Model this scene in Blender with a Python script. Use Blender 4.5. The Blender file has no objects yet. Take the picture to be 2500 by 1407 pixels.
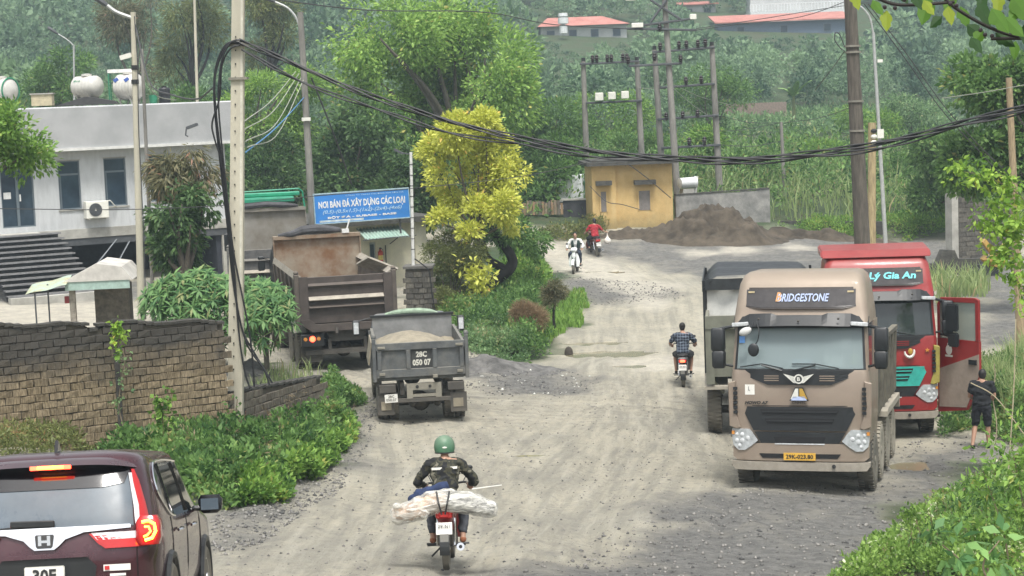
import bpy, bmesh, math, random
import numpy as np
from mathutils import Vector, Matrix, Euler
R = math.radians
rnd = random.Random(7)
nr = np.random.default_rng(11)
SC = bpy.context.scene
COL = SC.collection

# ---------------------------------------------------------------- camera, sky, sun, exposure
F, CH = 4500.0, 7.1
TH, RO = math.atan2(703.5 - 238.0, F), R(2.2)
fw = Vector((0, math.cos(TH), -math.sin(TH)))
up0, rt0 = Vector((0, math.sin(TH), math.cos(TH))), Vector((1, 0, 0))
upv = up0 * math.cos(RO) + rt0 * math.sin(RO)
rtv = rt0 * math.cos(RO) - up0 * math.sin(RO)
cd = bpy.data.cameras.new('camera'); cam = bpy.data.objects.new('camera', cd); COL.objects.link(cam)
cd.sensor_width = 36; cd.lens = F / 2500 * 36; cd.clip_start = .5; cd.clip_end = 3000
m3 = Matrix((rtv, upv, -fw)).transposed()
cam.matrix_world = Matrix.Translation((0, 0, CH)) @ m3.to_4x4()
SC.camera = cam
w = bpy.data.worlds.new('World'); SC.world = w; w.use_nodes = True
nt = w.node_tree; bg = nt.nodes['Background']
sky = nt.nodes.new('ShaderNodeTexSky'); sky.sky_type = 'NISHITA'; sky.sun_disc = False
SUN_EL, SUN_AZ = R(66), R(172)
sky.sun_elevation = SUN_EL; sky.sun_rotation = SUN_AZ; sky.dust_density = 4; sky.air_density = 1.3
hs = nt.nodes.new('ShaderNodeHueSaturation'); hs.inputs['Saturation'].default_value = .22   # overcast: the cloud layer takes the blue out
nt.links.new(sky.outputs[0], hs.inputs['Color']); nt.links.new(hs.outputs[0], bg.inputs[0]); bg.inputs[1].default_value = .085
sl = bpy.data.lights.new('sun', 'SUN'); so = bpy.data.objects.new('sun', sl); COL.objects.link(so)
sl.energy = 1.5; sl.angle = R(15); sl.color = (1, .96, .9)
sd = Vector((math.sin(SUN_AZ) * math.cos(SUN_EL), math.cos(SUN_AZ) * math.cos(SUN_EL), math.sin(SUN_EL)))
so.rotation_euler = sd.to_track_quat('Z', 'Y').to_euler()
SC.view_settings.view_transform = 'Standard'; SC.view_settings.look = 'None'
SC.view_settings.gamma = 1; SC.view_settings.use_curve_mapping = False
SC.view_settings.exposure = 1.36

# ---------------------------------------------------------------- picture <-> place
def ray(px, py):
    return (fw * F + rtv * (px - 1250) - upv * (py - 703.5)).normalized()
def W(px, py, Y):
    d = ray(px, py); t = Y / d.y
    return Vector((d.x * t, Y, CH + d.z * t))
def pxof(p):
    v = Vector(p) - Vector((0, 0, CH)); q = v.dot(fw)
    return 1250 + F * v.dot(rtv) / q, 703.5 - F * v.dot(upv) / q
CTRL = [(120, 1605, 14.8), (1085, 1402, 22), (1950, 1207, 32.1), (1030, 1028, 40.2), (857, 905, 47.4), (1675, 948, 46.5),
        (2157, 1088, 38.8), (2398, 1078, 38.8), (1405, 660, 75), (1460, 628, 79), (1540, 552, 85), (100, 700, 68), (50, 1095, 33),
        (300, 795, 58), (640, 825, 54), (1700, 588, 82), (2200, 590, 85), (2400, 700, 66), (2450, 1500, 20), (600, 1290, 26),
        (1250, 700, 66), (560, 1110, 35.8), (788, 1035, 39.5), (1900, 300, 150), (1900, 470, 93), (500, 330, 125), (1250, 300, 140), (1500, 760, 61),
        (2500, 290, 150), (0, 330, 140), (1450, 92, 235), (1900, 40, 262), (300, -20, 260), (2500, 60, 255), (-600, 0, 260),
        (1250, -330, 420), (0, -330, 420), (2500, -330, 420), (-900, 700, 68), (3500, 640, 68), (3800, 300, 150), (-1200, 330, 140),
        (-1500, 1300, 26), (4200, 1500, 24), (4000, -330, 420), (-1500, -330, 420)]
CP = np.array([tuple(W(*c)) for c in CTRL] + [(0, 0, 4.6), (-25, 0, 4.7), (25, 0, 4.4), (0, -40, 9), (-200, 60, 3), (250, 60, 2), (-250, -40, 9), (250, -40, 9)])
def _k(d): return d
_A = _k(np.sqrt(((CP[:, None, :2] - CP[None, :, :2]) ** 2).sum(2))) ; NCP = len(CP)
_M = np.zeros((NCP + 1, NCP + 1)); _M[:NCP, :NCP] = _A - np.eye(NCP) * .6; _M[:NCP, NCP] = 1; _M[NCP, :NCP] = 1
_w = np.linalg.solve(_M, np.append(CP[:, 2], 0))
# puddles: centre pixel, radii in metres
PUD = []
def terr(x, y):
    x = np.asarray(x, float); y = np.asarray(y, float)
    d = np.sqrt((x[..., None] - CP[:, 0]) ** 2 + (y[..., None] - CP[:, 1]) ** 2)
    z = (_k(d) * _w[:NCP]).sum(-1) + _w[NCP]
    z = z + .03 * np.sin(x * .9 + 1.3 * np.sin(y * .4)) * np.sin(y * .7)
    return z
def gz(x, y): return float(terr(np.array([x]), np.array([y]))[0])
def G(px, py, y0=9):
    d = ray(px, py); lo = y0
    ys = np.concatenate([np.arange(y0, 120, .5), np.arange(120, 420, 2.)])
    t = ys / d.y; zz = CH + d.z * t - terr(d.x * t, ys)
    i = int(np.argmax(zz < 0)) if (zz < 0).any() else len(ys) - 1
    a, b = ys[max(i - 1, 0)], ys[i]
    for _ in range(18):
        m = (a + b) / 2; t = m / d.y
        if CH + d.z * t - gz(d.x * t, m) < 0: b = m
        else: a = m
    t = b / d.y
    return Vector((d.x * t, b, gz(d.x * t, b)))

# ---------------------------------------------------------------- materials
MATS = {}
def nodes(name):
    m = bpy.data.materials.new(name); m.use_nodes = True
    return m, m.node_tree.nodes, m.node_tree.links, m.node_tree.nodes['Principled BSDF']
def mat(name, col, rough=.6, metal=0., var=.15, sc=6., bump=.0, bsc=40., dust=0., dcol=(.36, .33, .27), col2=None, emit=None, coat=0., stretch=None):
    if name in MATS: return MATS[name]
    m, N, L, P = nodes(name); MATS[name] = m
    tc = N.new('ShaderNodeTexCoord'); mp = N.new('ShaderNodeMapping'); L.new(tc.outputs['Object'], mp.inputs[0])
    if stretch: mp.inputs['Scale'].default_value = stretch
    nz = N.new('ShaderNodeTexNoise'); nz.inputs['Scale'].default_value = sc; nz.inputs['Detail'].default_value = 6; nz.inputs['Roughness'].default_value = .65
    L.new(mp.outputs[0], nz.inputs[0])
    rp = N.new('ShaderNodeValToRGB'); L.new(nz.outputs[0], rp.inputs[0])
    c1 = [max(0, c * (1 - var)) for c in col]; c2 = list(col2) if col2 else [min(1, c * (1 + var)) for c in col]
    rp.color_ramp.elements[0].position = .35; rp.color_ramp.elements[1].position = .65
    rp.color_ramp.elements[0].color = (*c1, 1); rp.color_ramp.elements[1].color = (*c2, 1)
    out = rp.outputs[0]; P.inputs['Roughness'].default_value = rough
    if dust:
        n2 = N.new('ShaderNodeTexNoise'); n2.inputs['Scale'].default_value = 2.3; n2.inputs['Detail'].default_value = 8; n2.inputs['Roughness'].default_value = .7
        L.new(tc.outputs['Object'], n2.inputs[0])
        ge = N.new('ShaderNodeNewGeometry'); sx = N.new('ShaderNodeSeparateXYZ'); L.new(ge.outputs['Normal'], sx.inputs[0])
        ma = N.new('ShaderNodeMath'); ma.operation = 'MULTIPLY_ADD'; ma.inputs[1].default_value = .35; L.new(sx.outputs[2], ma.inputs[0]); L.new(n2.outputs[0], ma.inputs[2])
        so3 = N.new('ShaderNodeSeparateXYZ'); L.new(tc.outputs['Object'], so3.inputs[0]); hz_ = N.new('ShaderNodeMapRange'); hz_.inputs[1].default_value = 1.5; hz_.inputs[2].default_value = .2; hz_.inputs[4].default_value = .22; L.new(so3.outputs[2], hz_.inputs[0])   # road dirt thrown up from below
        ad = N.new('ShaderNodeMath'); ad.operation = 'ADD'; L.new(ma.outputs[0], ad.inputs[0]); L.new(hz_.outputs[0], ad.inputs[1]); ma = ad
        mr = N.new('ShaderNodeMapRange'); mr.inputs[1].default_value = .62 - dust * .4; mr.inputs[2].default_value = .95 - dust * .3; mr.inputs[4].default_value = min(1, dust * 1.3)
        L.new(ma.outputs[0], mr.inputs[0])
        mx = N.new('ShaderNodeMixRGB'); L.new(mr.outputs[0], mx.inputs[0]); L.new(out, mx.inputs[1]); mx.inputs[2].default_value = (*dcol, 1); out = mx.outputs[0]
        r2 = N.new('ShaderNodeMapRange'); L.new(mr.outputs[0], r2.inputs[0]); r2.inputs[3].default_value = rough; r2.inputs[4].default_value = .9; L.new(r2.outputs[0], P.inputs['Roughness'])
    L.new(out, P.inputs['Base Color']); P.inputs['Metallic'].default_value = metal
    if coat: P.inputs['Coat Weight'].default_value = coat
    if bump:
        n3 = N.new('ShaderNodeTexNoise'); n3.inputs['Scale'].default_value = bsc; n3.inputs['Detail'].default_value = 5; L.new(mp.outputs[0], n3.inputs[0])
        b = N.new('ShaderNodeBump'); b.inputs['Strength'].default_value = bump; b.inputs['Distance'].default_value = .02; L.new(n3.outputs[0], b.inputs['Height']); L.new(b.outputs[0], P.inputs['Normal'])
    if emit: P.inputs['Emission Color'].default_value = (*emit[:3], 1); P.inputs['Emission Strength'].default_value = emit[3]
    return m
def leafmat(name, dark, light, odd=None, rough=.55, trans=.42):
    if name in MATS: return MATS[name]
    m, N, L, P = nodes(name); MATS[name] = m
    at = N.new('ShaderNodeAttribute'); at.attribute_name = 'v'
    rp = N.new('ShaderNodeValToRGB'); L.new(at.outputs['Fac'], rp.inputs[0])
    e = rp.color_ramp.elements; e[0].color = (*dark, 1); e[1].color = (*light, 1); e[0].position = .1; e[1].position = .82
    odd = odd or ((light[0] * 1.15 + .05, light[1] * .8, light[2]) if 'leaf_' in name and 'hill' not in name else None)
    if odd: x = e.new(.97); x.color = (*odd, 1)
    L.new(rp.outputs[0], P.inputs['Base Color']); P.inputs['Roughness'].default_value = rough
    P.inputs['Specular IOR Level'].default_value = .35
    tr = N.new('ShaderNodeBsdfTranslucent'); L.new(rp.outputs[0], tr.inputs[0])
    mx = N.new('ShaderNodeMixShader'); mx.inputs[0].default_value = trans; L.new(P.outputs[0], mx.inputs[1]); L.new(tr.outputs[0], mx.inputs[2])
    L.new(mx.outputs[0], N['Material Output'].inputs[0])
    return m
def glassmat(name, tint=(.5, .6, .62), opac=.35, rough=.05):
    if name in MATS: return MATS[name]
    m, N, L, P = nodes(name); MATS[name] = m
    P.inputs['Base Color'].default_value = (*tint, 1); P.inputs['Roughness'].default_value = rough; P.inputs['Specular IOR Level'].default_value = .9
    t = N.new('ShaderNodeBsdfTransparent'); t.inputs[0].default_value = (*[min(1, .55 + c * .4) for c in tint], 1)
    mx = N.new('ShaderNodeMixShader'); mx.inputs[0].default_value = opac; L.new(t.outputs[0], mx.inputs[1]); L.new(P.outputs[0], mx.inputs[2])
    L.new(mx.outputs[0], N['Material Output'].inputs[0])
    return m

# ---------------------------------------------------------------- objects
def thing(name, label, cat, loc=(0, 0, 0), rz=0., group=None):
    o = bpy.data.objects.new(name, None); COL.objects.link(o); o.location = loc; o.rotation_euler = (0, 0, rz)
    o.empty_display_size = .2; o['label'] = label; o['category'] = cat
    if group: o['group'] = group
    return o
def tag(o, label=None, cat=None, group=None, kind=None):
    for k, v in (('label', label), ('category', cat), ('group', group), ('kind', kind)):
        if v: o[k] = v
    return o
def link(name, me, parent=None, loc=None):
    o = bpy.data.objects.new(name, me); COL.objects.link(o)
    if parent: o.parent = parent
    if loc is not None: o.location = loc
    return o
def npmesh(name, V, Fq, m, parent=None, val=None, smooth=False, uv=None):
    """V (n,3), Fq (k,4) or (k,3) index arrays"""
    V = np.asarray(V, np.float32); Fq = np.asarray(Fq, np.int32); me = bpy.data.meshes.new(name)
    k, c = Fq.shape
    me.vertices.add(len(V)); me.vertices.foreach_set('co', V.ravel())
    me.loops.add(k * c); me.loops.foreach_set('vertex_index', Fq.ravel())
    me.polygons.add(k); me.polygons.foreach_set('loop_start', np.arange(0, k * c, c, dtype=np.int32))
    me.polygons.foreach_set('loop_total', np.full(k, c, np.int32))
    if smooth: me.polygons.foreach_set('use_smooth', np.ones(k, bool))
    if val is not None:
        a = me.attributes.new('v', 'FLOAT', 'FACE'); a.data.foreach_set('value', np.asarray(val, np.float32))
    me.update(calc_edges=True); me.materials.append(m)
    return link(name, me, parent)
class MB:
    """collects simple solids; build() links them as one mesh object"""
    def __init__(s): s.v = []; s.f = []; s.st = []; s.T = None
    def add(s, vs, fs):
        b = len(s.v); s.st.append((b, len(s.f))); s.v += [tuple(s.T @ Vector(p)) if s.T else tuple(p) for p in vs]; s.f += [tuple(i + b for i in f) for f in fs]; return s
    def box(s, c, d, rot=None, taper=1.):
        x, y, z = d[0] / 2, d[1] / 2, d[2] / 2; vs = []
        M = Euler(rot).to_matrix() if rot else None
        for k in (-1, 1):
            t = taper if k > 0 else 1
            for a, b in ((-1, -1), (1, -1), (1, 1), (-1, 1)):
                p = Vector((a * x * t, b * y * t, k * z)); p = M @ p if M else p; vs.append(p + Vector(c))
        return s.add(vs, [(3, 2, 1, 0), (4, 5, 6, 7), (0, 1, 5, 4), (1, 2, 6, 5), (2, 3, 7, 6), (3, 0, 4, 7)])
    def bb(s, x0, x1, y0, y1, z0, z1): return s.box(((x0 + x1) / 2, (y0 + y1) / 2, (z0 + z1) / 2), (abs(x1 - x0), abs(y1 - y0), abs(z1 - z0)))
    def tube(s, pts, r, n=8, caps=True):
        pts = [Vector(p) for p in pts]; rs = r if isinstance(r, (list, tuple)) else [r] * len(pts); vs = []; fs = []
        pu = None
        for i, p in enumerate(pts):
            d = (pts[min(i + 1, len(pts) - 1)] - pts[max(i - 1, 0)]).normalized()
            a = (pu - d * pu.dot(d)) if pu is not None else Vector((0, 0, 1)).cross(d)
            if a.length < 1e-3: a = Vector((1, 0, 0)).cross(d)
            if a.length < 1e-3: a = Vector((0, 1, 0)).cross(d)
            a.normalize(); pu = a; b = d.cross(a)
            for k in range(n):
                t = 2 * math.pi * k / n; vs.append(p + (a * math.cos(t) + b * math.sin(t)) * rs[i])
        for i in range(len(pts) - 1):
            for k in range(n):
                fs.append((i * n + k, i * n + (k + 1) % n, (i + 1) * n + (k + 1) % n, (i + 1) * n + k))
        if caps: fs += [tuple(range(n))[::-1], tuple(range((len(pts) - 1) * n, len(pts) * n))]
        return s.add(vs, fs)
    def cyl(s, a, b, r, n=16, r2=None): return s.tube([a, b], [r, r if r2 is None else r2], n)
    def lathe(s, prof, c, ax='x', n=24):
        """prof: (along, radius)"""
        vs = []; fs = []; c = Vector(c)
        for a, r in prof:
            for k in range(n):
                t = 2 * math.pi * k / n; u, v = r * math.cos(t), r * math.sin(t)
                vs.append(c + Vector({'x': (a, u, v), 'y': (v, a, u), 'z': (u, v, a)}[ax]))
        for i in range(len(prof) - 1):
            for k in range(n): fs.append((i * n + k, i * n + (k + 1) % n, (i + 1) * n + (k + 1) % n, (i + 1) * n + k))
        if prof[0][1] > 1e-4: fs.append(tuple(range(n))[::-1])
        if prof[-1][1] > 1e-4: fs.append(tuple(range((len(prof) - 1) * n, len(prof) * n)))
        return s.add(vs, fs)
    def ell(s, c, r, n=12, m=8, rot=None):
        M = Euler(rot).to_matrix() if rot else Matrix.Identity(3); vs = []; fs = []
        for i in range(m + 1):
            a = math.pi * i / m
            for k in range(n):
                t = 2 * math.pi * k / n
                vs.append(Vector(c) + M @ Vector((r[0] * math.sin(a) * math.cos(t), r[1] * math.sin(a) * math.sin(t), r[2] * math.cos(a))))
        for i in range(m):
            for k in range(n): fs.append((i * n + k, (i + 1) * n + k, (i + 1) * n + (k + 1) % n, i * n + (k + 1) % n))
        return s.add(vs, fs)
    def prism(s, poly, a, b, ax='x'):
        """poly in the plane across ax, extruded from a to b"""
        def p3(p, t): return {'x': (t, p[0], p[1]), 'y': (p[0], t, p[1]), 'z': (p[0], p[1], t)}[ax]
        n = len(poly); vs = [p3(p, a) for p in poly] + [p3(p, b) for p in poly]
        return s.add(vs, [tuple(range(n))[::-1], tuple(range(n, 2 * n))] + [(i, (i + 1) % n, n + (i + 1) % n, n + i) for i in range(n)])
    def sheet(s, fn, us, vs_, th=.004):
        """grid surface fn(u,v)->point, thickness th along +y (away)"""
        nu, nv = len(us), len(vs_); P = [Vector(fn(u, v)) for v in vs_ for u in us]
        Q = [p + Vector((0, th, 0)) for p in P]; k = nu * nv; fs = []
        for j in range(nv - 1):
            for i in range(nu - 1):
                a = j * nu + i; fs += [(a, a + 1, a + nu + 1, a + nu), (k + a + nu, k + a + nu + 1, k + a + 1, k + a)]
        for i in range(nu - 1): fs += [(i, k + i, k + i + 1, i + 1), ((nv - 1) * nu + i + 1, k + (nv - 1) * nu + i + 1, k + (nv - 1) * nu + i, (nv - 1) * nu + i)]
        for j in range(nv - 1): fs += [(j * nu, (j + 1) * nu, k + (j + 1) * nu, k + j * nu), ((j + 1) * nu + nu - 1, j * nu + nu - 1, k + j * nu + nu - 1, k + (j + 1) * nu + nu - 1)]
        return s.add(P + Q, fs)
    def mesh(s, name, m, bevel=0., smooth=False, sub=0, segs=1):
        me = bpy.data.meshes.new(name); me.from_pydata([tuple(v) for v in s.v], [], s.f)
        bm = bmesh.new(); bm.from_mesh(me); bmesh.ops.recalc_face_normals(bm, faces=bm.faces)
        if bevel: 
            try: bmesh.ops.bevel(bm, geom=[e for e in bm.edges if len(e.link_faces) == 2 and e.calc_face_angle(0) > .5], offset=bevel, segments=segs, affect='EDGES', clamp_overlap=True)
            except Exception: pass
        for f in bm.faces: f.smooth = bool(smooth)
        bm.to_mesh(me); bm.free(); me.materials.append(m)
        if smooth and smooth != 'all':
            me.set_sharp_from_angle(angle=R(38))
        return me
    def build(s, name, m, parent=None, bevel=0., smooth=False, loc=None, segs=1):
        return link(name, s.mesh(name, m, bevel, smooth, segs=segs), parent, loc)
EACH = set('mirror_arm bracket frame_bars legs canopy_post tailgate_frame wiper foot_peg dash_card rib bolt_hole tailgate_gap mirror_stalk cab_step stand'.split())
def part(name, m, parent, fn, **k):
    """one child object; for the names in EACH one child per solid"""
    b = MB(); fn(b)
    if name in EACH and len(b.st) > 1:
        for i, (v0, f0) in enumerate(b.st):
            v1, f1 = b.st[i + 1] if i + 1 < len(b.st) else (len(b.v), len(b.f))
            c = MB(); c.v = b.v[v0:v1]; c.f = [tuple(q - v0 for q in f) for f in b.f[f0:f1]]; o = c.build(name, m, parent, **k)
        return o
    return b.build(name, m, parent, **k)
def text(s, size, m, name='lettering', parent=None, loc=(0, 0, 0), rot=(math.pi / 2, 0, 0), width=None, ext=.003, off=0., shear=0., height=None):
    c = bpy.data.curves.new('t', 'FONT'); c.body = s; c.size = size; c.align_x = 'CENTER'; c.align_y = 'CENTER'; c.extrude = ext; c.offset = off; c.shear = shear; c.resolution_u = 2
    o = bpy.data.objects.new('t', c); me = bpy.data.meshes.new_from_object(o); bpy.data.objects.remove(o)
    v = np.zeros(len(me.vertices) * 3, np.float32); me.vertices.foreach_get('co', v); v = v.reshape(-1, 3)
    if len(v):
        v[:, :2] -= (v[:, :2].max(0) + v[:, :2].min(0)) / 2
        if width: v[:, 0] *= width / max(1e-6, np.ptp(v[:, 0]))
        if height: v[:, 1] *= height / max(1e-6, np.ptp(v[:, 1]))
        me.vertices.foreach_set('co', v.ravel())
    me.materials.clear(); me.materials.append(m)
    o = link(name, me, parent, loc); o.rotation_euler = rot; return o
def copy_tree(o, parent=None, loc=None, label=None):
    c = o.copy(); COL.objects.link(c); c.parent = parent
    for ch in list(o.children): copy_tree(ch, c)
    if loc is not None: c.location = loc
    if label: c['label'] = label
    return c
def sag(a, b, d, n=24):
    a, b = Vector(a), Vector(b); return [a.lerp(b, i / n) - Vector((0, 0, 4 * d * (i / n) * (1 - i / n))) for i in range(n + 1)]
def spl(pts, n=8):
    """Catmull-Rom through pts"""
    P = [Vector(p) for p in pts]; P = [P[0] * 2 - P[1]] + P + [P[-1] * 2 - P[-2]]; o = []
    for i in range(1, len(P) - 2):
        for k in range(n):
            t = k / n; a, b, c, d = P[i - 1], P[i], P[i + 1], P[i + 2]
            o.append(.5 * ((2 * b) + (c - a) * t + (2 * a - 5 * b + 4 * c - d) * t * t + (3 * b - a - 3 * c + d) * t ** 3))
    return o + [P[-2]]
def hash3(p, s=0):
    """smooth value noise, vectorised, p (n,3)"""
    p = np.asarray(p, float) + s * 17.3; i = np.floor(p).astype(np.int64); f = p - i; f = f * f * (3 - 2 * f); o = np.zeros(len(p))
    for a in (0, 1):
        for b in (0, 1):
            for c in (0, 1):
                h = ((i[:, 0] + a) * 73856093) ^ ((i[:, 1] + b) * 19349663) ^ ((i[:, 2] + c) * 83492791)
                h = ((h ^ (h >> 13)) * 1274126177) & 0x7fffffff
                wt = (f[:, 0] if a else 1 - f[:, 0]) * (f[:, 1] if b else 1 - f[:, 1]) * (f[:, 2] if c else 1 - f[:, 2])
                o += wt * (h % 65536) / 65536
    return o

# ---------------------------------------------------------------- foliage
def unit(v): return v / np.maximum(1e-6, np.linalg.norm(v, axis=-1, keepdims=True))
def leafgeo(P, D, N_, Ln, Wd, fold=.15):
    D = unit(D); S = unit(np.cross(D, N_)); U = np.cross(S, D)
    Ln = np.broadcast_to(np.asarray(Ln, float).reshape(-1, 1), (len(P), 1)); Wd = np.broadcast_to(np.asarray(Wd, float).reshape(-1, 1), (len(P), 1))
    mid = P + D * Ln * .45
    V = np.stack([P, mid + S * Wd / 2 + U * Wd * fold, P + D * Ln - U * Ln * .08, mid - S * Wd / 2 + U * Wd * fold], 1).reshape(-1, 3)
    return V, np.arange(len(P) * 4).reshape(-1, 4)
def sprays(C, O, k, L, Wd, spread, droop=.2, rs=nr, flat=.5):
    """k leaves round each spray centre C pointing along O"""
    n = len(C); C = np.repeat(C, k, 0); O = np.repeat(O, k, 0); r = rs.normal(size=(n * k, 3)) 
    D = unit(O * .7 + unit(r) * .9 + np.array([0, 0, -droop])); P = C + unit(r) * spread * rs.random((n * k, 1)) ** .5
    Nn = unit(np.array([0, 0, 1.]) * flat + rs.normal(size=(n * k, 3)) * .5)
    s = rs.uniform(.7, 1.25, n * k)
    V, Fq = leafgeo(P, D, Nn, L * s, Wd * s)
    val = np.clip(np.repeat(rs.normal(.45, .16, n), k) + rs.normal(0, .14, n * k), 0, 1)
    return V, Fq, val
def blobpts(blobs, n, rs=nr, inner=.45, hole=.0, hs=1., topbias=0.):
    B = np.array([(b[0], b[1], b[2]) for b in blobs], float); Rr = np.array([b[3:6] if len(b) > 5 else (b[3],) * 3 for b in blobs], float)
    wt = (Rr ** 2).sum(1) ; wt /= wt.sum(); out = []; on = []
    while len(out) == 0 or sum(map(len, out)) < n:
        k = n * 2; i = rs.choice(len(B), k, p=wt); u = unit(rs.normal(size=(k, 3))); u[:, 2] = np.where(rs.random(k) < topbias, np.abs(u[:, 2]), u[:, 2])
        rr = rs.uniform(inner, 1.05, (k, 1)) ** .6; p = B[i] + u * Rr[i] * rr
        keep = np.ones(k, bool)
        if hole: keep = hash3(p / hs) > hole
        out.append(p[keep]); on.append(u[keep])
    return np.concatenate(out)[:n], np.concatenate(on)[:n]
def crown(name, parent, m, blobs, n, k, L, Wd, spread, droop=.2, hole=.3, hs=1., inner=.45, flat=.5, topbias=.3):
    C, O = blobpts(blobs, n, hole=hole, hs=hs, inner=inner, topbias=topbias)
    V, Fq, val = sprays(C, O, k, L, Wd, spread, droop, flat=flat)
    return npmesh(name, V, Fq, m, parent, val)
# ---------------------------------------------------------------- ground
def sdist(X, Y, poly):
    """signed distance to a closed polygon, negative inside"""
    n = len(poly); dm = np.full(X.shape, 1e9); ins = np.zeros(X.shape, bool)
    for i in range(n):
        x1, y1 = poly[i][:2]; x2, y2 = poly[(i + 1) % n][:2]
        dx, dy = x2 - x1, y2 - y1; t = np.clip(((X - x1) * dx + (Y - y1) * dy) / (dx * dx + dy * dy + 1e-9), 0, 1)
        dm = np.minimum(dm, np.hypot(X - x1 - t * dx, Y - y1 - t * dy))
        c = ((y1 > Y) != (y2 > Y)) & (X < (x2 - x1) * (Y - y1) / (y2 - y1 + 1e-12) + x1); ins ^= c
    return np.where(ins, -dm, dm)
def GP(pts): return [tuple(G(*p)) for p in pts]
def lined(X, Y, pts):
    """arc length and signed distance to a polyline"""
    best = np.full(X.shape, 1e9); U = np.zeros(X.shape); V = np.zeros(X.shape); acc = 0
    for (x1, y1), (x2, y2) in zip(pts[:-1], pts[1:]):
        dx, dy = x2 - x1, y2 - y1; L_ = math.hypot(dx, dy); t = np.clip(((X - x1) * dx + (Y - y1) * dy) / L_ ** 2, 0, 1)
        d = np.hypot(X - x1 - t * dx, Y - y1 - t * dy); s = np.sign((X - x1) * dy - (Y - y1) * dx); k = d < best
        best = np.where(k, d, best); U = np.where(k, acc + t * L_, U); V = np.where(k, d * s, V); acc += L_
    return U, V
GRAY = [[(1250, 1425), (1440, 1340), (1640, 1245), (1790, 1205), (2130, 1190), (2190, 1100), (2320, 1070), (2540, 1070), (2540, 1425)],
        [(505, 1360), (560, 1230), (700, 1180), (860, 1060), (878, 960), (905, 1075), (800, 1195), (640, 1290)],
        [(1150, 840), (1300, 900), (1460, 925), (1420, 950), (1250, 968), (1150, 940)],
        [(1320, 655), (1400, 680), (1560, 690), (1660, 712), (1640, 730), (1480, 742), (1420, 745), (1330, 700)],
        [(1420, 586), (1700, 580), (2335, 565), (2335, 645), (1960, 668), (1720, 680), (1600, 652), (1440, 612)],
        [(-400, 690), (340, 690), (340, 735), (-400, 745)], [(2330, 640), (2520, 630), (2520, 830), (2400, 850), (2390, 740)]]
LIGHT = [[(1515, 888), (1600, 874), (1745, 868), (1745, 906), (1560, 905)], [(1700, 614), (1950, 598), (1990, 604), (1720, 626)],
         [(-400, 745), (345, 735), (345, 800), (-400, 800)], [(1290, 588), (1350, 596), (1560, 660), (1640, 700), (1580, 760), (1480, 700), (1330, 640)]]
SOIL = [[(1040, 640), (1240, 590), (1340, 640), (1425, 740), (1330, 890), (1150, 850), (1040, 780)], [(200, 1240), (560, 1225), (700, 1170), (840, 1060), (860, 970), (790, 940), (560, 980), (200, 1100)],
        [(2050, 1425), (2200, 1280), (2380, 1130), (2540, 1090), (2540, 1425)], [(1240, 588), (1440, 560), (1500, 588), (1300, 582)], [(590, 950), (620, 890), (780, 920), (780, 940)]]
GRAY, LIGHT, SOIL = [[GP(p) for p in q] for q in (GRAY, LIGHT, SOIL)]
TRK = [[(1130, 1425), (1210, 1280), (1350, 1130), (1500, 1010), (1570, 920), (1580, 840), (1570, 770), (1580, 705), (1500, 648), (1370, 608), (1250, 588)],
       [(900, 1425), (980, 1250), (1010, 1130), (980, 1020), (880, 930), (760, 880), (640, 820)],
       [(700, 900), (900, 955), (1150, 978), (1400, 985), (1600, 985), (1780, 1010), (1900, 1100)],
       [(1450, 1425), (1560, 1250), (1640, 1130), (1640, 1010), (1610, 900)]]
TRK = [[tuple(G(*p))[:2] for p in t] for t in TRK]
_pud = [((1462, 862), 1.5, .75), ((1430, 836), 1.2, .45), ((1468, 663), .9, .6), ((2222, 1136), .42, .5), ((1530, 893), .5, .3), ((1190, 1108), 1.1, .12)]
for (px_, py_), a_, b_ in _pud:
    c = G(px_, py_); ang = np.linspace(0, 2 * np.pi, 24); lv = float(terr(c.x + a_ * np.cos(ang), c.y + b_ * np.sin(ang)).min())
    PUD.append((c.x, c.y, a_, b_, lv - .012))
xs = np.concatenate([np.arange(-320, -60, 20.), np.arange(-60, -17, 2.), np.arange(-17, 22, .2), np.arange(22, 60, 2.), np.arange(60, 321, 20.)])
ys = np.concatenate([np.arange(-40, 9, 3.), np.arange(9, 60, .16), np.arange(60, 112, .4), np.arange(112, 440, 5.)])
XX, YY = np.meshgrid(xs, ys); P2 = np.stack([XX.ravel(), YY.ravel()], 1)
ZZ = np.concatenate([terr(P2[i:i + 20000, 0], P2[i:i + 20000, 1]) for i in range(0, len(P2), 20000)])
X_, Y_ = P2[:, 0], P2[:, 1]
n3_ = lambda s, k=0: hash3(np.stack([X_ * s, Y_ * s, X_ * 0 + k], 1))
edge = (n3_(.8) - .5) * 1.6 + (n3_(3., 5) - .5) * .7
def zmask(polys, soft):
    o = np.zeros(len(X_))
    for p in polys: o = np.maximum(o, np.clip(.5 - (sdist(X_, Y_, p) + edge) / soft, 0, 1))
    return o
mg, ml, ms = zmask(GRAY, 1.2), zmask(LIGHT, 1.), zmask(SOIL, .8)
ms = np.maximum(ms, np.clip((Y_ - 84 + edge) / 2, 0, 1)); 
ms = np.maximum(ms, ((X_ > 14) & (Y_ < 45)) | ((X_ < -14) & (Y_ < 45)))
road_w = np.zeros(len(X_)); tr_attr = []
for i, t in enumerate(TRK):
    U, V = lined(X_, Y_, t); wt = np.clip(1.6 - np.abs(V) / 2.4, 0, 1) * (1 - ms); tr_attr.append((U, V, wt)); road_w = np.maximum(road_w, wt)
    ZZ += wt * .05 * (hash3(np.stack([V * 2.2, U * .12, V * 0 + i * 9], 1)) - .5) * 1.7 * (Y_ < 80) + wt * .06 * (hash3(np.stack([V * 6, U * .3, V * 0 + i * 5], 1)) - .5) * (Y_ < 80)
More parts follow.
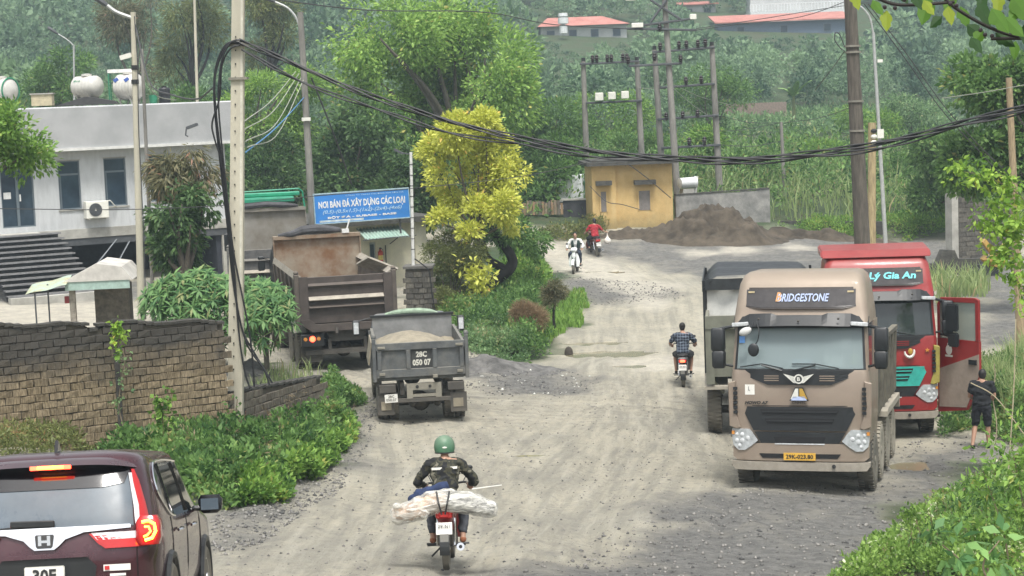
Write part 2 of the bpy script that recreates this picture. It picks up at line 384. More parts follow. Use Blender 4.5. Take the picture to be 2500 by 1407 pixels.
near = (Y_ > 8) & (Y_ < 112)
ZZ += np.where(near, (n3_(1.3, 2) - .5) * .05 + (n3_(4.5, 3) - .5) * .022, 0)
for cx, cy, a, b, lv in PUD:
    q = ((X_ - cx) / a) ** 2 + ((Y_ - cy) / b) ** 2 + (n3_(3, 8) - .5) * .7
    ZZ = np.where(q < 1, np.minimum(ZZ, lv - .02), np.where(q < 2.2, np.maximum(ZZ, lv + .004), ZZ))
nx, ny = len(xs), len(ys); a = (np.arange(ny - 1)[:, None] * nx + np.arange(nx - 1)).ravel()
gm, N, L, P = nodes('ground_dust')
def attr(nm):
    a_ = N.new('ShaderNodeAttribute'); a_.attribute_name = nm; return a_
tcn = N.new('ShaderNodeNewGeometry')
def noise(s, vec=None, det=8, ro=.65):
    n_1 = N.new('ShaderNodeTexNoise'); n_1.inputs['Scale'].default_value = s; n_1.inputs['Detail'].default_value = det; n_1.inputs['Roughness'].default_value = ro
    L.new(vec or tcn.outputs['Position'], n_1.inputs[0]); return n_1.outputs[0]
def mth(op, a_, b_, cl=False):
    m_ = N.new('ShaderNodeMath'); m_.operation = op; m_.use_clamp = cl
    for i_, q in enumerate((a_, b_)):
        if isinstance(q, (int, float)): m_.inputs[i_].default_value = q
        else: L.new(q, m_.inputs[i_])
    return m_.outputs[0]
def mix(f_, a_, b_):
    m_ = N.new('ShaderNodeMixRGB')
    for i_, q in enumerate((f_, a_, b_)):
        if isinstance(q, tuple): m_.inputs[i_].default_value = (*q, 1)
        elif isinstance(q, (int, float)): m_.inputs[i_].default_value = q
        else: L.new(q, m_.inputs[i_])
    return m_.outputs[0]
def ramp(f_, lo, hi): 
    r_ = N.new('ShaderNodeMapRange'); r_.inputs[1].default_value = lo; r_.inputs[2].default_value = hi; L.new(f_, r_.inputs[0]); return r_.outputs[0]
c = mix(ramp(noise(.9), .35, .65), (.50, .462, .36), (.41, .382, .305))
c = mix(ramp(noise(6), .5, .75), c, (.25, .245, .225))
c = mix(mth('MULTIPLY', ramp(noise(.28, det=5), .5, .64), .6), c, (.29, .28, .24))
c = mix(mth('MULTIPLY', ramp(noise(26, det=4), .62, .75), .65), c, (.17, .165, .15))
c = mix(mth('MULTIPLY', ramp(noise(17, det=3), .63, .74), .6), c, (.52, .5, .44))
tk = None
for i in range(len(TRK)):
    at = attr('t%d' % i); sv = N.new('ShaderNodeSeparateXYZ'); L.new(at.outputs['Vector'], sv.inputs[0])
    mp = N.new('ShaderNodeMapping'); mp.inputs['Scale'].default_value = (.22, 3.6, 0); mp.inputs['Location'].default_value = (i * 7, i * 3, 0); L.new(at.outputs['Vector'], mp.inputs[0])
    s1 = noise(1, mp.outputs[0], 5, .6)
    c = mix(mth('MULTIPLY', mth('MULTIPLY', ramp(s1, .5, .62), sv.outputs[2]), .5), c, (.26, .25, .215))
    c = mix(mth('MULTIPLY', mth('MULTIPLY', ramp(s1, .46, .34), sv.outputs[2]), .5), c, (.54, .51, .42))
gr = mix(ramp(noise(5), .4, .65), (.12, .12, .117), (.22, .217, .205)); gr = mix(mth('MULTIPLY', ramp(noise(30, det=4), .58, .7), .8), gr, (.32, .31, .29)); gr = mix(ramp(noise(18, det=4), .6, .7), gr, (.07, .07, .07))
gr = mix(mth('MULTIPLY', ramp(noise(.7), .52, .68), .7), gr, (.3, .285, .24))
c = mix(mth('MULTIPLY', attr('mg').outputs['Fac'], .92), c, gr)
lt = mix(ramp(noise(2.5), .4, .65), (.62, .58, .48), (.45, .42, .36)); c = mix(mth('MULTIPLY', attr('ml').outputs['Fac'], .8), c, lt)
so_ = mix(ramp(noise(.35, det=5), .35, .6), mix(ramp(noise(7), .4, .6), (.05, .06, .03), (.10, .105, .055)), (.06, .10, .045)); c = mix(attr('ms').outputs['Fac'], c, so_)
L.new(c, P.inputs['Base Color']); P.inputs['Roughness'].default_value = .85; P.inputs['Specular IOR Level'].default_value = .3
wet = ramp(noise(.8, det=4), .55, .7); rr = N.new('ShaderNodeMapRange'); rr.inputs[3].default_value = .9; rr.inputs[4].default_value = .55; L.new(wet, rr.inputs[0]); L.new(rr.outputs[0], P.inputs['Roughness'])
bp = N.new('ShaderNodeBump'); bp.inputs['Strength'].default_value = 1.; bp.inputs['Distance'].default_value = .10
L.new(mth('ADD', mth('ADD', noise(9, det=6), mth('MULTIPLY', noise(3, det=3), .8)), mth('MULTIPLY', noise(40, det=4), .5)), bp.inputs['Height']); L.new(bp.outputs[0], P.inputs['Normal'])
ground = npmesh('ground', np.stack([X_, Y_, ZZ], 1), np.stack([a, a + 1, a + nx + 1, a + nx], 1), gm, smooth=True)
tag(ground, 'dusty pale dirt road, grey gravel verges and rising land', kind='structure')
for nm, v in (('mg', mg * (1 - ms)), ('ml', ml), ('ms', ms)):
    q = ground.data.attributes.new(nm, 'FLOAT', 'POINT'); q.data.foreach_set('value', v.astype(np.float32))
for i, (U, V, wt) in enumerate(tr_attr):
    q = ground.data.attributes.new('t%d' % i, 'FLOAT_VECTOR', 'POINT'); q.data.foreach_set('vector', np.stack([U, V, wt], 1).astype(np.float32).ravel())
ZG = ZZ.reshape(ny, nx)
def gh(x, y):
    """height of the finished ground"""
    x = np.asarray(x, float); y = np.asarray(y, float)
    i = np.clip(np.searchsorted(xs, x) - 1, 0, nx - 2); j = np.clip(np.searchsorted(ys, y) - 1, 0, ny - 2)
    u = np.clip((x - xs[i]) / (xs[i + 1] - xs[i]), 0, 1); v = np.clip((y - ys[j]) / (ys[j + 1] - ys[j]), 0, 1)
    return (ZG[j, i] * (1 - u) + ZG[j, i + 1] * u) * (1 - v) + (ZG[j + 1, i] * (1 - u) + ZG[j + 1, i + 1] * u) * v
def gh1(x, y): return float(gh(x, y))
# puddles
wm, N2, L2, P_ = nodes('muddy_water'); P_.inputs['Base Color'].default_value = (.20, .185, .115, 1); P_.inputs['Roughness'].default_value = .12; P_.inputs['Specular IOR Level'].default_value = .4
_pl = ['wide muddy puddle on the road beside the grass bank', 'smaller puddle just behind the wide muddy puddle', 'bright shallow puddle in front of the white scooter', 'small brown puddle beside the parked tan truck', 'pale shallow puddle left of the plaid rider', 'thin water streak between small dump truck and loaded motorbike']
for (cx, cy, a_, b_, lv), lb in zip(PUD, _pl):
    k = 28; t = np.arange(k) * 2 * np.pi / k; V = np.stack([cx + a_ * 1.15 * np.cos(t), cy + b_ * 1.15 * np.sin(t), np.full(k, lv)], 1)
    me = bpy.data.meshes.new('puddle'); me.from_pydata([tuple(v) for v in V], [], [tuple(range(k))]); me.materials.append(wm); tag(link('puddle', me), lb, kind='structure')
# loose stones
def stones(name, polys, n, r0, r1, m, label):
    bx = []; 
    while len(bx) < n:
        p = rnd.choice(polys); xx = [q[0] for q in p]; yy = [q[1] for q in p]
        x = nr.uniform(min(xx), max(xx), 400); y = nr.uniform(min(yy), max(yy), 400); k = sdist(x, y, p) < .3; bx += list(zip(x[k], y[k]))
    B = np.array(bx[:n]); z = gh(B[:, 0], B[:, 1]); s = nr.uniform(0, 1, n) ** 3 * (r1 - r0) + r0
    oc = np.array([(1, 0, 0), (0, 1, 0), (-1, 0, 0), (0, -1, 0), (0, 0, .8), (0, 0, -.6)]); fc = np.array([(0, 1, 4), (1, 2, 4), (2, 3, 4), (3, 0, 4), (1, 0, 5), (2, 1, 5), (3, 2, 5), (0, 3, 5)])
    V = oc[None] * s[:, None, None] * nr.uniform(.6, 1.3, (n, 6, 1)); th = nr.uniform(0, 6.28, n); c_, s_ = np.cos(th)[:, None], np.sin(th)[:, None]
    V = np.stack([V[..., 0] * c_ - V[..., 1] * s_, V[..., 0] * s_ + V[..., 1] * c_, V[..., 2]], 2); V[..., 0] += B[:, :1]; V[..., 1] += B[:, 1:]; V[..., 2] += (z + s * .2)[:, None]
    o = npmesh(name, V.reshape(-1, 3), (fc[None] + np.arange(n)[:, None, None] * 6).reshape(-1, 3), m, val=np.repeat(nr.random(n), 8)); return tag(o, label, kind='stuff')
stm = leafmat('stone', (.08, .08, .078), (.25, .24, .22), rough=.85, trans=0.)
ROADP = GP([(540, 1425), (900, 1080), (900, 940), (1400, 960), (1750, 960), (1790, 1200), (1500, 1425)])
stones('gravel', GRAY[:4], 9000, .008, .045, stm, 'grey crushed stones scattered on the gravel verges')
stones('pebbles', [ROADP], 3200, .006, .03, stm, 'small pebbles scattered over the pale dirt road')
lit = mat('litter_white', (.65, .65, .6), .8); stones('litter', GRAY[:3], 70, .02, .05, lit, 'scraps of white litter on the gravel verges')
# ---------------------------------------------------------------- mounds
def mound(name, m, label, cat, x, y, rx, ry, h, rot=0, lump=.25, n=70, pw=1.4, kind=None, lobes=()):
    u = np.linspace(-1.15, 1.15, n); A, B = np.meshgrid(u, u); r = np.hypot(A, B); hh = np.clip(1 - r, 0, 1) ** pw * h
    for (a_, b_, r_, h_) in lobes: hh = np.maximum(hh, np.clip(1 - np.hypot(A - a_, B - b_) / r_, 0, 1) ** pw * h_)
    wx = x + A * rx * math.cos(rot) - B * ry * math.sin(rot); wy = y + A * rx * math.sin(rot) + B * ry * math.cos(rot)
    q = np.stack([wx.ravel(), wy.ravel(), hh.ravel()], 1); nz = (hash3(q * 1.1) - .5) * lump + (hash3(q * 3.5, 3) - .5) * lump * .6 + (hash3(q * 9, 5) - .5) * lump * .3
    z = gh(wx.ravel(), wy.ravel()) - .06 + hh.ravel() + nz * np.clip(hh.ravel() / h * 3, 0, 1)
    z -= np.where(r.ravel() > 1, .12, 0)
    a = (np.arange(n - 1)[:, None] * n + np.arange(n - 1)).ravel()
    o = npmesh(name, np.stack([wx.ravel(), wy.ravel(), z], 1), np.stack([a, a + 1, a + n + 1, a + n], 1), m, smooth=True)
    if cat: tag(o, label, cat)
    else: tag(o, label, kind='stuff')
    return o
dirt = mat('dark_dirt', (.05, .039, .026), .95, var=.35, sc=1.5, bump=1., bsc=7, col2=(.10, .08, .057))
c_ = W(1700, 590, 81.5)
mound('dirt_pile', dirt, 'large pile of dark soil and rubble in front of the grey wall', 'dirt pile', c_.x + .9, 82.7, 3.7, 2.2, 1.75, lump=.7, lobes=[(.4, .1, .5, 1.2)])
c_ = W(1530, 575, 82.); mound('dirt_pile', dirt, 'low heap of rubble along the front of the yellow hut', 'dirt pile', c_.x, 82.9, 2.2, .8, .55, lump=.4)
c_ = W(1980, 580, 82.5); mound('dirt_pile', dirt, 'long low ridge of soil to the right of the big dirt pile', 'dirt pile', c_.x, 83.8, 5.5, 1.2, .5, lump=.4)
grv = mat('grey_gravel_heap', (.09, .088, .084), .95, var=.3, sc=3, bump=1., bsc=14, col2=(.17, .165, .155))
c_ = G(1230, 905); mound('gravel_heap', grv, 'low heap of grey gravel at the foot of the central grass bank', 'gravel heap', c_.x - .4, c_.y + .3, 2.6, 1.6, .34, lump=.25)
c_ = G(640, 905); mound('gravel_heap', grv, 'grey rubble behind the low block wall and the concrete pole', 'gravel heap', c_.x - .3, c_.y, 1.1, 1.6, .4, lump=.3, n=40)
# rock in the puddle
b = MB().ell((0, 0, .08), (.13, .12, .2), 9, 6); c_ = G(1388, 858); tag(b.build('boulder', mat('dark_rock', (.06, .05, .04), .9, var=.3, bump=.8, bsc=12), loc=(c_.x, c_.y, gh1(c_.x, c_.y) - .02)), 'small dark pointed rock standing at the left end of the wide puddle', 'rock')
# ---------------------------------------------------------------- planes for facades
class Plane:
    def __init__(s, a, b, zr=None):
        s.a = Vector((a[0], a[1], 0)); s.t = (Vector((b[0], b[1], 0)) - s.a); s.len = s.t.length; s.t.normalize(); s.n = Vector((-s.t.y, s.t.x, 0)); s.rz = math.atan2(s.t.y, s.t.x)
        s.z0 = zr if zr is not None else gh1(a[0], a[1])
    def uz(s, px, py):
        d = ray(px, py); C = Vector((0, 0, CH)); t = (s.a - C).dot(s.n) / d.dot(s.n); p = C + d * t
        return (p - s.a).dot(s.t), p.z - s.z0
    def loc(s): return (s.a.x, s.a.y, s.z0)
def pxplane(x1, Y1, x2, Y2, zr=None, yy=500):
    a, b = W(x1, yy, Y1), W(x2, yy, Y2); return Plane(a, b, zr)
# block walls
def blockmat(name, ca, cb, dark, ztop):
    m, N, L, P = nodes(name); MATS[name] = m
    oi = N.new('ShaderNodeObjectInfo'); tc = N.new('ShaderNodeTexCoord'); ge = N.new('ShaderNodeNewGeometry')
    mp = N.new('ShaderNodeMapping'); mp.inputs['Scale'].default_value = (45, 45, 7); L.new(ge.outputs['Position'], mp.inputs[0])
    nz = N.new('ShaderNodeTexNoise'); nz.inputs['Scale'].default_value = 1; nz.inputs['Detail'].default_value = 5; L.new(mp.outputs[0], nz.inputs[0])
    m1 = N.new('ShaderNodeMixRGB'); m1.inputs[1].default_value = (*ca, 1); m1.inputs[2].default_value = (*cb, 1); L.new(oi.outputs['Random'], m1.inputs[0])
    rp = N.new('ShaderNodeMapRange'); rp.inputs[1].default_value = .42; rp.inputs[2].default_value = .62; L.new(nz.outputs[0], rp.inputs[0])
    m2 = N.new('ShaderNodeMixRGB'); m2.blend_type = 'MULTIPLY'; m2.inputs[0].default_value = .8; L.new(m1.outputs[0], m2.inputs[1])
    cr = N.new('ShaderNodeValToRGB'); cr.color_ramp.elements[0].color = (.42, .4, .36, 1); cr.color_ramp.elements[1].color = (1, 1, 1, 1); L.new(rp.outputs[0], cr.inputs[0]); L.new(cr.outputs[0], m2.inputs[2])
    sx = N.new('ShaderNodeSeparateXYZ'); L.new(ge.outputs['Position'], sx.inputs[0])     # soot and algae washed down from the coping
    n2 = N.new('ShaderNodeTexNoise'); n2.inputs['Scale'].default_value = 1.7; n2.inputs['Detail'].default_value = 6; L.new(ge.outputs['Position'], n2.inputs[0])
    ad = N.new('ShaderNodeMath'); ad.operation = 'MULTIPLY_ADD'; ad.inputs[1].default_value = 1.2; L.new(n2.outputs[0], ad.inputs[0]); L.new(sx.outputs[2], ad.inputs[2])
    r3 = N.new('ShaderNodeMapRange'); r3.inputs[1].default_value = ztop + .05; r3.inputs[2].default_value = ztop + .75; L.new(ad.outputs[0], r3.inputs[0])
    m4 = N.new('ShaderNodeMixRGB'); L.new(r3.outputs[0], m4.inputs[0]); L.new(m2.outputs[0], m4.inputs[1]); m4.inputs[2].default_value = (*dark, 1)
    L.new(m4.outputs[0], P.inputs['Base Color']); P.inputs['Roughness'].default_value = .92
    b = N.new('ShaderNodeBump'); b.inputs['Strength'].default_value = .9; b.inputs['Distance'].default_value = .012; L.new(nz.outputs[0], b.inputs['Height']); L.new(b.outputs[0], P.inputs['Normal'])
    return m
def blockwall(root, u0, u1, ztop, zbot, bw, bh, th, m, mort, maxn=300, ragged=.02, capz=None):
    """courses of blocks on the near face (local y=0) of a mortar core"""
    K = 24; MB().sheet(lambda u, v: (u0 + .02 + (u1 - u0 - .04) * u, .02, zbot + (ztop(u0 + (u1 - u0) * u) - .02 - zbot) * v), [i / K for i in range(K + 1)], [0, 1], th=th - .02).build('mortar_core', mort, root)
    vs = []
    for k in range(7):
        b = MB(); j = lambda s: rnd.uniform(-s, s) * 1.8
        b.box((0, 0, 0), (bw - .010, .05, bh - .012)); b.v = [(x + j(.008), y + j(.008), z + j(.006)) for x, y, z in b.v]; vs.append(b.mesh('block', m, bevel=.006))
    n = 0; r = 0; z = zbot + bh / 2; rest = MB()
    rows = []
    while True:
        o = (r % 2) * bw / 2; u = u0 + bw / 2 - o; any_ = False
        while u < u1 + bw / 4:
            if z + bh / 2 <= ztop(u) + ragged: rows.append((u, z)); any_ = True
            u += bw
        if not any_ or r > 80: break
        z += bh; r += 1
    rows.sort(key=lambda q: -q[1])
    for (u, z) in rows:
        if u - bw / 2 < u0 - .001: u += bw / 4
        if n < maxn:
            o = link('block', rnd.choice(vs), root, (u, -.002 + rnd.uniform(-.008, .006), z + rnd.uniform(-.003, .003))); o.rotation_euler = (0, rnd.uniform(-.02, .02), rnd.uniform(-.03, .03)); o.scale = (rnd.uniform(.95, 1.02), 1, rnd.uniform(.93, 1.03))
        else: rest.box((u, -.002, z), (bw - .010, .05, bh - .012))
        n += 1
    if rest.v: tag(rest.build('blocks', m, root), kind='stuff')
bm1 = blockmat('slag_block', (.235, .185, .115), (.30, .24, .155), (.055, .05, .042), 2.55)
mort = mat('old_mortar', (.10, .088, .068), .95, var=.3)
pl = pxplane(-40, 33.2, 557, 35.6, 0, 1000)
t = thing('block_wall', 'tall wall of rough brown slag blocks left of the concrete pole', 'wall', pl.loc(), pl.rz)
zl, zr_ = pl.uz(0, 793)[1], pl.uz(550, 786)[1]
ztw = lambda u: zl + (zr_ - zl) * (u / pl.len) + .025 * math.sin(u * 5) - (.08 if abs(u - 2.15) < .12 else 0)
blockwall(t, 0, pl.len, ztw, gh1(pl.a.x, pl.a.y) - .25, .27, .142, .2, bm1, mort, 300)
b = MB(); uj = pl.uz(285, 900)[0]; b.bb(uj - .05, uj + .05, -.045, .02, .3, zl - .1); b.build('joint_pier', mat('stained_mortar', (.06, .055, .05), .95, var=.4), t)
b = MB(); b.sheet(lambda u, v: (pl.len * u, -.035 + .24 * v, ztw(pl.len * u) + .03), [i / 30 for i in range(31)], [0, 1], th=.001); 
for i in range(30):
    u_ = pl.len * (i + .5) / 30; b.box((u_, .08, ztw(u_) + .01 + rnd.uniform(-.006, .01)), (pl.len / 30 + .01, .25, .05), rot=(0, rnd.uniform(-.03, .03), 0))
b.build('coping', mat('black_coping', (.05, .047, .04), .95, var=.4, bump=.8), t)
bm2 = blockmat('grey_block', (.17, .15, .12), (.21, .185, .145), (.06, .055, .048), 3.)
pl2 = pxplane(563, 36.0, 788, 39.6, 0, 1000)
t = thing('low_block_wall', 'short low grey block wall to the right of the concrete pole', 'wall', pl2.loc(), pl2.rz)
za, zb = pl2.uz(566, 958)[1], pl2.uz(785, 922)[1]
blockwall(t, 0, pl2.len, lambda u: za + (zb - za) * u / pl2.len, -.5, .36, .16, .18, bm2, mort, 120)
b = MB()
for i in range(14):
    u_ = pl2.len * (i + .5) / 14; b.box((u_, .08, za + (zb - za) * u_ / pl2.len + .015), (pl2.len / 14 + .004, .23, .05), rot=(0, -.02 + rnd.uniform(-.01, .01), 0))
b.build('coping', MATS['black_coping'], t)
# gate pillar carrying the sign post
pp = W(1020, 650, 57.5); zt = pp.z
t = thing('gate_pillar', 'square pillar of dark grey blocks behind the small dump truck', 'pillar', (pp.x - .42, pp.y, 0), R(-3))
bm3 = blockmat('dark_block', (.10, .095, .085), (.16, .15, .125), (.05, .048, .042), 3.5)
blockwall(t, 0, .84, lambda u: zt - .08, -.1, .28, .17, .8, bm3, mort, 60)
part('cap', mat('pillar_cap', (.12, .115, .105), .9, var=.3), t, lambda b: b.bb(-.05, .89, -.06, .86, zt - .08, zt))
# ---------------------------------------------------------------- white building on the left
pl = pxplane(-260, 65.2, 553, 71.5, -0.2, 450); B0 = thing('office_building', 'white two-storey building with grey parapet and tall dark windows', 'building', pl.loc(), pl.rz)
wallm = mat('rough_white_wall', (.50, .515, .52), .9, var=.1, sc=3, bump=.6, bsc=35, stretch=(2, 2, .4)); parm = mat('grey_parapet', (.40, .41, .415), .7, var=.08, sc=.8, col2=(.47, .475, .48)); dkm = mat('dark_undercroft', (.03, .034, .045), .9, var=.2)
zf, zw = pl.uz(150, 562)[1], pl.uz(150, 366)[1]; zf -= .0; zp = pl.uz(200, 262)[1]; UL = pl.len
conc = mat('stained_concrete', (.36, .35, .31), .9, var=.25, sc=1.2, bump=.3, col2=(.46, .45, .41)); winm = mat('grey_window_frame', (.12, .15, .17), .5, var=.05); gls = mat('dark_blue_glass', (.035, .055, .075), .08, var=.3, sc=1.5)
wins = [(143, 197, 393, 512), (255, 309, 386, 503), (366, 418, 378, 492)]
doorp = (3, 84, 405, 556)
# wall with openings: piers between openings, panels above and below
ops = []
for i, (a_, b_, c1, d1) in enumerate([doorp] + wins):
    m_ = (a_ + b_) / 2; u0, u1 = pl.uz(a_, (c1 + d1) / 2)[0], pl.uz(b_, (c1 + d1) / 2)[0]; z1, z0 = pl.uz(m_, c1)[1], pl.uz(m_, d1)[1]; ops.append((u0, u1, max(z0, zf + .02), z1))
b = MB(); cur = 0
for (u0, u1, z0, z1) in ops:
    b.bb(cur, u0, 0, .25, zf, zw); b.bb(u0, u1, 0, .25, z1, zw)
    if z0 > zf + .05: b.bb(u0, u1, 0, .25, zf, z0)
    cur = u1
b.bb(cur, UL, 0, .25, zf, zw); b.bb(0, .25, .25, 9, zf, zw); b.bb(UL - .25, UL, .25, 9, zf, zw); b.bb(0, UL, 9, 9.2, zf, zw); b.build('wall', wallm, B0)
for i, (u0, u1, z0, z1) in enumerate(ops):
    nm = 'door' if i == 0 else 'window'
    b = MB(); f_ = .05; b.bb(u0, u0 + f_, .06, .14, z0, z1); b.bb(u1 - f_, u1, .06, .14, z0, z1); b.bb(u0 + f_, u1 - f_, .06, .14, z1 - f_, z1); b.bb(u0 + f_, u1 - f_, .06, .14, z0, z0 + f_)
    zs_ = [z0 + (z1 - z0) * (.72 if i else .2)]
    if i == 0: b.bb((u0 + u1) / 2 - .05, (u0 + u1) / 2 + .05, .055, .135, z0 + f_, z1 - f_)
    else: b.bb(u0 + f_, u1 - f_, .055, .135, zs_[0] - .035, zs_[0] + .035); b.bb(u0 + f_ + .02, u0 + f_ + .07, .07, .13, z0 + f_, zs_[0] - .04)
    w_ = b.build(nm, winm, B0)
    if i == 0:
        for (p0, p1) in ((u0 + f_, (u0 + u1) / 2 - .05), ((u0 + u1) / 2 + .05, u1 - f_)): part('pane', gls, w_, lambda b: b.bb(p0, p1, .09, .11, z0 + f_, z1 - f_))
        part('handle', mat('white_plastic', (.7, .7, .68), .4), w_, lambda b: b.bb((u0 + u1) / 2 + .07, (u0 + u1) / 2 + .12, .03, .09, z0 + .95, z0 + 1.2))
        u_, z_ = pl.uz(20, 480); part('notice', MATS['white_plastic'], w_, lambda b: b.bb(u_ - .15, u_ + .12, .075, .088, z_ - .1, z_ + .14), )
    else:
        for (p0, p1) in ((z0 + f_, zs_[0] - .036), (zs_[0] + .036, z1 - f_)): part('pane', gls, w_, lambda b: b.bb(u0 + f_, u1 - f_, .09, .11, p0, p1))
        part('sill', conc, w_, lambda b: b.bb(u0 - .05, u1 + .05, -.05, .05, z0 - .05, z0 - .003))
        part('hood', conc, w_, lambda b: b.bb(u0 - .03, u1 + .03, -.03, .03, z1 + .003, z1 + .04))
part('parapet', parm, B0, lambda b: b.prism([(-.55, zw), (-.75, zp), (-.6, zp + .04), (.3, zp + .04), (.3, zw + .002), (-.5, zw)], -.2, UL + .35), bevel=.01)
part('soffit', conc, B0, lambda b: b.bb(-.15, UL + .3, -.6, .25, zw - .06, zw - .003))
part('fascia_strip', mat('white_strip', (.6, .6, .57), .7, var=.1), B0, lambda b: b.bb(-.2, UL + .35, -.63, -.56, zw - .05, zw + .05))
part('roof', conc, B0, lambda b: b.bb(-.1, UL + .2, .31, 9.2, zw + .1, zp - .45))
u_a = pl.uz(135, 600)[0]
part('floor_beam', conc, B0, lambda b: b.bb(0, UL, -.06, .24, zf - .36, zf - .003), bevel=.01)
part('floor_slab', conc, B0, lambda b: b.bb(0, UL, .26, 9, zf - .2, zf - .01))
part('lower_beam', mat('dark_steel', (.07, .075, .08), .6), B0, lambda b: b.bb(u_a - .5, UL, -.02, .2, zf - .62, zf - .365))  # dark steel beam below the floor beam
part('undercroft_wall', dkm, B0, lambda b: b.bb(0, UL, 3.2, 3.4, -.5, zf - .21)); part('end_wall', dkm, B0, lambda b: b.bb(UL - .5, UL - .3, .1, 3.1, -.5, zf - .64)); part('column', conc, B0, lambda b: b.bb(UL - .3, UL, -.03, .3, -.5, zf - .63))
for k in range(2):
    a_ = pl.uz(232 + 38 * k, 638 + 30 * k); c2 = pl.uz(300 + 30 * k, 568); part('brace', mat('pale_pipe', (.22, .24, .26), .6), B0, lambda b: b.tube([(a_[0] - .4, -.5, a_[1] - .4), (c2[0], .1, c2[1])], .025, 6))
# outside stair: treads seen from the front
zt0, zb0 = zf - .02, pl.uz(90, 692)[1]
st = thing('outdoor_stair', 'wide dark outdoor staircase climbing to the office building door', 'stairs', pl.loc(), pl.rz)
n_ = 12; ul = pl.uz(-60, 600)[0]
trm = mat('dark_stair_steel', (.075, .078, .085), .55, var=.3, dust=.15); tre = mat('stair_nosing', (.20, .20, .205), .6, var=.2)
for i in range(n_):
    f_ = i / (n_ - 1); z = zt0 + (zb0 - zt0) * f_ - .02; y = -.5 - 3.3 * f_; u1 = pl.uz(135 + 28 * f_, 560 + 120 * f_)[0] + 0
    u1 *= 1 + y / pl.a.y * .9 if False else 1
    o = part('step', trm, st, lambda b: b.bb(ul, u1, y - .16, y + .16, z - .05, z)); part('nosing', tre, o, lambda b: b.bb(ul, u1 + .01, y - .175, y - .162, z - .05, z + .006)); part('riser', trm, o, lambda b: b.bb(ul + .02, u1 - .03, y + .1, y + .14, z - .2, z - .052))
part('landing', conc, st, lambda b: b.bb(ul, u1 - 1.0, -.5, .0, zf - .1, zf - .012))
part('stair_base', conc, st, lambda b: b.bb(ul, u1 + .2, -4.3, -3.95, -.35, zb0 - .08))
# air conditioner
u0, z0 = pl.uz(204, 534); u1, z1 = pl.uz(256, 489)
ac = thing('air_conditioner', 'white air conditioner unit hanging below the second dark window', 'air conditioner', pl.loc(), pl.rz)
ivory = mat('ivory_metal', (.72, .71, .64), .45, var=.05)
part('casing', ivory, ac, lambda b: b.bb(u0, u1, -.42, -.06, z0, z1), bevel=.02)
cx_, cz_ = u0 + (u1 - u0) * .4, (z0 + z1) / 2; r_ = (z1 - z0) * .38
part('fan_grille', mat('fan_dark', (.06, .065, .07), .6), ac, lambda b: (b.lathe([(-.44, r_ * .97), (-.422, r_)], (cx_, 0, cz_), 'y', 24), [b.tube([(cx_ + math.cos(q) * rr, -.445, cz_ + math.sin(q) * rr) for q in [k * math.pi / 12 for k in range(25)]], .006, 4) for rr in (r_ * .35, r_ * .7, r_)]))
part('fan_hub', ivory, ac, lambda b: b.cyl((cx_, -.46, cz_), (cx_, -.44, cz_), .035))
part('bracket', conc, ac, lambda b: (b.bb(u0 + .08, u0 + .12, -.42, -.005, z0 - .04, z0 - .002), b.bb(u1 - .12, u1 - .08, -.42, -.005, z0 - .04, z0 - .002)))
part('pipe', ivory, ac, lambda b: b.tube(spl([(u1, -.2, z1 - .05), (u1 + .12, -.25, z1 - .02), (u1 + .3, -.15, z1 - .2), (u1 + .4, -.05, z1 - .25)]), .022, 6))
# roof tanks and other roof things
def world(px, py, Y): return W(px, py, Y)
steel = mat('brushed_tank', (.62, .60, .55), .38, metal=.25, var=.12, sc=3); grn_t = mat('green_trim', (.03, .22, .12), .5)
def tank(px, py, Y, r, ln, label, mark, body=steel, rz=R(-28)):
    c = W(px, py, Y); t = thing('water_tank', label, 'water tank', (c.x, c.y, c.z - r - .28), rz, 'horizontal water tanks on the roof'); zc = r + .28
    prof = [(-ln / 2 - .16, .02), (-ln / 2 - .13, r * .5), (-ln / 2 - .05, r * .85), (-ln / 2 + .03, r)] + [q for k in range(1, 6) for q in ((-ln / 2 + ln * k / 6 - .03, r), (-ln / 2 + ln * k / 6, r * .975), (-ln / 2 + ln * k / 6 + .03, r))] + [(ln / 2 - .03, r), (ln / 2 + .05, r * .85), (ln / 2 + .13, r * .5), (ln / 2 + .16, .02)]
    part('tank_body', body, t, lambda b: b.lathe(prof, (0, 0, zc), 'x', 28), smooth=True)
    part('cap', body, t, lambda b: b.lathe([(0, .2), (.08, .2), (.1, .05)], (0, 0, zc + r - .01), 'z', 16))
    for s in (-1, 1): part('stand', conc, t, lambda b: (b.box((s * ln * .33, -r * .5, .2), (.05, .05, .55), rot=(.3, 0, 0)), b.box((s * ln * .33, r * .5, .2), (.05, .05, .55), rot=(-.3, 0, 0)), b.box((s * ln * .33, 0, .28), (.05, r * 1.3, .05))))
    mark(t, zc, r, ln); return t
bluem = mat('blue_paint', (.03, .07, .25), .5); 
tank(213, 212, 70, .40, .95, 'cream water tank with green logo, left of the pair on the roof', lambda t, zc, r, ln: text('SƠN HÀ', .12, grn_t, 'logo', t, (-.2, -r * .86, zc + .22), (R(60), 0, 0), width=.34, ext=.002))
def dm(t, zc, r, ln):
    for dx in (-.28, .22):
        o = part('logo', bluem, t, lambda b: b.prism([(dx - .14, .0), (dx, -.12), (dx + .14, .0), (dx, .12)], -.004, .004, 'z')); o.location = (0, -r * .84, zc + r * .56); o.rotation_euler = (R(57), 0, 0)
tank(315, 212, 69.5, .47, .8, 'cream water tank with blue diamond marks, behind the thin lamp pole', dm)
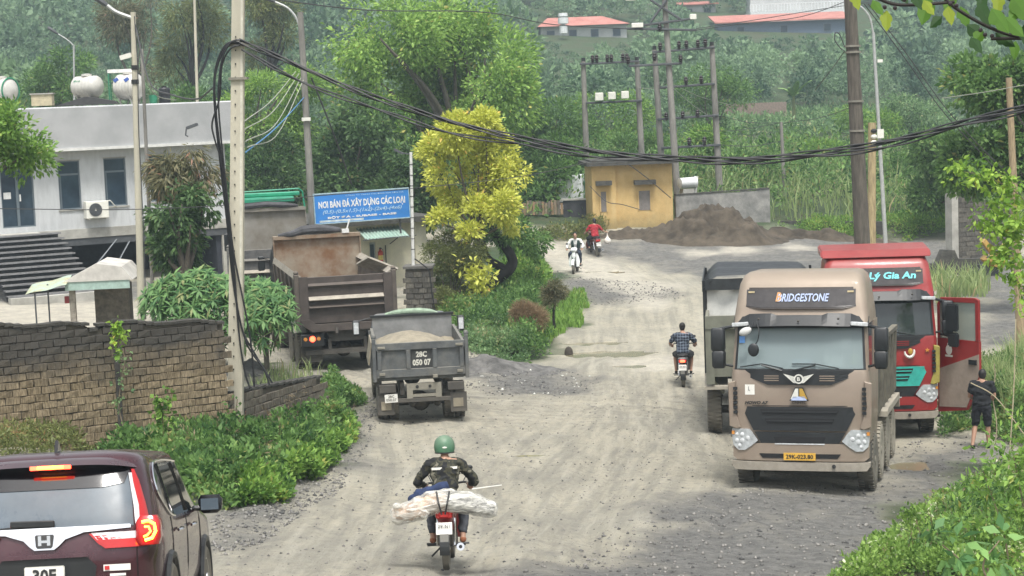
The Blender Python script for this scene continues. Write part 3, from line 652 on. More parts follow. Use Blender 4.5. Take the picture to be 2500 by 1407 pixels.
tank(5, 222, 69, .45, .8, 'pale water tank with green rim behind the overhanging branch', lambda t, zc, r, ln: part('rim', grn_t, t, lambda b: b.tube([(ln / 2 + .02, math.cos(q) * r * 1.01, zc + math.sin(q) * r * 1.01) for q in [k * math.pi / 14 for k in range(29)]], .03, 6)), )
def roofthing(name, label, cat, px, py, Y, fn, m): 
    c = W(px, py, Y); t = thing(name, label, cat, c, R(5)); fn(t); return t
roofthing('roof_hatch', 'small tan box hut on the roof left of the tanks', 'hatch', 105, 252, 70, lambda t: (part('box_body', mat('tan_plaster', (.5, .44, .3), .9, var=.15), t, lambda b: b.bb(-.38, .38, -.3, .3, -.1, .32)), part('lid', conc, t, lambda b: b.bb(-.43, .43, -.35, .35, .322, .37))), None)
roofthing('roof_ridge', 'low dark pitched cover on the roof below the left tank', 'roof cover', 215, 250, 69, lambda t: part('cover', mat('black_felt', (.05, .05, .05), .9), t, lambda b: b.prism([(-1.2, -.1), (1.1, -.1), (1.0, 0), (.1, .2), (-.1, .2)], -.3, .6, 'y')), None)
roofthing('pipe_rack', 'pipe frame with white sheet top standing between the roof tanks', 'frame', 297, 178, 70.2, lambda t: (part('sheet', mat('white_sheet', (.75, .74, .7), .6), t, lambda b: b.bb(-.5, .42, -.3, .3, 0, .13)), part('frame_bars', grn_t, t, lambda b: [b.bb(x - .02, x + .02, y - .02, y + .02, -1.3, -.003) for x in (-.47, .4) for y in (-.27, .27)])), None)
roofthing('plastic_drum', 'black plastic drum standing on the roof right of the tanks', 'drum', 402, 240, 71, lambda t: (part('drum_body', mat('black_plastic', (.02, .02, .024), .5), t, lambda b: b.lathe([(-.25, .2), (-.2, .22), (.35, .22), (.4, .18)], (0, 0, 0), 'z', 16), smooth=True), part('lid', MATS['black_plastic'], t, lambda b: b.lathe([(.402, .1), (.46, .1)], (0, 0, 0), 'z', 12))), None)
roofthing('green_bin', 'green tub beside the black drum on the roof', 'tub', 374, 244, 70.6, lambda t: part('tub', grn_t, t, lambda b: b.lathe([(-.2, .13), (.18, .17)], (0, 0, 0), 'z', 14)), None)
# flood light on the parapet
c = W(462, 310, 67.5); t = thing('flood_light', 'grey flood light sticking out from the parapet of the office building', 'flood light', c, 0)
part('lamp_head', MATS['dark_steel'], t, lambda b: b.box((.12, -.1, .02), (.42, .2, .1), rot=(0, R(-18), R(-10)))); part('bracket', MATS['dark_steel'], t, lambda b: b.tube([(-.15, .45, -.35), (-.15, 0, -.3), (-.1, 0, 0)], .025, 6))
# ---------------------------------------------------------------- guard booth with patched roof
c = G(330, 790); bt = thing('guard_booth', 'small white booth with green trimmed roof behind the block wall', 'booth', (c.x + .05, 52.5, gh1(c.x, 52.5)), R(4))
zr0 = W(350, 690, 52.5).z - bt.location.z
part('wall', mat('booth_wall', (.12, .105, .08), .9, var=.4), bt, lambda b: b.bb(-.1, .9, .9, 1.6, 0, zr0 - .1)); part('corner_post', mat('mottled_post', (.33, .3, .25), .9, var=.4, sc=5), bt, lambda b: b.bb(-.66, -.503, -.05, .12, 0, zr0 - .1))
part('fascia', mat('pale_green_sheet', (.33, .45, .40), .7, var=.15), bt, lambda b: b.bb(-.72, 1.1, -.32, -.28, zr0 - .12, zr0 + .12))
part('roof', mat('corrugated_pale', (.52, .50, .46), .75, var=.2, sc=2), bt, lambda b: b.prism([(-.8, zr0 + .123), (1.2, zr0 + .123), (.9, zr0 + .5), (.2, zr0 + .62)], -.35, 1.9, 'y'))
t = thing('patched_awning', 'yellow and green sheet awning on thin posts left of the booth', 'awning', (c.x - 1.25, 52.2, bt.location.z), R(4))
o = part('awning_sheet', mat('patched_sheet', (.48, .43, .25), .8, var=.2, sc=3, col2=(.36, .5, .42)), t, lambda b: b.sheet(lambda u, v: (-.45 + 1.15 * u, -.5 + 1.1 * v, zr0 - .14 + .22 * u + .18 * v + .02 * math.sin(u * 9)), [i / 8 for i in range(9)], [i / 4 for i in range(5)], th=.01))
for x, y in ((-.2, -.4), (.08, .1)): part('post', MATS['dark_steel'], t, lambda b: b.tube([(x, y, 0), (x, y, zr0 - .12 + .19 * (x + .45) + .16 * (y + .5))], .025, 6))
t = thing('letter_box', 'small red box hanging on the booth corner post', 'box', (c.x - .66, 52.42, zr0 + bt.location.z - .5)); part('box_body', mat('red_box', (.25, .03, .03), .5), t, lambda b: b.bb(-.07, .05, -.08, 0, 0, .2))
# ---------------------------------------------------------------- sign and cream building
pl = pxplane(768, 61.8, 998, 62.6, 0, 500)
u0, z0 = pl.uz(770, 544); u1, z1 = pl.uz(996, 458); zl0 = pl.uz(768, 474)[1]
sg = thing('shop_sign', 'blue sign with white Vietnamese lettering above the brown dump truck', 'sign', (pl.a.x, pl.a.y, 0), pl.rz)
sl_ = (pl.uz(996, 458)[1] - pl.uz(768, 474)[1]) / (u1 - u0); hgt = zl0 - pl.uz(770, 544)[1]
blu = mat('sign_blue', (.035, .21, .58), .5, var=.08, sc=2); fr = mat('sign_rim', (.32, .45, .5), .6, var=.2)
cx_ = (u0 + u1) / 2; cz_ = (z0 + hgt / 2 + pl.uz(998, 532)[1] + hgt / 2) / 2; wd = u1 - u0
sb = part('sign_board', blu, sg, lambda b: b.bb(-wd / 2, wd / 2, -.05, .05, -hgt / 2, hgt / 2)); sb.location = (cx_, 0, cz_); sb.rotation_euler = (0, -math.atan(sl_), 0)
part('rim', fr, sb, lambda b: (b.bb(-wd / 2 - .03, wd / 2 + .03, -.07, .06, hgt / 2, hgt / 2 + .035), b.bb(-wd / 2 - .03, wd / 2 + .03, -.07, .06, -hgt / 2 - .035, -hgt / 2), b.bb(-wd / 2 - .03, -wd / 2, -.07, .06, -hgt / 2, hgt / 2), b.bb(wd / 2, wd / 2 + .03, -.07, .06, -hgt / 2, hgt / 2)))
wl = mat('sign_white', (.75, .75, .72), .6, var=.05); wl2 = mat('sign_pale', (.42, .6, .75), .6)
text('NOI BÁN ĐÁ XÂY DỰNG CÁC LOẠI', .4, wl, 'lettering', sb, (0, -.054, hgt * .13), width=wd * .92, height=hgt * .36, off=.012)
part('lettering', wl, sb, lambda b: b.box((-wd * .384, -.055, hgt * .225), (.035, .008, .05), rot=(0, .4, 0)))
text('(0,5)-(0,5x1,5)-(1x2)-(2x4)-(4x6)', .2, wl2, 'lettering', sb, (0, -.054, -hgt * .14), width=wd * .84, height=hgt * .16, shear=.3, off=.002)
text('BỘT ĐÁ - SUBASE - BASE', .15, wl, 'lettering', sb, (-.02, -.054, -hgt * .33), width=wd * .73, height=hgt * .11, off=.006)
text('CÔNG TY TNHH THƯƠNG MẠI SƠN HÀ', .12, wl2, 'lettering', sb, (wd * .14, -.054, hgt * .4), width=wd * .62, height=hgt * .07)
part('pale_strip', mat('faded_strip', (.5, .58, .6), .7, var=.2), sb, lambda b: b.bb(-wd * .46, 0.02, -.054, -.051, -hgt * .48, -hgt * .41))
for x in (-wd * .4, wd * .4): part('sign_leg', MATS['dark_steel'], sb, lambda b: b.bb(x - .03, x + .03, .062, .1, -hgt / 2 - .55, hgt / 2))
pl = pxplane(742, 65.5, 1040, 67.5, 0, 560); U1 = pl.uz(1040, 560)[0]; zt = pl.uz(1000, 541)[1]
cb = thing('cream_office', 'low cream building under the blue sign with a green awning', 'building', pl.loc(), pl.rz)
crm = mat('cream_plaster', (.55, .52, .42), .85, var=.12, sc=2, col2=(.6, .56, .42))
du0, du1 = pl.uz(902, 600)[0], pl.uz(917, 600)[0]; dz1 = pl.uz(910, 592)[1]
part('wall', crm, cb, lambda b: (b.bb(0, du0, 0, .2, -.3, zt), b.bb(du1, U1, 0, .2, -.3, zt), b.bb(du0, du1, 0, .2, dz1, zt), b.bb(0, U1, 5, 5.2, -.3, zt), b.bb(0, .2, .2, 5, -.3, zt), b.bb(U1 - .2, U1, .2, 5, -.3, zt)))
d_ = part('door', mat('grey_door', (.3, .34, .35), .5), cb, lambda b: b.bb(du0, du1, .08, .12, -.3, dz1)); part('pane', gls, d_, lambda b: b.bb(du0 + .05, du1 - .05, .06, .079, dz1 - 1.1, dz1 - .08)); 
part('roof_slab', mat('black_slab', (.06, .058, .05), .9, var=.4), cb, lambda b: b.bb(-.3, U1 + .3, -.55, 5.4, zt + .003, zt + .2))
part('column', crm, cb, lambda b: b.bb(U1 - .5, U1 - .2, -.12, -.003, -.3, zt)); part('wall_pipe', MATS['dark_steel'], cb, lambda b: b.tube([(pl.uz(940, 600)[0], -.04, -.2), (pl.uz(940, 600)[0], -.04, zt - .8)], .02, 6))
au0, az = pl.uz(868, 552); au1 = pl.uz(975, 552)[0]; az2 = pl.uz(930, 577)[1]
part('awning', mat('mint_corrugated', (.30, .44, .38), .6, var=.2, sc=2, dust=.2), cb, lambda b: b.sheet(lambda u, v: (au0 + (au1 - au0) * u, -.05 - .9 * (1 - v), az2 + (az - .1 - az2) * v + .035 * math.sin(u * 26 * 2 * math.pi / 2)), [i / 104 for i in range(105)], [0, .5, 1], th=.006))
part('awning_bar', MATS['dark_steel'], cb, lambda b: (b.tube([(au0 - .1, -.97, az2 - .03), (au1 + .25, -.97, az2 + .02)], .02, 6), b.tube([(au1 - .4, -.9, az2), (au1 - .4, -.01, az2 - .3)], .018, 6)))
u_, z_ = pl.uz(927, 643); ex = thing('fire_extinguisher', 'red fire extinguisher hanging on the cream wall by the door', 'fire extinguisher', tuple(pl.a + pl.t * u_ - pl.n * .12 + Vector((0, 0, z_))), pl.rz)
part('cylinder_body', mat('extinguisher_red', (.45, .04, .02), .35), ex, lambda b: b.lathe([(0, .06), (.03, .09), (.42, .09), (.47, .05), (.52, .03)], (0, 0, 0), 'z', 16), smooth=True)
part('label', mat('extinguisher_label', (.6, .5, .15), .5), ex, lambda b: b.lathe([(.14, .0915), (.3, .0915)], (0, 0, 0), 'z', 16)); part('valve', MATS['black_plastic'], ex, lambda b: (b.bb(-.03, .03, -.03, .03, .52, .58), b.tube([(.03, 0, .55), (.1, 0, .5), (.11, 0, .3)], .012, 6)))
# ---------------------------------------------------------------- yellow hut
pl = pxplane(1446, 84.7, 1642, 84.9, None, 500); U1 = pl.uz(1642, 470)[0]; zg = gh1(pl.a.x, pl.a.y); zt = pl.uz(1540, 402)[1]
yh = thing('yellow_hut', 'small ochre yellow hut with flat black roof beyond the road', 'hut', pl.loc(), pl.rz)
om, N, L, P = nodes('ochre_plaster'); MATS['ochre_plaster'] = om
tc = N.new('ShaderNodeTexCoord')
tcn = tc; _pos = tc.outputs['Object']
def nzo(s, sc=(1, 1, 1)):
    mp = N.new('ShaderNodeMapping'); mp.inputs['Scale'].default_value = sc; L.new(_pos, mp.inputs[0]); n_1 = N.new('ShaderNodeTexNoise'); n_1.inputs['Scale'].default_value = s; n_1.inputs['Detail'].default_value = 7; n_1.inputs['Roughness'].default_value = .7; L.new(mp.outputs[0], n_1.inputs[0]); return n_1.outputs[0]
sx = N.new('ShaderNodeSeparateXYZ'); L.new(_pos, sx.inputs[0])
c = mix(ramp(nzo(1.3), .35, .7), (.62, .44, .19), (.46, .31, .12)); c = mix(mth('MULTIPLY', ramp(nzo(1.1, (3, 1, .5)), .5, .75), .6), c, (.6, .47, .24))
lo = mth('ADD', mth('MULTIPLY', sx.outputs[2], -.9), nzo(2.2)); c = mix(mth('MULTIPLY', ramp(lo, -.1, .5), .55), c, (.13, .13, .07))
hi = mth('ADD', mth('MULTIPLY', sx.outputs[2], 1.), mth('MULTIPLY', nzo(2.6, (2, 1, .6)), 1.6)); c = mix(ramp(hi, zt + .78, zt + 1.0), c, (.05, .045, .04))
L.new(c, P.inputs['Base Color']); P.inputs['Roughness'].default_value = .9
part('wall', om, yh, lambda b: (b.bb(0, U1, 0, 3.2, -.4, zt)))
uA = pl.uz(1503, 480)[0]; part('wall_return', om, yh, lambda b: b.bb(0, uA, -.18, -.003, -.4, zt - .01))
part('roof_slab', MATS['black_slab'], yh, lambda b: (b.bb(-.25, U1 + .2, -.6, 3.5, zt + .003, zt + .16), b.bb(.0, U1 - .1, -.2, 3.2, zt + .163, zt + .24)))
for (a_, b1_, c1, d1) in ((1466, 1479, 468, 517), (1560, 1587, 466, 513)):
    yo = -.18 if a_ < 1500 else 0; q0, q1 = pl.uz(a_, 490)[0], pl.uz(b1_, 490)[0]; k1, k0 = pl.uz((a_ + b1_) / 2, c1)[1], pl.uz((a_ + b1_) / 2, d1)[1]
    w_ = part('window', mat('grey_shutter', (.20, .18, .165), .8, var=.15), yh, lambda b: b.bb(q0, q1, yo - .02, yo - .004, k0, k1)); part('frame', om, w_, lambda b: (b.bb(q0 - .06, q0 - .001, yo - .05, yo - .002, k0, k1), b.bb(q1 + .001, q1 + .06, yo - .05, yo - .002, k0, k1)))
    part('window_hood', MATS['black_slab'], yh, lambda b: b.bb(q0 - .22, q1 + .25, yo - .4, yo - .003, k1 + .3, k1 + .5))
# fence, cabinet, grey wall, reel to the sides of the hut
pl = pxplane(1262, 88.5, 1446, 87.6, None, 510); U1 = pl.uz(1446, 500)[0]; zt = pl.uz(1400, 487)[1]
fn = thing('plank_fence', 'weathered plank fence left of the yellow hut', 'fence', pl.loc(), pl.rz); n_ = 15; us_ = pl.uz(1375, 500)[0]
for i in range(n_):
    x = us_ * (i + .5) / n_; h_ = zt - .05 + rnd.uniform(-.12, .05); part('plank', mat('plank_%d' % (i % 3), [(.24, .19, .13), (.16, .14, .11), (.30, .20, .12)][i % 3], .9, var=.3, stretch=(8, 8, 1)), fn, lambda b: b.box((x, 0, h_ / 2), (us_ / n_ * .8, .03, h_), rot=(0, rnd.uniform(-.03, .03), 0)))
part('top_rail', MATS['black_slab'], fn, lambda b: b.bb(-.1, us_, .02, .12, zt - .25, zt - .12))
dw = thing('dark_yard_wall', 'low black stained wall between the plank fence and yellow hut', 'wall', pl.loc(), pl.rz)
part('wall', mat('black_wall', (.045, .045, .05), .9, var=.4, sc=3), dw, lambda b: b.bb(us_, U1 + .1, 0, .2, -.3, zt - .05)); part('coping', conc, dw, lambda b: b.bb(us_ - .1, U1 + .1, -.06, .26, zt - .047, zt + .03))
c = W(1398, 484, 90); z1 = W(1398, 428, 90).z; cb2 = thing('metal_cabinet', 'white metal cabinet behind the dark wall beside the yellow hut', 'cabinet', (c.x, 90, c.z - 1.2), R(-8))
part('cabinet_body', mat('white_cabinet', (.66, .68, .68), .5, var=.05), cb2, lambda b: b.bb(-.68, .5, 0, 1., 0, z1 - c.z + 1.2), bevel=.02); part('door', MATS['white_cabinet'], cb2, lambda b: b.bb(-.05, .45, -.03, -.003, .3, z1 - c.z + 1.1)); part('legs', conc, cb2, lambda b: (b.bb(-.6, -.5, .2, .8, -1, -.003), b.bb(.3, .4, .2, .8, -1, -.003)))
c = W(1433, 460, 89.2); t = thing('green_pump', 'small dark green machine between cabinet and yellow hut', 'machine', (c.x, c.y, c.z), 0); part('machine_body', mat('pump_green', (.03, .12, .07), .5), t, lambda b: b.tube([(0, 0, -.45), (0, 0, .3), (.08, 0, .5)], [.12, .16, .06], 10)); part('stand', MATS['dark_steel'], t, lambda b: b.bb(-.05, .05, -.05, .05, -2.2, -.46))
pl = pxplane(1650, 85.6, 1880, 86.8, None, 500); U1 = pl.uz(1880, 500)[0]; za, zb = pl.uz(1655, 478)[1], pl.uz(1878, 462)[1]
gw = thing('grey_block_wall', 'crumbling grey wall behind the big dirt pile', 'wall', pl.loc(), pl.rz)
part('wall', mat('grey_wall', (.22, .22, .21), .92, var=.3, sc=1.5, bump=.6, bsc=6, col2=(.33, .32, .30)), gw, lambda b: b.prism([(0, -.4), (U1, -.4), (U1, zb)] + [(U1 * (1 - k / 12), zb + (za - zb) * k / 12 + rnd.uniform(-.06, .03)) for k in range(1, 12)] + [(0, za)], 0, .22, 'y')); part('coping', MATS['black_slab'], gw, lambda b: [b.box((U1 * (k + .5) / 10, .11, zb + (za - zb) * (1 - (k + .5) / 10) + .04), (U1 / 10 * .96, .28, .05), rot=(0, rnd.uniform(-.03, .03), 0)) for k in range(10)])
c = W(1680, 448, 86.6); t = thing('tank_drum', 'white round drum lying behind the grey wall by the big pole', 'drum', (c.x, 87.2, c.z), R(25))
part('drum_body', MATS['white_cabinet'], t, lambda b: b.lathe([(-.42, .02), (-.4, .24), (.38, .26), (.42, .3), (.44, .3)], (0, 0, 0), 'x', 20), smooth=True); part('hollow', MATS['dark_steel'], t, lambda b: b.lathe([(.442, .2), (.445, .2)], (0, 0, 0), 'x', 16)); part('stand', conc, t, lambda b: b.bb(-.3, .3, -.15, .15, -2, -.28))
c = W(1697, 452, 86.8); t = thing('winch_arm', 'white metal arm rising behind the grey wall', 'arm', (c.x, 87.4, c.z)); part('arm', ivory, t, lambda b: b.box((.1, 0, -.1), (.12, .1, .95), rot=(0, .12, 0))); part('pulley', MATS['dark_steel'], t, lambda b: b.cyl((.02, -.06, .3), (.02, .06, .3), .1)); part('foot', conc, t, lambda b: b.bb(.1, .25, -.1, .1, -2, -.55))
# retaining wall right of the pile, brick stub and yard bits at the right
pl = pxplane(1975, 86.2, 2085, 85, None, 560); t = thing('retaining_edge', 'low dark concrete edge behind the wooden pole', 'wall', pl.loc(), pl.rz); part('wall', MATS['black_slab'], t, lambda b: b.bb(-3, pl.len + 1.5, 0, .2, -.3, pl.uz(2060, 541)[1]))
pl = pxplane(2335, 75.5, 2412, 76, None, 560); U1 = pl.len; zt = pl.uz(2370, 472)[1]; t = thing('ruined_block_wall', 'ruined dark block wall end with pale pillar at the right', 'wall', pl.loc(), pl.rz)
part('pillar', conc, t, lambda b: b.bb(-.3, 0, -.15, .35, -.3, zt + .2)); blockwall(t, .02, U1 + 1.2, lambda u: zt - .15 * int(u / .5), -.2, .42, .2, .25, bm3, mort, 90)
pl = pxplane(2250, 70, 2430, 71, None, 650); t = thing('low_yard_wall', 'low dark rubble wall behind the red truck door', 'wall', pl.loc(), pl.rz); part('wall', MATS['black_slab'], t, lambda b: b.prism([(0, -.3), (pl.len, -.3), (pl.len, .55), (pl.len * .5, .6), (pl.len * .45, .95), (pl.len * .3, 1.0), (pl.len * .22, .5), (0, .5)], 0, .3, 'y'))
# yellow digger bucket end
c = W(2425, 622, 69.5); t = thing('yellow_digger', 'rusty yellow machine arm half hidden behind the leaves', 'machine', (c.x, c.y, c.z), R(20)); yel = mat('digger_yellow', (.42, .25, .04), .6, var=.25, dust=.2)
part('arm', yel, t, lambda b: (b.box((-.2, 0, .28), (.75, .15, .18), rot=(0, R(50), 0)), b.box((.25, 0, .15), (.8, .14, .15), rot=(0, R(-35), 0)), b.box((0, 0, -.3), (.9, .16, .14), rot=(0, R(25), 0)))); part('bucket', yel, t, lambda b: b.prism([(-.4, -.15), (-.1, -.45), (.35, -.35), (.4, -.2), (.1, -.25), (-.2, .02)], -.3, .3, 'y')); part('ram', MATS['dark_steel'], t, lambda b: b.tube([(-.35, -.1, -.1), (.4, -.1, .3)], .05, 8)); part('mount', MATS['dark_steel'], t, lambda b: b.bb(-.3, .3, .1, .7, -1.4, -.4))
# ---------------------------------------------------------------- vehicle helpers
DC = (.33, .30, .235)
rub = mat('tyre_rubber', (.035, .035, .033), .85, var=.3, sc=12, dust=.75, dcol=(.17, .155, .125))
def settle(o, L_):
    """tilt a vehicle with the slope it stands on"""
    d = Vector((-math.sin(o.rotation_euler.z), math.cos(o.rotation_euler.z))); x, y = o.location.x, o.location.y
    o.rotation_euler.x = math.atan2(gh1(x + d.x * L_, y + d.y * L_) - gh1(x, y), L_)
rubd = mat('dusty_tyre', (.09, .085, .07), .9, var=.3, sc=8, dust=.9, dcol=(.30, .275, .22))
rimm = mat('dusty_rim', (.20, .19, .16), .7, var=.25, sc=6, dust=.6, dcol=(.26, .24, .19))
blk = mat('black_trim', (.013, .015, .017), .45, var=.1, dust=.08, dcol=(.14, .135, .115)); chas = mat('dusty_chassis', (.05, .047, .042), .8, var=.3, sc=4, dust=.4, dcol=(.15, .135, .11))
lamp_r = mat('lamp_red', (.45, .02, .02), .2, var=.05, coat=.5); lit_r = mat('lit_red', (.8, .03, .02), .3, var=0, emit=(1, .05, .02, 5)); lit_a = mat('lit_amber', (.9, .5, .05), .3, var=0, emit=(1, .55, .05, 6))
clearl = mat('clear_lens', (.55, .57, .58), .12, var=.2, sc=14, coat=.6); chrome = mat('chrome', (.75, .76, .78), .12, metal=1., var=.05); whp = mat('plate_white', (.72, .71, .66), .5, var=.06); ylp = mat('plate_yellow', (.62, .36, .05), .5, var=.08); dkt = mat('dark_text', (.02, .02, .02), .5)
amb = mat('amber_lens', (.6, .25, .05), .3)
WM = {}
gapm = mat('seam_dark', (.01, .01, .01), .9, var=0)
def wheel(par, x, y, r, w_, side=1, m=None, lugs=True, rm=None, zc=None):
    m = m or rub; rm = rm or rimm; k = (r, w_, side, m.name, lugs, rm.name)
    if k not in WM:
        b = MB(); b.lathe([(-w_ / 2 + .01, r * .58), (-w_ / 2, r * .66), (-w_ / 2 - .008, r * .84), (-w_ / 2 + .02, r * .96), (-w_ * .2, r * .985), (w_ * .2, r * .985), (w_ / 2 - .02, r * .96), (w_ / 2 + .008, r * .84), (w_ / 2, r * .66), (w_ / 2 - .01, r * .58)], (0, 0, 0), 'x', 32)
        if lugs:
            for i in range(36):
                t = i * math.pi / 18
                for sx in (-1, 1): b.box((sx * w_ * .3, math.cos(t + sx * .04) * r * .985, math.sin(t + sx * .04) * r * .985), (w_ * .36, r * .085, r * .045), rot=(t + sx * .04 + math.pi / 2, 0, 0))
        a = b.mesh('wheel', m, smooth=True); b = MB(); o = side * w_ / 2
        b.lathe([(o * .9, r * .59), (o * .95, r * .55), (o * .3, r * .5), (o * .25, r * .36), (o * .6, r * .3), (o * .65, r * .16), (o * 1.0, r * .14), (o * 1.02, r * .02)], (0, 0, 0), 'x', 28)
        for i in range(10):
            t = i * math.pi / 5; b.cyl((o * .6, math.cos(t) * r * .24, math.sin(t) * r * .24), (o * .75, math.cos(t) * r * .24, math.sin(t) * r * .24), r * .035, 6)
        WM[k] = (a, b.mesh('rim', rm, smooth=True))
    o = link('wheel', WM[k][0], par, (x, y, zc or r)); link('rim', WM[k][1], o); o.rotation_euler = (rnd.uniform(0, 6), 0, 0); return o
def loft(b, rings, k=5):
    """rings (z, W, y0, y1, corner) -> closed rounded boxes joined up"""
    n = 0; vs = []; rr = []
    for (z, W_, y0, y1, c) in rings:
        rg = []
        for (cx, cy, a0) in ((W_ - c, y0 + c, -90), (W_ - c, y1 - c, 0), (-W_ + c, y1 - c, 90), (-W_ + c, y0 + c, 180)):
            for i in range(k): t = R(a0 + 90 * i / (k - 1)); rg.append((cx + c * math.cos(t), cy + c * math.sin(t), z))
        rr.append(rg); n = len(rg)
    vs = [p for r in rr for p in r]; fs = [tuple(range(n))[::-1], tuple(range((len(rr) - 1) * n, len(rr) * n))]
    for i in range(len(rr) - 1): fs += [(i * n + j, i * n + (j + 1) % n, (i + 1) * n + (j + 1) % n, (i + 1) * n + j) for j in range(n)]
    return b.add(vs, fs)
def interp(tab, z):
    if z <= tab[0][0]: return tab[0][1]
    for (a, b), (c, d) in zip(tab[:-1], tab[1:]):
        if z <= c: return b + (d - b) * (z - a) / (c - a)
    return tab[-1][1]
CABP = [(.45, .02), (.66, 0), (1.15, 0), (1.6, .01), (2.25, .04), (3.05, .24), (3.2, .3), (3.3, .33), (3.8, .5), (3.92, .62), (3.99, .85)]
def cy_(x, z): return interp(CABP, z) + .13 * abs(x / 1.23) ** 4
def cpanel(par, name, m, rows, off=.012, th=.03, nu=12, sm=True):
    """rows (z, xl, xr) bottom to top: a skin panel that follows the cab face"""
    rows = sorted(rows); zs = []
    for (a, b) in zip(rows[:-1], rows[1:]): zs += [a[0] + (b[0] - a[0]) * i / 3 for i in range(3)]
    zs.append(rows[-1][0]); L_ = [(r[0], r[1]) for r in rows]; R__ = [(r[0], r[2]) for r in rows]
    b = MB(); b.sheet(lambda u, v: ((lambda x: (x, cy_(x, v) - off, v))(interp(L_, v) + (interp(R__, v) - interp(L_, v)) * u)), [i / nu for i in range(nu + 1)], zs, th=th)
    return b.build(name, m, par)
def cab(par, body, grille, low, corner=None, bumper=None, glass=None):
    bumper = bumper or body
    # shells
    part('body', body, par, lambda b: loft(b, [(.95, 1.2, .05, 1.9, .12), (1.6, 1.22, .03, 2.0, .12), (2.18, 1.22, .05, 2.0, .12), (2.25, 1.2, .07, 2.0, .12)]), smooth=True)
    part('roof', body, par, lambda b: loft(b, [(3.06, 1.2, .27, 2.0, .12), (3.2, 1.19, .33, 2.0, .12), (3.3, 1.18, .36, 2.0, .14), (3.75, 1.12, .5, 2.0, .16), (3.9, 1.06, .62, 2.0, .16), (3.965, .98, .78, 1.98, .15), (3.985, .9, .9, 1.9, .12)]), smooth=True)
    for s in (-1, 1):
        part('pillar', body, par, lambda b: b.tube([(s * 1.15, .2, 2.23), (s * 1.11, .42, 3.1)], .065, 8), smooth=True)
        part('side_panel', body, par, lambda b: b.bb(s * 1.16, s * 1.21, 1.25, 2.0, 2.25, 3.06)); part('side_window', gls, par, lambda b: b.bb(s * 1.175, s * 1.19, .4, 1.25, 2.25, 3.06))
        cpanel(par, 'side_louvre', blk, [(1.45, s * 1.19 - .04 * (s < 0), s * 1.19 + .04 * (s > 0)), (2.0, s * 1.19 - .04 * (s < 0), s * 1.19 + .04 * (s > 0))] if s > 0 else [(1.45, -1.23, -1.15), (2.0, -1.23, -1.15)], nu=3) if False else None
    part('rear_wall', body, par, lambda b: b.bb(-1.16, 1.16, 1.96, 2.0, 2.25, 3.06))
    grey = mat('cab_grey', (.30, .34, .35), .9, var=.1); lg = mat('cab_curtain', (.6, .66, .66), .9, var=.1)
    part('dashboard', mat('dash', (.07, .085, .09), .8), par, lambda b: b.bb(-1.1, 1.1, .3, .62, 2.2, 2.34), bevel=.03)
    for x in (-.62, .62): part('seat', grey, par, lambda b: (b.bb(x - .27, x + .27, 1.2, 1.36, 2.2, 2.85), b.bb(x - .14, x + .14, 1.2, 1.32, 2.86, 3.0)), bevel=.05, segs=2)
    part('cab_lining', lg, par, lambda b: (b.bb(-1.13, 1.13, 1.6, 1.95, 2.25, 3.05), b.bb(-1.13, -1.1, .7, 1.6, 2.3, 3.0)))
    part('steering_wheel', blk, par, lambda b: b.tube([(.6 + .2 * math.cos(t), .72 + .06 * math.sin(t), 2.5 + .19 * math.sin(t)) for t in [k * math.pi / 10 for k in range(21)]], .018, 6))
    cpanel(par, 'windscreen', glass or glassmat('windscreen_glass', (.40, .49, .50), .40), [(2.27, -1.13, 1.13), (3.05, -1.08, 1.08)], off=-.005, th=.008)  # pale default tint: sky reflection and bright cab put into the glass colour
    for x, w_, h_, m_ in ((.55, .36, .2, whp), (-.02, .34, .1, mat('pale_blue', (.35, .5, .65), .6))): part('dash_card', m_, par, lambda b: b.box((x + .06, .15, 2.40), (w_, .006, h_), rot=(-.3, 0, 0)))
    # black windscreen band and visor
    cpanel(par, 'lower_band', blk, [(1.99, -.56, .56), (2.03, -.66, .66), (2.2, -1.1, 1.1), (2.265, -1.17, 1.17)], off=.02)
    cpanel(par, 'windscreen_surround', blk, [(2.98, -1.1, 1.1), (3.08, -1.12, 1.12)], off=.012)
    for s in (-1, 1): cpanel(par, 'windscreen_side', blk, [(2.24, min(s * 1.16, s * 1.12), max(s * 1.16, s * 1.12)), (3.05, min(s * 1.11, s * 1.08), max(s * 1.11, s * 1.08))], off=.012, nu=2)
    part('visor', blk, par, lambda b: b.sheet(lambda u, v: ((lambda x: (x, cy_(x, 3.12) - .28 + .16 * v + .10 * abs(x) ** 3, 3.04 + (.15 + (.07 if abs(x) > .45 and abs(x) < .95 else .03)) * v - .03 * abs(x) ** 2))(-1.2 + 2.4 * u)), [i / 24 for i in range(25)], [0, .35, .7, 1], th=.05))
    for s in (-1, 1):
        part('marker_lamp', clearl, par, lambda b: b.box((s * 1.05, .13, 3.06), (.3, .08, .07), rot=(0, s * .08, s * .3)), bevel=.01)
        part('bolt', chas, par, lambda b: b.ell((s * .7, .02, 3.16), (.022, .015, .022), 8, 5))
    part('bolt', chas, par, lambda b: b.ell((0, .0, 3.12), (.022, .015, .022), 8, 5))
    # grille and bumper
    cpanel(par, 'grille_panel', grille, [(1.18, -.82, .82), (1.6, -1.04, 1.04)], off=.025)
    for z0, z1, x in ((1.46, 1.56, .7), (1.3, 1.4, .62)):
        cpanel(par, 'grille_slot', mat('slot_black', (.008, .008, .009), .8, var=0), [(z0, -x + .05, x - .05), (z1, -x, x)], off=.034, th=.01)
        cpanel(par, 'grille_bar', grille, [((z0 + z1) / 2 - .012, -x + .04, x - .04), ((z0 + z1) / 2 + .012, -x + .03, x - .03)], off=.045, th=.012)
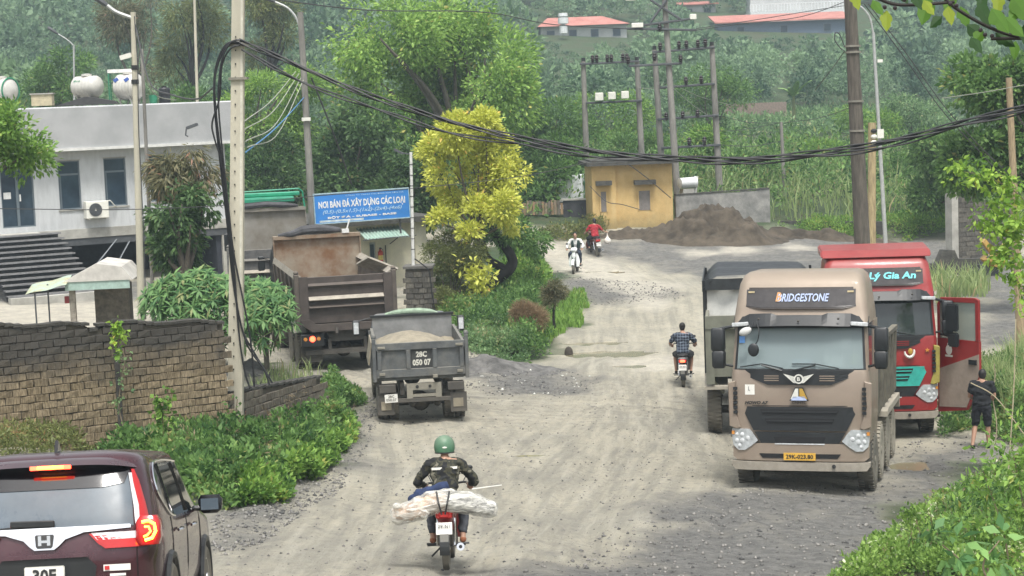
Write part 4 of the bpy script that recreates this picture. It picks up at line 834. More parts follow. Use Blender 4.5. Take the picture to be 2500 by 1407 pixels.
    cpanel(par, 'lower_grille', low, [(.95, -.68, .68), (1.15, -.8, .8)], off=.018); cpanel(par, 'lower_slot', MATS['slot_black'], [(.97, -.42, .42), (1.07, -.46, .46)], off=.03, th=.01); cpanel(par, 'chrome_lip', clearl, [(.935, -.44, .44), (.955, -.44, .44)], off=.04, th=.02)
    cpanel(par, 'bumper', bumper, [(.64, -1.12, 1.12), (.7, -1.2, 1.2), (.95, -1.2, 1.2)], off=.03, th=.2); cpanel(par, 'bumper_slot', MATS['slot_black'], [(.69, -.66, .66), (.77, -.72, .72)], off=.04, th=.01)
    cpanel(par, 'bumper_bar', mat('dusty_bar', (.30, .27, .23), .8, var=.2, dust=.4, dcol=DC), [(.47, -1.16, 1.16), (.55, -1.22, 1.22), (.62, -1.22, 1.22)], off=.07, th=.16)
    part('tow_hole', dkt, par, lambda b: b.cyl((.6, -.078, .56), (.6, -.07, .56), .035))
    for s in (-1, 1):
        rows = [(.82, .98, 1.1), (.9, .86, 1.19), (1.0, .74, 1.21), (1.14, .84, 1.215), (1.2, .9, 1.215)]
        rows = rows if s > 0 else [(z, -b_, -a_) for z, a_, b_ in rows]
        hl = cpanel(par, 'headlight', mat('lamp_shell', (.38, .40, .41), .2, var=.25, sc=9, coat=.5), rows, off=.05, th=.06)
        for (x, z, r_) in ((.92, 1.04, .042), (1.02, 1.1, .04), (1.02, .99, .045), (1.12, .99, .042), (1.12, 1.1, .032), (1.07, .9, .036)):
            part('reflector', clearl, hl, lambda b: b.lathe([(cy_(x, z) - .062, .0), (cy_(x, z) - .06, r_ * .7), (cy_(x, z) - .054, r_)], (s * x, 0, z), 'y', 14), smooth=True)
        part('indicator', amb, hl, lambda b: b.box((s * 1.19, .07, 1.13), (.05, .06, .06)))
        # side corner deflector with louvres
        ms_ = corner if (corner and s > 0) else body
        part('corner_deflector', ms_, par, lambda b: b.prism([(s * 1.12, 1.2), (s * 1.25, 1.25), (s * 1.265, 2.02), (s * 1.13, 2.06), (s * 1.17, 1.6), (s * 1.05, 1.22)], .0, .16, 'y'), bevel=.012)
        for k in range(6): part('louvre', blk, par, lambda b: b.box((s * 1.135, -.0, 1.5 + k * .085), (.07, .05, .05)))
        part('step_box', chas, par, lambda b: (b.bb(s * 1.0, s * 1.2, .5, 1.5, .45, .9)), bevel=.02)
    for k in range(3):
        for s in (-1, 1): cpanel(par, 'vent_slit', body, [(2.06 + k * .04, min(s * .36, s * .62), max(s * .36, s * .62)), (2.075 + k * .04, min(s * .36, s * .62), max(s * .36, s * .62))], off=.03, th=.01, nu=2)
    for x0, x1 in ((-1.05, -.28), (-.12, .7)):
        part('wiper', blk, par, lambda b: (b.tube([(x0 if x0 > -1 else -.3, .0, 2.24), ((x0 + x1) / 2, .02, 2.34)], .014, 5), b.tube([(x0, .045, 2.30 if x0 < -1 else 2.36), ((x0 + x1) / 2, .03, 2.36), (x1, .035, 2.28)], .011, 5)))
    for s in (-1, 1): cpanel(par, 'panel_gap', gapm, [(1.61, min(s * 1.085, s * 1.095), max(s * 1.085, s * 1.095)), (2.2, min(s * 1.085, s * 1.095), max(s * 1.085, s * 1.095))], off=-.004 + .012, th=.012, nu=1)
    cpanel(par, 'panel_gap', gapm, [(1.612, -1.08, 1.08), (1.622, -1.08, 1.08)], off=.01, th=.012); cpanel(par, 'panel_gap', gapm, [(.952, -1.2, 1.2), (.962, -1.2, 1.2)], off=.02, th=.02)
    cpanel(par, 'sign_panel_frame', mat('panel_rim', (.05, .04, .035), .4), [(3.32, -.72, .74), (3.36, -1.0, 1.0), (3.68, -1.0, 1.0), (3.7, -.98, .98)], off=.025, th=.02)
    cpanel(par, 'sign_panel', mat('dark_panel', (.055, .05, .05), .3, var=.2), [(3.345, -.7, .72), (3.38, -.97, .97), (3.665, -.97, .97)], off=.032, th=.01)
    for s in (-1, 1): part('lamp', mat('warm_lens', (.6, .5, .3), .4), par, lambda b: b.box((s * .88, cy_(.88, 3.62) - .04, 3.62), (.11, .02, .03)))
    # mirrors
    for s in (-1, 1):
        part('mirror_arm', blk, par, lambda b: (b.tube([(s * 1.18, .3, 3.02), (s * 1.42, .1, 2.98)], .03, 6), b.tube([(s * 1.18, .2, 2.3), (s * 1.42, .1, 2.36)], .025, 6)))
        part('mirror', blk, par, lambda b: loft(b, [(2.62, .11, -.02, .16, .04), (2.66, .125, -.04, .17, .05), (3.0, .12, -.04, .17, .05), (3.03, .1, -.02, .15, .04)]), loc=(s * 1.44, 0, -.03), smooth=True)
        part('mirror', blk, par, lambda b: loft(b, [(2.28, .09, -.02, .14, .04), (2.32, .115, -.04, .16, .05), (2.56, .12, -.04, .17, .05), (2.59, .1, -.02, .15, .04)]), loc=(s * 1.43, 0, 0), smooth=True)
def dumpbox(par, m, y0, y1, w_=1.22, z0=1.25, z1=2.6, ribs=5, rim=None, open_rear=False):
    """bed seen from outside; y0 is the end nearest the camera"""
    rim = rim or m
    part('bed_floor', m, par, lambda b: b.bb(-w_ + .06, w_ - .06, y0, y1, z0, z0 + .08))
    for s in (-1, 1):
        o = part('bed_side', m, par, lambda b: b.prism([(s * (w_ - .12), z0), (s * (w_ - .05), z0), (s * w_, z1), (s * (w_ - .05), z1)], y0, y1, 'y'))
        part('top_rail', rim, o, lambda b: b.bb(s * (w_ - .07), s * (w_ + .05), y0, y1, z1 + .002, z1 + .1), bevel=.01)
        for k in range(ribs): y = y0 + (y1 - y0) * (k + .5) / ribs; part('rib', m, o, lambda b: b.prism([(s * (w_ - .048), z0), (s * (w_ + .03), z0 + .15), (s * (w_ + .055), z1), (s * (w_ + .003), z1)], y - .06, y + .06, 'y'))
def frame_under(par, y0, y1, z=.95):
    for s in (-1, 1): part('chassis_rail', chas, par, lambda b: b.bb(s * .38, s * .47, y0, y1, z - .15, z + .12))
def axle(par, y, r, zc=None): part('axle', chas, par, lambda b: (b.cyl((-.9, y, zc or r), (.9, y, zc or r), .09), b.ell((0, y, zc or r), (.22, .24, .22))))
# ---------------------------------------------------------------- tan truck
tan = mat('tan_metallic', (.27, .215, .17), .42, metal=.25, var=.06, sc=1.5, dust=.34, dcol=(.33, .285, .22), coat=.15); olv = mat('olive_bed', (.10, .095, .075), .8, var=.3, sc=3, dust=.45, dcol=(.21, .19, .145))
def ground_at(px, py, Y): c = W(px, py, Y); return (c.x, c.y, gh1(c.x, c.y))
c = W(1950, 1190, 32.1); TT = thing('tipper_truck', 'big dusty tan tipper truck facing the camera, black sign panel on its roof', 'truck', (c.x + .03, 32.1, gh1(c.x, 33.5) - .02), R(-16), 'tipper trucks')
cab(TT, tan, blk, blk)
text('BRIDGESTONE', .2, mat('logo_paleblue', (.42, .5, .72), .5), 'lettering', TT, (.05, cy_(0, 3.51) - .042, 3.52), (R(90 - 19), 0, 0), width=.92, height=.15, shear=.25, off=.004)
text('B', .2, mat('logo_orange', (.6, .3, .12), .5), 'lettering', TT, (-.39, cy_(0, 3.53) - .045, 3.535), (R(90 - 19), 0, 0), width=.1, height=.17, shear=.25, off=.003)
o = cpanel(TT, 'number_plate', ylp, [(.66, -.28, .28), (.79, -.28, .28)], off=.075, th=.02); text('29K-023.80', .1, dkt, 'lettering', o, (0, -.078, .725), width=.48, height=.075, off=.002)
def wing(b, s):
    for k in range(6): b.prism([(s * .05, 2.13 - k * .018), (s * (.27 - k * .03), 2.19 - k * .027), (s * (.24 - k * .03), 2.165 - k * .027), (s * .05, 2.118 - k * .018)], -.045 - k * .001, -.03, 'y')
o = part('badge', mat('badge_white', (.65, .65, .6), .4), TT, lambda b: (wing(b, -1), wing(b, 1), b.lathe([(-.05, .085), (-.03, .085)], (0, 0, 2.1), 'y', 20)))
part('badge_centre', dkt, o, lambda b: b.lathe([(-.053, .06), (-.051, .06)], (0, 0, 2.1), 'y', 20)); text('B', .1, MATS['badge_white'], 'lettering', o, (0, -.055, 2.1), width=.055, height=.07, off=.003)
o = part('emblem', MATS['logo_paleblue'], TT, lambda b: b.prism([(-.14, 1.72), (.14, 1.72), (.1, 1.79), (-.1, 1.79)], -.05, -.02, 'y')); part('emblem_gold', mat('gold_paint', (.45, .28, .05), .4), o, lambda b: b.prism([(.01, 1.79), (.15, 1.74), (.06, 1.93), (.01, 1.93)], -.05, -.02, 'y')); part('emblem_white', MATS['badge_white'], o, lambda b: b.prism([(-.01, 1.79), (-.15, 1.74), (-.06, 1.93), (-.01, 1.93)], -.05, -.02, 'y')); text('CNHTC', .06, dkt, 'lettering', o, (0, -.03, 1.68), width=.25, height=.045)
part('emblem_outline', dkt, o, lambda b: b.prism([(-.17, 1.71), (.17, 1.71), (.07, 1.95), (-.07, 1.95)], -.035, -.017, 'y'))
text('HOWO A7', .08, dkt, 'lettering', TT, (-.76, -.005 + .01, 1.67), width=.42, height=.06, shear=.3, off=.004)
part('sticker', whp, TT, lambda b: b.box((-.88, cy_(-.88, 1.9) - .02, 1.9), (.17, .008, .18))); text('L', .08, dkt, 'sticker_mark', TT, (-.89, cy_(-.88, 1.9) - .028, 1.92), width=.03, height=.07)
part('convex_mirror', mat('silver_shell', (.55, .55, .53), .3), TT, lambda b: b.ell((-.92, -.12, 2.95), (.12, .05, .07), rot=(0, -.4, 0)), smooth='all'); part('convex_mirror', blk, TT, lambda b: b.ell((-.78, -.12, 2.62), (.1, .03, .12)), smooth='all'); part('mirror_stalk', blk, TT, lambda b: (b.tube(spl([(-.8, .05, 3.1), (-.82, -.1, 3.02), (-.92, -.1, 2.98)]), .012, 5), b.tube(spl([(-.74, .05, 3.12), (-.68, -.12, 2.95), (-.7, -.12, 2.8), (-.76, -.12, 2.7)]), .011, 5)))
part('sticker', mat('blue_sticker', (.1, .25, .55), .5), TT, lambda b: b.box((-1.03, cy_(1.03, 2.78) - .02, 2.78), (.1, .006, .12))); part('yellow_card', mat('lime_card', (.5, .6, .15), .6), TT, lambda b: b.box((.95, .33, 2.42), (.17, .01, .18)))
dumpbox(TT, olv, 2.25, 6.3, z0=1.2, z1=2.55); part('headboard', olv, TT, lambda b: b.bb(-1.2, 1.2, 2.15, 2.24, 1.2, 2.9)); frame_under(TT, .3, 6.3); part('mud_guard', mat('pale_mudguard', (.35, .32, .26), .8, var=.15, dust=.5), TT, lambda b: b.prism([(3.0, 1.2), (3.2, 1.24), (6.2, 1.24), (6.25, .95), (6.15, .95), (6.1, 1.12), (3.2, 1.12), (3.0, 1.1)], 1.0, 1.3, 'x'))
part('tail_board', olv, TT, lambda b: b.bb(-1.15, 1.15, 6.31, 6.38, 1.2, 2.5)); part('fuel_tank', chas, TT, lambda b: b.bb(.7, 1.2, 2.3, 3.1, .5, .95), bevel=.05, segs=2)
for y in (1.15, 2.55, 4.05, 5.4):
    axle(TT, y, .53)
    for s in (-1, 1):
        wheel(TT, s * 1.08, y, .53, .29, s, rub if y < 2 else rubd)
        if y > 3: wheel(TT, s * .76, y, .53, .27, -s, rubd)
part('soil_load', dirt, TT, lambda b: b.sheet(lambda u, v: (-1.12 + 2.24 * u, 2.3 + 3.9 * v, 2.3 + .35 * math.sin(math.pi * u) * math.sin(math.pi * v) + .03 * math.sin(u * 23 + v * 31)), [i / 16 for i in range(17)], [i / 16 for i in range(17)], th=.01))
# ---------------------------------------------------------------- red truck with open door
redm = mat('dusty_red', (.26, .018, .018), .4, var=.12, sc=1.5, dust=.16, dcol=(.32, .15, .12), coat=.2); teal = mat('teal_grille', (.03, .36, .30), .45, dust=.1); yol = mat('olive_yellow', (.32, .27, .06), .6, var=.25)
c = W(2157, 1085, 39.0); RT = thing('tipper_truck', 'red tipper truck with open driver door and teal grille beside the tan truck', 'truck', (c.x, 39.2, gh1(c.x, 40) - .02), R(-7), 'tipper trucks')
cab(RT, redm, teal, blk, corner=yol, glass=glassmat('dark_unlit_windscreen', (.03, .04, .04), .78))  # dark glass; its tint also holds the shade of the unlit cab
text('Lý Gia An', .2, mat('cyan_letters', (.2, .7, .75), .5, var=0), 'lettering', RT, (.32, cy_(0, 3.52) - .045, 3.52), (R(71), 0, 0), width=1.0, height=.2, shear=.15, off=.006)
part('roof_deflector', redm, RT, lambda b: b.prism([(.55, 3.92), (.95, 4.06), (2.2, 4.1), (2.2, 3.9)], -1.18, 1.18, 'x'), bevel=.03, segs=2)
o = part('eagle_badge', whp, RT, lambda b: (b.tube([(.62 + .1 * math.cos(t), -.03, 1.93 + .12 * math.sin(t)) for t in [R(180 + k * 20) for k in range(11)]], [.02 + .012 * math.sin(k * .3) for k in range(11)], 6))); part('badge_centre', MATS['gold_paint'], o, lambda b: b.ell((.64, -.02, 1.93), (.05, .02, .07))); part('star', amb, RT, lambda b: b.prism([(1.0 + (.05 if k % 2 == 0 else .022) * math.sin(k * math.pi / 5), 1.95 + (.05 if k % 2 == 0 else .022) * math.cos(k * math.pi / 5)) for k in range(10)], .0, .03, 'y'))
dr = thing('x', 'x', 'x'); bpy.data.objects.remove(dr)
# the open door, hinged at the front of the left side
dh = MB(); dz = lambda z: z
D_ = 1.15
dh.prism([(0, 1.0), (D_, 1.25), (D_, 2.22), (0, 2.22)], 0, .07, 'y'); door = dh.build('door', redm, RT, loc=(1.25, .38, -.05)); door.rotation_euler = (0, 0, R(-48)); 
part('window_frame', redm, door, lambda b: (b.bb(0, .07, 0, .06, 2.222, 2.95), b.bb(D_ - .1, D_, 0, .06, 2.222, 3.1), b.prism([(0, 2.95), (.1, 3.1), (D_ - .1, 3.14), (D_, 3.1), (D_ - .1, 3.03), (.1, 3.0), (.07, 2.93)], 0, .06, 'y')), bevel=.008)
part('pane', glassmat('door_glass', (.35, .4, .36), .45), door, lambda b: b.bb(.07, D_ - .1, .02, .03, 2.22, 3.03)); part('dusty_skirt', mat('dusty_door_skirt', (.30, .245, .20), .85, var=.12), door, lambda b: b.prism([(.05, .72), (D_ - .35, .78), (D_, 1.5), (D_, 1.95), (.05, 1.55)], -.015, -.002, 'y')); part('lower_door', redm, door, lambda b: b.prism([(0, .6), (D_ - .35, .72), (D_, 1.25), (0, .998)], 0, .07, 'y'))
part('door_handle', blk, door, lambda b: b.bb(D_ - .25, D_ - .05, -.05, -.003, 1.72, 1.82)); part('mirror', blk, door, lambda b: (b.bb(.42, .72, -.22, -.1, 2.42, 3.0), b.bb(.45, .71, -.2, -.08, 2.08, 2.38)), bevel=.03, segs=2); part('mirror_arm', blk, door, lambda b: (b.tube([(.1, 0, 2.3), (.5, -.12, 2.3)], .025, 6), b.tube([(.1, 0, 3.0), (.5, -.12, 2.95)], .025, 6)))
part('door_emblem', whp, door, lambda b: (b.ell((.33, -.01, 1.98), (.09, .008, .11)), b.box((.33, -.01, 2.1), (.07, .01, .05)), b.box((.33, -.01, 1.85), (.2, .01, .04))))
part('cab_step', chas, RT, lambda b: (b.bb(1.0, 1.3, .45, 1.2, .42, .47), b.bb(1.0, 1.28, .5, 1.2, .8, .84)))
rt_bed = mat('red_truck_bed', (.11, .105, .09), .8, var=.25, dust=.4); dumpbox(RT, rt_bed, 2.3, 7.2, z0=1.2, z1=2.5); part('headboard', rt_bed, RT, lambda b: b.bb(-1.2, 1.2, 2.2, 2.29, 1.2, 2.8)); frame_under(RT, .3, 7.2)
for y in (1.15, 2.55, 5.0, 6.35):
    axle(RT, y, .53)
    for s in (-1, 1): wheel(RT, s * 1.05, y, .53, .29, s)
# ---------------------------------------------------------------- generic tipper seen from behind
def rear_tipper(label, x, y, z, rz, bed, inner, top=2.5, head=3.05, L_=5.6, tail=None, cabm=None, tarp=None, lights=True, w_=1.22):
    t = thing('tipper_truck', label, 'truck', (x, y, z), rz, 'tipper trucks'); tail = tail or bed
    z0 = 1.32
    tg = part('tailgate', tail, t, lambda b: b.bb(-w_ + .06, w_ - .06, 0, .07, z0, top), bevel=.01)
    part('tailgate_frame', tail, tg, lambda b: (b.bb(-w_ + .02, -w_ + .24, -.07, -.002, z0 + .1, top + .02), b.bb(w_ - .24, w_ - .02, -.07, -.002, z0 + .1, top + .02)))
    b = MB(); b.prism([(-w_ + .24, z0 + .12), (-w_ + .42, z0 - .02), (w_ - .42, z0 - .02), (w_ - .24, z0 + .12), (w_ - .02, z0 + .12), (w_ - .02, z0 + .0), (w_ - .3, z0 - .2), (-w_ + .3, z0 - .2), (-w_ + .02, z0), (-w_ + .02, z0 + .12)], -.09, .02, 'y'); b.build('tailgate_sill', tail, tg)
    part('rib', mat('dusty_ledge', (.33, .3, .25), .85, var=.2), tg, lambda b: b.prism([(-.14, z0 + .62), (-.002, z0 + .7), (-.002, z0 + .58)], -w_ + .25, w_ - .25, 'x')); part('rib', tail, tg, lambda b: (b.prism([(-.12, z0 + .42), (-.002, z0 + .48), (-.002, z0 + .38)], -w_ + .25, w_ - .25, 'x'),)); part('rib', tail, tg, lambda b: b.prism([(-.08, z0 + .98), (-.002, z0 + 1.04), (-.002, z0 + .9)], -w_ + .25, w_ - .25, 'x')) if top > z0 + 1.1 else None
    for s in (-1, 1):
        part('hinge_post', bed, t, lambda b: (b.bb(s * (w_ - .02), s * (w_ + .1), -.05, .16, z0 - .05, top + .08), b.ell((s * (w_ + .04), .05, top + .12), (.07, .07, .06), 8, 6)), bevel=.01)
        sd_ = part('bed_side', bed, t, lambda b: b.prism([(s * (w_ - .2), z0 - .05), (s * (w_ - .1), z0 - .05), (s * (w_ + .04), top - .05), (s * (w_ - .02), top - .05)], .1, L_, 'y'))
        part('top_rail', MATS['dusty_ledge'], sd_, lambda b: b.prism([(s * (w_ - .12), top + .0), (s * (w_ + .02), top + .12), (s * (w_ + .07), top - .047), (s * (w_ - .04), top - .047)], .1, L_, 'y'))
        for k in range(6): yy = .4 + k * (L_ - .6) / 5; part('rib', bed, sd_, lambda b: b.prism([(s * (w_ - .12), z0), (s * (w_ + .02), z0 + .1), (s * (w_ + .09), top - .06), (s * (w_ + .035), top - .06)], yy - .06, yy + .06, 'y'))
        g = part('mudguard', mat('grey_mudguard', (.28, .28, .26), .7, var=.15, dust=.3), t, lambda b: b.prism([(.55, 1.05), (.75, 1.3), (2.9, 1.42), (3.2, 1.2), (3.15, 1.17), (2.88, 1.37), (.78, 1.25), (.6, 1.03)], s * 1.0, s * 1.33, 'x'))
        part('bed_side_lower', bed, t, lambda b: b.prism([(s * .5, z0 - .22), (s * .6, z0 - .3), (s * (w_ - .1), z0 - .02), (s * (w_ - .14), z0 + .03)], .1, L_, 'y'))
        lb = part('lamp_box', blk, t, lambda b: b.bb(s * .62, s * 1.2, -.02, .18, .74, 1.05), bevel=.01)
        lt_ = lit_r if lights else lamp_r
        part('tail_light', lt_, lb, lambda b: b.lathe([(-.045, .0), (-.04, .06), (-.022, .075)], (s * .92, 0, .93), 'y', 16)); part('indicator', amb, lb, lambda b: b.lathe([(-.035, .045), (-.022, .05)], (s * 1.1, 0, .93), 'y', 12)); part('reflector', amb, lb, lambda b: b.lathe([(-.035, .045), (-.022, .05)], (s * .76, 0, .93), 'y', 12))
        part('mud_flap', chas, t, lambda b: b.bb(s * .66, s * 1.2, .2, .22, .3, .74))
    part('bed_floor', bed, t, lambda b: b.bb(-w_ + .14, w_ - .14, .08, L_, z0 - .05, z0 + .03)); part('underframe', chas, t, lambda b: b.prism([(-.55, z0 - .22), (-.4, .82), (.4, .82), (.55, z0 - .22)], .12, .3, 'y'))
    hb = part('headboard', inner, t, lambda b: (b.bb(-w_ + .0, w_ - .0, L_, L_ + .08, z0, head), b.bb(-w_ - .03, w_ + .03, L_ - .12, L_ + .12, head + .002, head + .1), b.bb(-w_ - .03, -w_ - .002, L_ - .1, L_ + .08, top, head), b.bb(w_ + .002, w_ + .03, L_ - .1, L_ + .08, top, head)))
    part('bumper_bar', chas, t, lambda b: (b.bb(-1.1, 1.1, .1, .2, .5, .62), b.bb(-.5, -.42, .1, .3, .6, .9), b.bb(.42, .5, .1, .3, .6, .9))); part('tow_hook', chas, t, lambda b: b.tube([(-.3, -.12, 1.2), (-.3, -.16, 1.08), (-.3, -.05, 1.02)], .04, 6))
    frame_under(t, .3, L_ + 1.8)
    cm = cabm or blk
    part('cab', cm, t, lambda b: loft(b, [(.95, 1.18, L_ + .3, L_ + 2.2, .12), (2.3, 1.18, L_ + .3, L_ + 2.2, .12), (2.7, 1.12, L_ + .32, L_ + 2.05, .12), (2.95, 1.05, L_ + .36, L_ + 1.9, .12)]), smooth=True); 
    for s in (-1, 1): part('mirror', blk, t, lambda b: b.bb(s * 1.3, s * 1.5, L_ + 2.2, L_ + 2.3, 1.9, 2.5), bevel=.03); part('mirror_arm', blk, t, lambda b: b.tube([(s * 1.15, L_ + 2.1, 2.45), (s * 1.4, L_ + 2.25, 2.45)], .02, 5))
    for yy in (.95, 2.3, L_ - .1, L_ + 1.45):
        axle(t, yy, .52)
        for s in (-1, 1):
            wheel(t, s * 1.1, yy, .52, .27, s)
            if yy < 3: wheel(t, s * .78, yy, .52, .27, -s)
    return t
brn = mat('brown_bed', (.085, .07, .058), .8, var=.3, sc=2.5, bump=.2, bsc=10, dust=.4, dcol=(.23, .2, .16)); brt = mat('brown_tailgate', (.06, .048, .042), .75, var=.25, sc=3, dust=.3, dcol=(.17, .145, .12))
rust = mat('rusty_headboard', (.26, .13, .06), .9, var=.35, sc=1.3, col2=(.30, .26, .20), bump=.3, bsc=9, dust=.35, dcol=(.36, .31, .24))
c = W(860, 905, 47.4); T2 = rear_tipper('large brown tipper truck with rusty headboard driving away', c.x - .05, 47.2, gh1(c.x, 49) - .02, R(13), brn, rust, top=2.52, head=3.12, tail=brt)
part('pale_flap', MATS['dusty_ledge'], T2, lambda b: b.box((1.0, 1.0, 2.62), (.9, .7, .05), rot=(R(-20), R(24), R(12))))
tarpm = mat('grey_tarp', (.06, .06, .065), .8, var=.4, sc=4, bump=.6, bsc=12)
tp = tag(MB().tube([(-1.1, 5.55, 3.24), (-.7, 5.5, 3.28), (-.4, 5.6, 3.36), (0, 5.55, 3.38), (.35, 5.6, 3.35), (.7, 5.55, 3.32)], [.05, .09, .13, .14, .12, .06], 9).build('rolled_tarpaulin', tarpm, None, smooth=True), 'crumpled dark tarpaulin rolled on the headboard of the brown truck', 'tarpaulin'); tp.matrix_world = Matrix.Translation(T2.location) @ Matrix.Rotation(R(13), 4, 'Z')
part('tarp_crank', MATS['white_plastic'], T2, lambda b: (b.bb(.72, .92, 5.45, 5.6, 3.23, 3.34), b.tube([(.86, 5.5, 3.3), (.96, 5.5, 3.62)], .022, 6)))
# a second tipper further off, green tarp gear
c = W(632, 827, 54.5); mudm = mat('mud_stained_bed', (.30, .29, .26), .85, var=.1, sc=1.1, col2=(.15, .13, .10), bump=.2, bsc=8)
T3 = rear_tipper('grey mud stained tipper truck with green tarpaulin gear behind the shrub', c.x + .5, 54.6, gh1(c.x, 56) - .02, R(8), mat('grey_bed', (.13, .13, .125), .8, var=.3, dust=.4, dcol=(.24, .23, .2)), mudm, top=2.62, head=3.35, tail=mat('grey_tailgate', (.09, .09, .09), .8, var=.3, dust=.3), cabm=mat('dark_teal_cab', (.02, .10, .09), .4), lights=False, L_=6.2)
grt = mat('green_tarp', (.02, .26, .15), .5, var=.2, sc=3)
part('tarp_cover', grt, T3, lambda b: (b.bb(-1.2, .9, 6.25, 7.1, 3.62, 3.78), b.bb(-1.2, 1.1, 6.9, 7.1, 3.78, 3.92)), bevel=.03); part('tarp_hoop', grt, T3, lambda b: b.tube([(-1.2, 6.2, 4.0), (1.05, 6.2, 4.05), (1.17, 6.2, 3.95), (1.22, 6.2, 3.45)], .03, 6)); part('tarp_fold', MATS['grey_tarp'], T3, lambda b: b.tube([(-1.2, 6.1, 3.5), (-.6, 6.1, 3.55), (0, 6.1, 3.58), (.5, 6.1, 3.54), (1.0, 6.1, 3.5)], [.06, .1, .08, .1, .04], 8), smooth=True)
# ---------------------------------------------------------------- olive tipper behind the tan truck
c = W(1726, 1060, 39.3); T4 = thing('tipper_truck', 'olive tipper truck with black canvas hood half hidden behind the tan truck', 'truck', (c.x + 1.22, 39.2, gh1(c.x, 40) - .05), R(-7), 'tipper trucks')
ol2 = mat('olive_side', (.15, .155, .12), .7, var=.2, sc=2, dust=.3, dcol=(.26, .24, .19))
part('tailgate', ol2, T4, lambda b: (b.bb(-1.15, 1.15, 0, .08, 1.35, 2.6),)); part('tailgate_post', ol2, T4, lambda b: b.bb(-1.2, -1.02, -.08, -.002, 1.2, 2.62)); part('top_beam', ol2, T4, lambda b: b.bb(-1.2, 1.2, -.1, -.003, 2.4, 2.68))
for s in (-1, 1):
    part('bed_side', ol2, T4, lambda b: b.prism([(s * .85, .95), (s * 1.15, 1.3), (s * 1.2, 2.62), (s * 1.13, 2.62), (s * 1.1, 1.35), (s * .82, 1.0)], .09, 4.6, 'y')); part('canopy_post', blk, T4, lambda b: (b.bb(s * 1.2, s * 1.26, 1.45, 1.52, 1.0, 3.3), b.bb(s * 1.2, s * 1.26, 4.4, 4.47, 1.5, 3.3)))
part('mudguard', MATS['pale_mudguard'], T4, lambda b: b.prism([(-.05, 1.15), (2.2, 1.25), (2.2, 1.2), (-.05, 1.08)], -1.25, -.75, 'x')); part('load', mat('dark_gravel_load', (.08, .075, .07), .95, var=.4, sc=6, bump=1, bsc=20), T4, lambda b: b.sheet(lambda u, v: (-1.1 + 2.2 * u, .12 + 1.35 * v, 2.35 + .45 * math.sin(math.pi * u) ** .6 * math.sin(math.pi * min(1, v * 1.6 + .1)) ** .5 * (v < .56) * .6 + .04 * math.sin(u * 31 + v * 17)), [i / 20 for i in range(21)], [i / 20 for i in range(21)], th=.01))
part('headboard', mat('white_board', (.6, .6, .56), .7, var=.15, sc=2, dust=.2), T4, lambda b: b.bb(-1.17, 1.17, 1.55, 1.62, 1.35, 3.15)); part('canvas_hood', mat('black_canvas', (.025, .028, .03), .5, var=.3, sc=5, bump=.8, bsc=6), T4, lambda b: b.sheet(lambda u, v: (-1.24 + 2.48 * u, 1.4 + 3.3 * v, 3.12 + .26 * min(1, math.sin(math.pi * max(.001, min(.999, u))) * 3) + .03 * math.sin(v * 14 + u * 3)), [i / 24 for i in range(25)], [i / 12 for i in range(13)], th=.03), smooth=True)
part('canvas_skirt', MATS['black_canvas'], T4, lambda b: (b.sheet(lambda u, v: (-1.2 + 2.4 * u, 1.39 + .03 * math.sin(u * 25), 3.08 + .25 * v), [i / 30 for i in range(31)], [0, 1], th=.02))); part('canvas_skirt', MATS['black_canvas'], T4, lambda b: b.bb(-1.27, -1.245, 1.4, 4.75, 3.05, 3.3))
part('cab', blk, T4, lambda b: loft(b, [(.9, 1.12, 4.8, 6.6, .12), (2.2, 1.12, 4.8, 6.6, .12), (2.7, 1.02, 4.9, 6.3, .12)]), smooth=True); frame_under(T4, .1, 6.4)
for yy in (.75, 5.6):
    axle(T4, yy, .52)
    for s in (-1, 1): wheel(T4, s * 1.05, yy, .52, .3, s)
# ---------------------------------------------------------------- small dump truck
gry = mat('worn_grey_green', (.085, .092, .095), .75, var=.3, sc=4, bump=.15, bsc=14, dust=.42, dcol=(.24, .225, .185)); sandm = mat('sandy_mud', (.26, .23, .17), .95, var=.2, sc=3, bump=.5, bsc=12)
c = W(1034, 1028, 40.0); S = thing('small_dump_truck', 'small worn grey dump truck with faded white number on its tailgate', 'truck', (c.x, 39.9, gh1(c.x, 40.6) - .02), R(6))
tg = part('tailgate', gry, S, lambda b: b.bb(-.95, .95, 0, .05, 1.08, 1.8))
for z0, z1 in ((1.68, 1.84), (1.08, 1.26)): part('rail', gry, tg, lambda b: b.bb(-.97, .97, -.05, -.002, z0, z1), bevel=.008)
for x in (-.9, -.27, .31, .9): part('upright', gry, tg, lambda b: b.bb(x - .045, x + .045, -.06, -.003, 1.262, 1.678), bevel=.006)
for x in (-.85, .85): part('latch', rimm, tg, lambda b: b.box((x * 1.0, -.075, 1.75), (.16, .04, .05)), bevel=.005); part('latch', rimm, tg, lambda b: b.box((x, -.075, 1.17), (.12, .04, .05)))
part('latch', rimm, tg, lambda b: b.box((0.3, -.07, 1.08), (.1, .06, .06)))
part('number_patch', mat('dark_patch', (.035, .036, .035), .7, var=.2), tg, lambda b: b.bb(-.21, .25, -.008, -.001, 1.28, 1.67))
wnum = mat('worn_white_paint', (.55, .54, .48), .8, var=.3, sc=30)
text('28C', .2, wnum, 'lettering', tg, (0.02, -.011, 1.565), width=.24, height=.13, off=.008); text('050 07', .2, wnum, 'lettering', tg, (.02, -.011, 1.385), width=.40, height=.14, off=.008)
